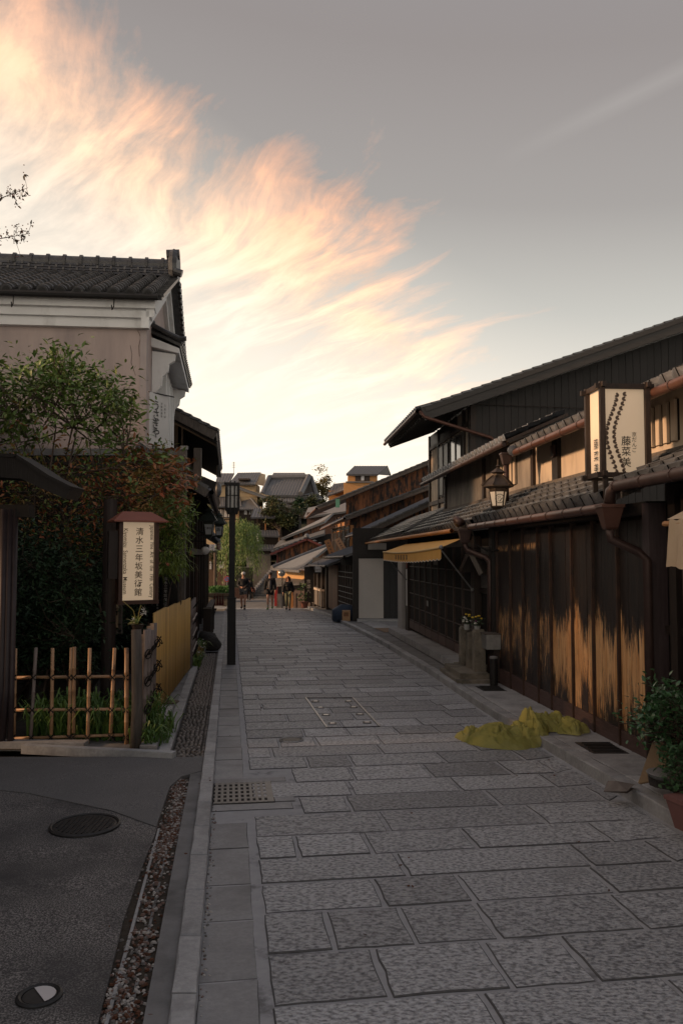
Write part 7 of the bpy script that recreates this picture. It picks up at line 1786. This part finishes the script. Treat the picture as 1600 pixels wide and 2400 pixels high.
ribbed_roof(t, at(811, 1111, 80), at(885, 1111, 80), at(907, 1092, 83), at(831, 1092, 83), .4, tile_far, .18, .07); bx(815, 884, 1110, 1170, 80.5, 86, 'wall', ow, t)
mb = MB(); mb.add([at(884, 1112, 80.6), at(912, 1112, 86), at(908, 1093, 83.5)], [(0, 1, 2)]); mb.build('gable', cream, t)
mb = MB(); mb.slab(at(884, 1112, 80), at(906, 1091, 83), at(914, 1112, 86.5), at(912, 1114, 86.5), .1); mb.build('verge', tile_far, t)
bx(810, 876, 1128, 1131, 79.4, 80.5, 'eave_band', tile_far, t)
w_ = bx(832, 866, 1113, 1127, 80.4, 80.49, 'window', bw, t); bx(846, 853, 1115, 1126, 80.3, 80.39, 'pane', pw, w_)
bx(805, 870, 1131, 1160, 79.6, 80.4, 'lower_wall', ow, t)
t = thing('small_hill_house', 'small pale-roofed house squeezed left of the orange hill house', 'house', at(785, 1160, 84)); ribbed_roof(t, at(765, 1162, 82), at(812, 1146, 82), at(815, 1130, 85), at(782, 1134, 85), .5, tile_far, .15, .06); bx(770, 812, 1150, 1185, 83, 87, 'wall', ow, t)
tfs = tile_far; tile_far = tile
t = thing('dark_gate_building', 'dark timber gate building with stacked low roofs behind the olive tree', 'building', at(610, 1290, 72))
bx(560, 700, 1206, 1300, 74.5, 79, 'wall', dark, t); ribbed_roof(t, at(588, 1212, 73), at(645, 1212, 73), at(640, 1192, 75.5), at(596, 1192, 75.5), .4, tile_far, .15, .06)
for x in (603, 622): line(x, 1215, x, 1245, 74.2, 3, 'post', orangewood if x == 622 else bw, t)
ribbed_roof(t, at(576, 1254, 71), at(655, 1256, 71), at(650, 1243, 73), at(580, 1242, 73), .4, tile_far, .15, .06, name='lower_roof'); ribbed_roof(t, at(575, 1286, 69.5), at(650, 1288, 69.5), at(645, 1277, 71), at(580, 1275, 71), .4, tile_far, .15, .06, name='wall_roof')
bx(560, 660, 1285, 1300, 70.2, 72, 'plinth', bw, t); tile_far = tfs
t = thing('retaining_wall', 'grey stained concrete retaining wall beside the stone stairs', 'wall', at(608, 1370, 69)); mb = MB(); a, b_, c, e = at(578, 1298, 69.8), at(634, 1298, 69.8), at(634, 1372, 69.8), at(578, 1396, 69.8); mb.hexa([e, c, c + Vector((0, .5, 0)), e + Vector((0, .5, 0)), a, b_, b_ + Vector((0, .5, 0)), a + Vector((0, .5, 0))]); mb.build('wall', mat('stained_concrete', (.13, .125, .12), (.20, .195, .185), rough=.9, scale=.8, bump=0, c3=(.07, .068, .062), c3scale=.5, c3mid=.55, c3soft=.15), t)
t = thing('red_brick_wall', 'low reddish wall at the foot of the stairs behind the walkers', 'wall', at(590, 1400, 64)); bx(520, 592, 1378, 1412, 64.5, 65, 'wall', mat('dull_red_wall', (.055, .028, .022), (.085, .045, .035), rough=.9, bump=0), t); bx(480, 590, 1330, 1380, 67, 68, 'hedge_bank', mat('bank_dark', (.015, .018, .012), (.03, .035, .02), rough=.9, bump=0), t)
t = thing('paper_lantern_string', 'vertical string of four small white paper lanterns by the dark gate building', 'lanterns', at(604, 1270, 68))
for i in range(4): mb = MB(); mb.ball(at(604, 1252 + i * 5.2, 68), .085, 8, 6); mb.build('lantern', globe_m, t)
line(604, 1246, 604, 1274, 68.1, .6, 'cord', twine, t)
t = thing('far_brown_shop', 'small brown-walled shop with pale paper panels seen between the left posts and the willow', 'house', at(505, 1400, 56)); bx(470, 530, 1290, 1400, 57, 60, 'wall', mat('brown_far_wall', (.10, .06, .04), (.14, .09, .06), rough=.9, bump=0), t)
for x0, x1, y0, y1 in ((491, 496, 1316, 1334), (513, 524, 1316, 1332), (505, 524, 1296, 1300)): bx(x0, x1, y0, y1, 56.9, 56.98, 'panel', pw, t)
ribbed_roof(t, at(468, 1292, 56), at(534, 1290, 56), at(530, 1276, 58), at(470, 1276, 58), .4, tile_far, .15, .06)
mb = MB(); p = at(505, 1330, 54); mb.tube([(p.x, 54, G(54)), (p.x, 54, p.z + 1)], .13, 7); mb.build('trunk_post', bark, t)
# planter, cones, signs
t = thing('stone_planter', 'long stone planter with a clipped bright green hedge at the left end of the road', 'planter', L(36.8, .6, G(36.8)))
bx(484, 535, 1396, 1420, 36.4, 38.2, 'stone_box', old_stone, t); bx(482, 537, 1391, 1397, 36.3, 38.3, 'rim', mat('dark_rim', (.05, .045, .04), rough=.8, bump=0), t)
mb = MB()
for i in range(2600):
    p = at(r.uniform(485, 535), 1392, 1) ; x = at(r.uniform(484, 536), 1392, 36.5).x; y = r.uniform(36.4, 38.1); z = at(0, 1392, 36.4).z + r.uniform(0, .28); leaf(mb, Vector((x, y, z)), Vector((r.gauss(0, .5), r.gauss(0, .5), 1)), r.uniform(.06, .12), .3, r, 4)
mb.build('hedge', leaf_green, t, kind='stuff')
for i, px in enumerate((503, 510, 516, 522)):
    c = at(px, 1419, 35.2); t = thing('red_cone', 'slim dark red cone before the stone planter, %s from the left' % ('first', 'second', 'third', 'fourth')[i], 'cone', c, 'slim red cones before the planter')
    mb = MB(); mb.lathe(c, [(.085, 0), (.085, .02), (.06, .03), (.012, .52)], 10); mb.build('cone', mat('cone_red', (.10, .015, .014), rough=.5, bump=0), t)
t = thing('no_parking_sign', 'small round no-parking sign in red and blue left of the walkers, by the lamp post', 'sign', at(532, 1410, 48)); c = at(532, 1357, 48)
def disc(mb, c, r_, y0, y1, n=20):
    k = [c + Vector((math.cos(2 * math.pi * i / n) * r_, 0, math.sin(2 * math.pi * i / n) * r_)) for i in range(n)]
    mb.add([p + Vector((0, y0, 0)) for p in k] + [p + Vector((0, y1, 0)) for p in k], [tuple(range(n)), tuple(range(2 * n - 1, n - 1, -1))] + [(i, i + n, (i + 1) % n + n, (i + 1) % n) for i in range(n)])
mb = MB(); disc(mb, c, .185, 0, .02); mb.build('rim', mat('sign_red', (.35, .05, .05), rough=.5, bump=0), t); mb = MB(); disc(mb, c, .13, -.02, -.004); mb.build('face', mat('sign_blue', (.10, .16, .33), rough=.5, bump=0), t)
mb = MB(); mb.bar(c + Vector((-.10, -.03, .10)), c + Vector((.10, -.03, -.10)), .04, .012, up=(0, 1, 0)); mb.build('slash', mat('sign_red', None), t); mb = MB(); mb.tube([(c.x, 48.04, G(48)), (c.x, 48.04, c.z + .1)], .025, 6); mb.build('pole', greymetal, t)
t = thing('traffic_mirror', 'round traffic mirror on a thin dark pole between the two walkers on the right', 'mirror', at(661, 1425, 44)); c = at(660, 1343, 44)
mb = MB(); disc(mb, c, .20, 0, .05); mb.build('rim', greymetal, t); mb = MB(); mb.ball(c + Vector((0, .03, 0)), .17, 16, 8, (1, .5, 1)); mb.build('glass', mat('mirror_glass', (.20, .21, .22), rough=.15, metal=.6, bump=0), t); mb = MB(); mb.tube([(c.x + .03, 44.1, G(44)), (c.x + .03, 44.1, c.z)], .03, 6); mb.build('pole', blackmetal, t)

# ================================================================ near props on the right
def net(name, parent, cx_, cy_, rx, ry, h, seed, m_):
    """crumpled cloth mound on a polar grid, creased by domain-warped ridges"""
    nr_, na = 26, 96; vs = []
    for k in range(nr_ + 1):
        for i in range(na):
            a = 2 * math.pi * i / na; q = k / nr_; lim = 1 + .22 * noise.noise(Vector((math.cos(a) * 1.3, math.sin(a) * 1.3, seed))) + .05 * noise.noise(Vector((math.cos(a) * 5, math.sin(a) * 5, seed)))
            u, v = math.cos(a) * q * lim, math.sin(a) * q * lim
            p = Vector((u * 1.5 + seed, v * 1.2, seed * .7)); wv_ = Vector((noise.noise(p * .9), noise.noise(p * .9 + Vector((9, 0, 0))), 0)) * 1.3
            f1 = 1 - abs(noise.noise((p + wv_) * 1.3)) * 3.0; f2 = 1 - abs(noise.noise((p + wv_ * 1.5) * 2.6)) * 2.6; f3 = noise.noise((p + wv_) * 5)
            dome = max(0, 1 - q * q) ** .75
            z = h * (dome * (.80 + .30 * noise.noise((p + wv_ * .6) * 1.1)) - (dome ** .5) * (.34 * math.exp(-abs(noise.noise((p + wv_) * 1.5)) * 10) + .20 * math.exp(-abs(noise.noise((p + wv_ * 1.6) * 2.9)) * 10) + .07 * math.exp(-abs(noise.noise((p + wv_ * 1.6) * 6.5)) * 8))) + .008 * f3 * (1 - q)
            x = cx_ + u * rx + .04 * noise.noise(p * 2) ; y = cy_ + v * ry; kk = max(0, min(1, (x - kr(y)) / .05 + .5)); gz = G(y) + .105 * kk
            vs.append(Vector((x, y, gz + .004 + max(0, z))))
    fs = [(k * na + i, k * na + (i + 1) % na, (k + 1) * na + (i + 1) % na, (k + 1) * na + i) for k in range(nr_) for i in range(na)]
    mb = MB(); mb.add(vs, fs); mb.build(name, m_, parent, smooth=True)
netm = mat('yellow_green_net', (.29, .275, .075), (.39, .37, .11), rough=.8, scale=5, bump=.5, bscale=160, bdist=.004, alpha=.72, c3=(.27, .26, .06), c3scale=3, c3mid=.52, c3soft=.15)
t = thing('net_heap', 'crumpled heap of yellow-green netting lying across the right kerb', 'net', (2.0, 9.1, G(9)))
net('net_fold', t, 1.82, 9.15, .44, .46, .24, 3.3, netm); net('net_fold', t, 1.58, 9.22, .26, .30, .17, 7.1, netm); net('net_fold', t, 2.10, 9.22, .24, .44, .31, 12.2, netm); net('net_fold', t, 2.40, 9.42, .30, .32, .24, 5.7, netm); net('net_fold', t, 2.60, 9.16, .19, .24, .20, 15.4, netm)
t = thing('corrugated_sheet', 'brown corrugated cardboard sheet leaning against the wall at the right edge', 'cardboard', at(1540, 1830, 6.9))
a, b_, c, e = at(1497, 1838, 6.75), at(1552, 1828, 6.45), at(1592, 1734, 6.65), at(1531, 1743, 6.95); mb = MB(); nrm = (b_ - a).cross(e - a).normalized(); n_ = 56; vs = []
for i in range(n_ + 1):
    s_ = i / n_; o = nrm * (.010 * math.sin(i * 2 * math.pi / 4)); vs += [a.lerp(b_, s_) + o, e.lerp(c, s_) + o + Vector((0, 0, .02 * math.sin(s_ * 3))), a.lerp(b_, s_) + o + nrm * .008, e.lerp(c, s_) + o + nrm * .008 + Vector((0, 0, .02 * math.sin(s_ * 3)))]
mb.add(vs, [(4 * i, 4 * i + 4, 4 * i + 5, 4 * i + 1) for i in range(n_)] + [(4 * i + 2, 4 * i + 3, 4 * i + 7, 4 * i + 6) for i in range(n_)] + [(4 * i + 1, 4 * i + 5, 4 * i + 7, 4 * i + 3) for i in range(n_)]); mb.build('sheet', mat('corrugated_card', (.21, .145, .085), (.28, .20, .12), rough=.85, scale=4, bump=.1), t, smooth=True)
t = thing('camellia_bush', 'glossy dark green potted bush standing before the brown posts at the right edge', 'shrub', at(1560, 1810, 6.6)); tg = []
while len(tg) < 120:
    px, py = r.gauss(1545, 40), r.gauss(1655, 42)
    if 1470 < px < 1660 and 1582 < py < 1750 and (px > 1500 or 1630 < py < 1700): tg.append(at(px, py, r.uniform(6.2, 6.9)))
shrub(t, [tuple(at(1572, 1815, 6.5)), tuple(at(1580, 1815, 6.6))], tg, leaf_gloss, r, 11, .055, .05, hs=.2, wdt=.55, br=.007)
t = thing('leafy_pot_plant', 'small bright leafy plant hanging over the pink pot at the lower right edge', 'shrub', at(1590, 1830, 6.1)); tg = [at(r.uniform(1556, 1640), r.uniform(1735, 1838), r.uniform(5.9, 6.3)) for i in range(60)]
shrub(t, [tuple(at(1610, 1845, 6.1))], tg, leafmat('fern_leaf', (.03, .075, .03), (.05, .12, .045)), r, 14, .05, .04, wdt=.45, br=.004, hs=.15)
t = thing('pink_planter', 'pink plastic flower pot cut off by the right edge of the view', 'planter', at(1600, 1890, 6.0)); c = at(1625, 1893, 5.75); mb = MB(); mb.lathe((c.x, c.y, G(5.8) + .10), [(.13, 0), (.185, .19), (.20, .195), (.20, .225), (.17, .225)], 4, sq=True, rot=.3); mb.build('pot', mat('pink_plastic', (.17, .08, .07), (.21, .10, .09), rough=.6, bump=0), t)
t = thing('timber_kerb', 'dark timber board edging below the pots at the right edge', 'board', at(1570, 1860, 6.3)); mb = MB(); mb.hexa([(kr(7.0) + .30, 7.02, G(7) + .1), (kr(7.0) + 1.2, 6.9, G(7) + .1), (kr(5) + 1.2, 5.0, G(7) + .1), (kr(5) + .36, 5.0, G(7) + .1)] + [(kr(7.0) + .30, 7.02, G(7) + .15), (kr(7.0) + 1.2, 6.9, G(7) + .15), (kr(5) + 1.2, 5.0, G(7) + .15), (kr(5) + .36, 5.0, G(7) + .15)]); mb.build('board', darkwood, t)
t = thing('pot_saucer', 'flat grey stone with a dark dish on it behind the leaning cardboard', 'dish', at(1560, 1815, 6.6)); c = at(1562, 1822, 6.4); mb = MB(); mb.lathe(c, [(.13, 0), (.16, .035), (.15, .04)], 14); mb.build('dish', concrete, t); mb = MB(); mb.lathe(c + Vector((0, 0, -.06)), [(.14, 0), (.15, .058)], 10); mb.build('stone', rock_m, t)
t = thing('flattened_carton', 'small flattened grey cardboard scrap lying on the right kerb', 'litter', at(1450, 1850, 6.7)); c = at(1448, 1853, 6.75); zk = G(c.y) + .11; mb = MB()
vs = [(-.14, -.05, .0), (.03, -.12, .02), (.13, -.02, .05), (.05, .09, .03), (-.06, .08, .05), (-.02, -.01, .075), (.17, .05, .02)]
mb.add([Vector((c.x + a, c.y + b_, zk + z)) for a, b_, z in vs], [(0, 1, 5), (1, 2, 5), (2, 3, 5), (3, 4, 5), (4, 0, 5), (2, 6, 3)]); mb.add([Vector((c.x + a, c.y + b_, zk + z * .4 - .004)) for a, b_, z in vs], [(0, 4, 3, 2, 1)]); mb.build('carton', mat('wet_card', (.13, .11, .10), (.19, .165, .15), rough=.8, scale=20, bump=.2), t)
# fallen leaves scattered on the road and drive
mb = MB()
for i in range(170):
    d = 3 + 26 * r.random(); x = r.uniform(L(d, -.1, 0).x, kr(d)) if i < 100 else L(d, r.uniform(0, .5), 0).x
    leaf(mb, Vector((x, d, G(d) + .012 + (.045 if x < L(d, 0, 0).x else 0))), Vector((r.gauss(0, 1), r.gauss(0, 1), .15)), r.uniform(.02, .04), .5, r, 4)
mb.build('fallen_leaves', peb[3], kind='stuff', label='sparse fallen brown leaves scattered over the paving', category='leaves')

# ================================================================ people
def skin(vs, es, rad, root=0, sub=1):
    me = bpy.data.meshes.new('tmp'); me.from_pydata([Vector(v) for v in vs], es, []); ob = bpy.data.objects.new('tmp', me); col.objects.link(ob)
    md = ob.modifiers.new('s', 'SKIN'); md.use_smooth_shade = True
    sv_ = me.skin_vertices[0].data
    for i, q in enumerate(rad): sv_[i].radius = q if isinstance(q, tuple) else (q, q); sv_[i].use_root = (i == root)
    m2 = ob.modifiers.new('u', 'SUBSURF'); m2.levels = sub; m2.render_levels = sub
    dg = bpy.context.evaluated_depsgraph_get(); dg.update(); ev = ob.evaluated_get(dg); em = ev.to_mesh()
    out = ([v.co.copy() for v in em.vertices], [tuple(p.vertices) for p in em.polygons]); ev.to_mesh_clear()
    bpy.data.objects.remove(ob); bpy.data.meshes.remove(me); return out
skin_m = mat('skin', (.42, .235, .165), (.46, .26, .185), rough=.55, bump=0)
def person(label, pos, Hh, top, legs, legcol, shoe, hair, cap=None, inner=None, stride=.16, arms='down', woman=False, sock=None, facing=0):
    t = thing('person', label, 'person', pos); k = Hh / 1.75; O = Vector(pos); cf, sf = math.cos(facing), math.sin(facing)
    def T(p): x, y, z = (q * k for q in p); return O + Vector((x * cf - y * sf, x * sf + y * cf, z))
    sh = .165 if not woman else .145
    J = {'pel': (0, 0, .95), 'wai': (0, 0, 1.08), 'che': (0, 0, 1.28), 'sho': (0, .01, 1.42), 'nec': (0, 0, 1.50), 'chi': (0, -.01, 1.56), 'hea': (0, -.01, 1.64), 'top': (0, 0, 1.69)}
    for s_, n_ in ((-1, 'L'), (1, 'R')):
        st_ = stride * s_
        J['s' + n_] = (s_ * sh, .01, 1.41); J['h' + n_] = (s_ * .085, 0, .90); J['k' + n_] = (s_ * .095, -st_ * .55 - .03, .50); J['a' + n_] = (s_ * .09, -st_ + (.06 if st_ < 0 else 0), .09 + (.03 if st_ < 0 else 0)); J['t' + n_] = (s_ * .10, -st_ - .14 + (.05 if st_ < 0 else 0), .035)
        if arms == 'front': J['e' + n_] = (s_ * .25, .02, 1.14); J['w' + n_] = (s_ * .10, -.20, 1.06); J['f' + n_] = (s_ * .05, -.25, 1.05)
        else: J['e' + n_] = (s_ * .235, .02 + st_ * .3, 1.14); J['w' + n_] = (s_ * .255, -.04 + st_ * .6, .90); J['f' + n_] = (s_ * .25, -.06 + st_ * .65, .82)
    names = list(J); ix = {n_: i for i, n_ in enumerate(names)}
    E = [('pel', 'wai'), ('wai', 'che'), ('che', 'sho'), ('sho', 'nec'), ('nec', 'chi'), ('chi', 'hea'), ('hea', 'top')] + [e for n_ in 'LR' for e in (('sho', 's' + n_), ('s' + n_, 'e' + n_), ('e' + n_, 'w' + n_), ('w' + n_, 'f' + n_), ('pel', 'h' + n_), ('h' + n_, 'k' + n_), ('k' + n_, 'a' + n_), ('a' + n_, 't' + n_))]
    RR = {'pel': (.13, .10), 'wai': (.115, .09), 'che': (.14, .10), 'sho': (.11, .08), 'nec': (.052, .055), 'chi': (.055, .065), 'hea': (.074, .092), 'top': (.055, .07)}
    for n_ in 'LR': RR.update({'s' + n_: .058, 'e' + n_: .040, 'w' + n_: .027, 'f' + n_: (.036, .018), 'h' + n_: .095, 'k' + n_: .066, 'a' + n_: .042, 't' + n_: .034})
    def mk(keys, infl, over=None):
        ks_ = [q for q in names if q in keys]; im = {n_: i for i, n_ in enumerate(ks_)}; P_ = [T((over or {}).get(q, J[q])) - O for q in ks_]
        rad = [tuple((a + infl) * k for a in (RR[q] if isinstance(RR[q], tuple) else (RR[q], RR[q]))) for q in ks_]
        v, f = skin(P_, [(im[a], im[b]) for a, b in E if a in im and b in im], rad, im.get('pel', im.get('che', 0))); mb = MB(); mb.add([O + q for q in v], f); return mb
    body = mk(set(names), 0)
    for s_, n_ in ((-1, 'L'), (1, 'R')):
        f0 = Vector(J['f' + n_]); dr = (f0 - Vector(J['w' + n_])).normalized(); sd_ = Vector((0, 1, 0)) if arms != 'front' else Vector((0, 0, 1))
        for q in range(4):
            b0 = f0 + sd_ * (q - 1.5) * .018; ln = (.07, .08, .075, .06)[q]; body.tube([T(b0), T(b0 + dr * ln * .55), T(b0 + dr * ln + Vector((-s_ * .02, 0, 0)))], [.0095 * k, .009 * k, .007 * k], 5)
        b0 = f0 - dr * .03 - sd_ * .035; body.tube([T(b0), T(b0 + dr * .035 - sd_ * .018), T(b0 + dr * .06 - sd_ * .012)], [.011 * k, .010 * k, .008 * k], 5)
    c = Vector(J['hea']); body.ball(T(c + Vector((0, -.098, -.012))), .015 * k, 6, 4, (.8, 1.2, 1.3))
    for s_ in (-1, 1): body.ball(T(c + Vector((s_ * .078, .005, 0))), .022 * k, 6, 4, (.4, .8, 1.3))
    body.build('body', skin_m, t, smooth=True)
    mb = MB()
    for s_ in (-1, 1): mb.ball(T(c + Vector((s_ * .028, -.085, .016))), .010 * k, 6, 4)
    mb.build('eyes', ink, t, kind='stuff'); mb = MB(); mb.ball(T(c + Vector((0, -.088, -.05))), .018 * k, 8, 4, (1, .5, .35)); mb.build('mouth', mat('lips', (.28, .09, .08), rough=.5, bump=0), t)
    tk = {'pel', 'wai', 'che', 'sho', 'sL', 'sR', 'eL', 'eR', 'wL', 'wR'}
    mk(tk, .040, {'pel': (0, 0, .88)}).build('jacket', top, t, smooth=True)
    if inner: mb = MB(); a = T((0, -.145, 1.15)); mb.ball(a, .11 * k, 10, 8, (.62, .32, 2.1)); mb.build('shirt', inner, t, smooth=True)
    lg = {'pel', 'hL', 'hR', 'kL', 'kR'}
    if legs == 'shorts': ov = {'kL': tuple(Vector(J['hL']).lerp(Vector(J['kL']), .62)), 'kR': tuple(Vector(J['hR']).lerp(Vector(J['kR']), .62))}; RR['kL'] = RR['kR'] = .078; mk(lg, .022, ov).build('shorts', legcol, t, smooth=True)
    else: mk(lg | {'aL', 'aR'}, .008).build('trousers', legcol, t, smooth=True)
    for n_ in 'LR':
        mb = MB(); a, b_ = Vector(J['a' + n_]), Vector(J['t' + n_]); z0 = a.z - .055
        mb.ball(T(((a + b_) / 2 + Vector((0, -.01, 0))).xy.to_3d() + Vector((0, 0, z0 + .01))), .06 * k, 10, 6, (.85, 2.2, .85)); mb.ball(T(a + Vector((0, .01, -.01))), .05 * k, 8, 6, (1, 1.2, 1)); mb.build('shoe', shoe, t, smooth=True)
        if sock: mb = MB(); mb.tube([T(a + Vector((0, 0, .0))), T(a + Vector((0, 0, .13)))], .048 * k, 8); mb.build('sock', sock, t)
    mb = MB(); hc = T(c + Vector((0, .018, .025))); mb.ball(hc, .098 * k, 12, 8, (.92, 1.02, .98))
    if woman:
        for i in range(9):
            a = math.pi * (i / 8) ; x = math.cos(a) * .085; y = .02 + math.sin(a) * .06; mb.tube([T(c + Vector((x, y, .06))), T(c + Vector((x * 1.25, y, -.08))), T(c + Vector((x * 1.35, y - .02, -.26)))], [.03 * k, .035 * k, .015 * k], 6)
    mb.build('hair', hair, t, smooth=True)
    if cap:
        mb = MB(); mb.ball(T(c + Vector((0, .01, .045))), .108 * k, 14, 8, (.95, 1.05, .82)); a = T(c + Vector((0, -.12, .05))); mb.ball(a, .085 * k, 10, 5, (.9, .9, .16)); mb.build('cap', cap, t, smooth=True)
    return t
blk = mat('black_cloth', (.010, .010, .012), (.018, .018, .021), rough=.85, bump=0); gry = mat('grey_cloth', (.09, .09, .10), (.13, .13, .14), rough=.85, bump=0); hairb = mat('dark_hair', (.02, .013, .01), rough=.6, bump=0)
person('walker in white cap, black jacket and grey shorts, next to the lamp post', (-4.68, 38.15, G(38.15)), 1.76, blk, 'shorts', mat('grey_shorts', (.10, .105, .115), rough=.85, bump=0), blk, hairb, cap=mat('white_cap', (.55, .54, .52), rough=.8, bump=0), arms='front', sock=blk)
person('man in open black jacket over grey shirt and black shorts, middle of three walkers', (-3.40, 38.15, G(38.15)), 1.76, blk, 'shorts', blk, mat('green_shoe', (.07, .20, .05), rough=.6, bump=0), hairb, inner=gry, sock=mat('pale_sock', (.4, .42, .38), rough=.8, bump=0), stride=-.14)
p3 = person('woman with long reddish hair, black jacket and sage trousers, rightmost of three walkers', (-2.49, 37.4, G(37.4)), 1.58, blk, 'trousers', mat('sage_cloth', (.17, .18, .12), rough=.85, bump=0), blk, mat('auburn_hair', (.13, .045, .022), rough=.55, bump=0), woman=True, stride=.15)
mb = MB(); mb.tube([(-2.62, 37.22, 1.30 + G(37)), (-2.48, 37.20, 1.12 + G(37)), (-2.36, 37.24, .98 + G(37))], .012, 5); mb.ball((-2.52, 37.19, 1.13 + G(37)), .07, 8, 6, (1.2, .5, .8)); mb.build('shoulder_bag', blackmetal, p3)
person('small distant child in red top and dark trousers at the foot of the stairs', (at(592, 1405, 62).x, 62, G(62)), 1.12, mat('red_cloth', (.17, .045, .03), rough=.8, bump=0), 'trousers', blk, blk, hairb, stride=.1)
person('distant figure in dark clothes half hidden behind the white-capped walker', (at(584, 1405, 58).x, 58, G(58)), 1.68, blk, 'trousers', blk, mat('pale_shoe', (.4, .4, .38), rough=.7, bump=0), hairb, stride=.12)
bpy.data.objects.remove(_fo)
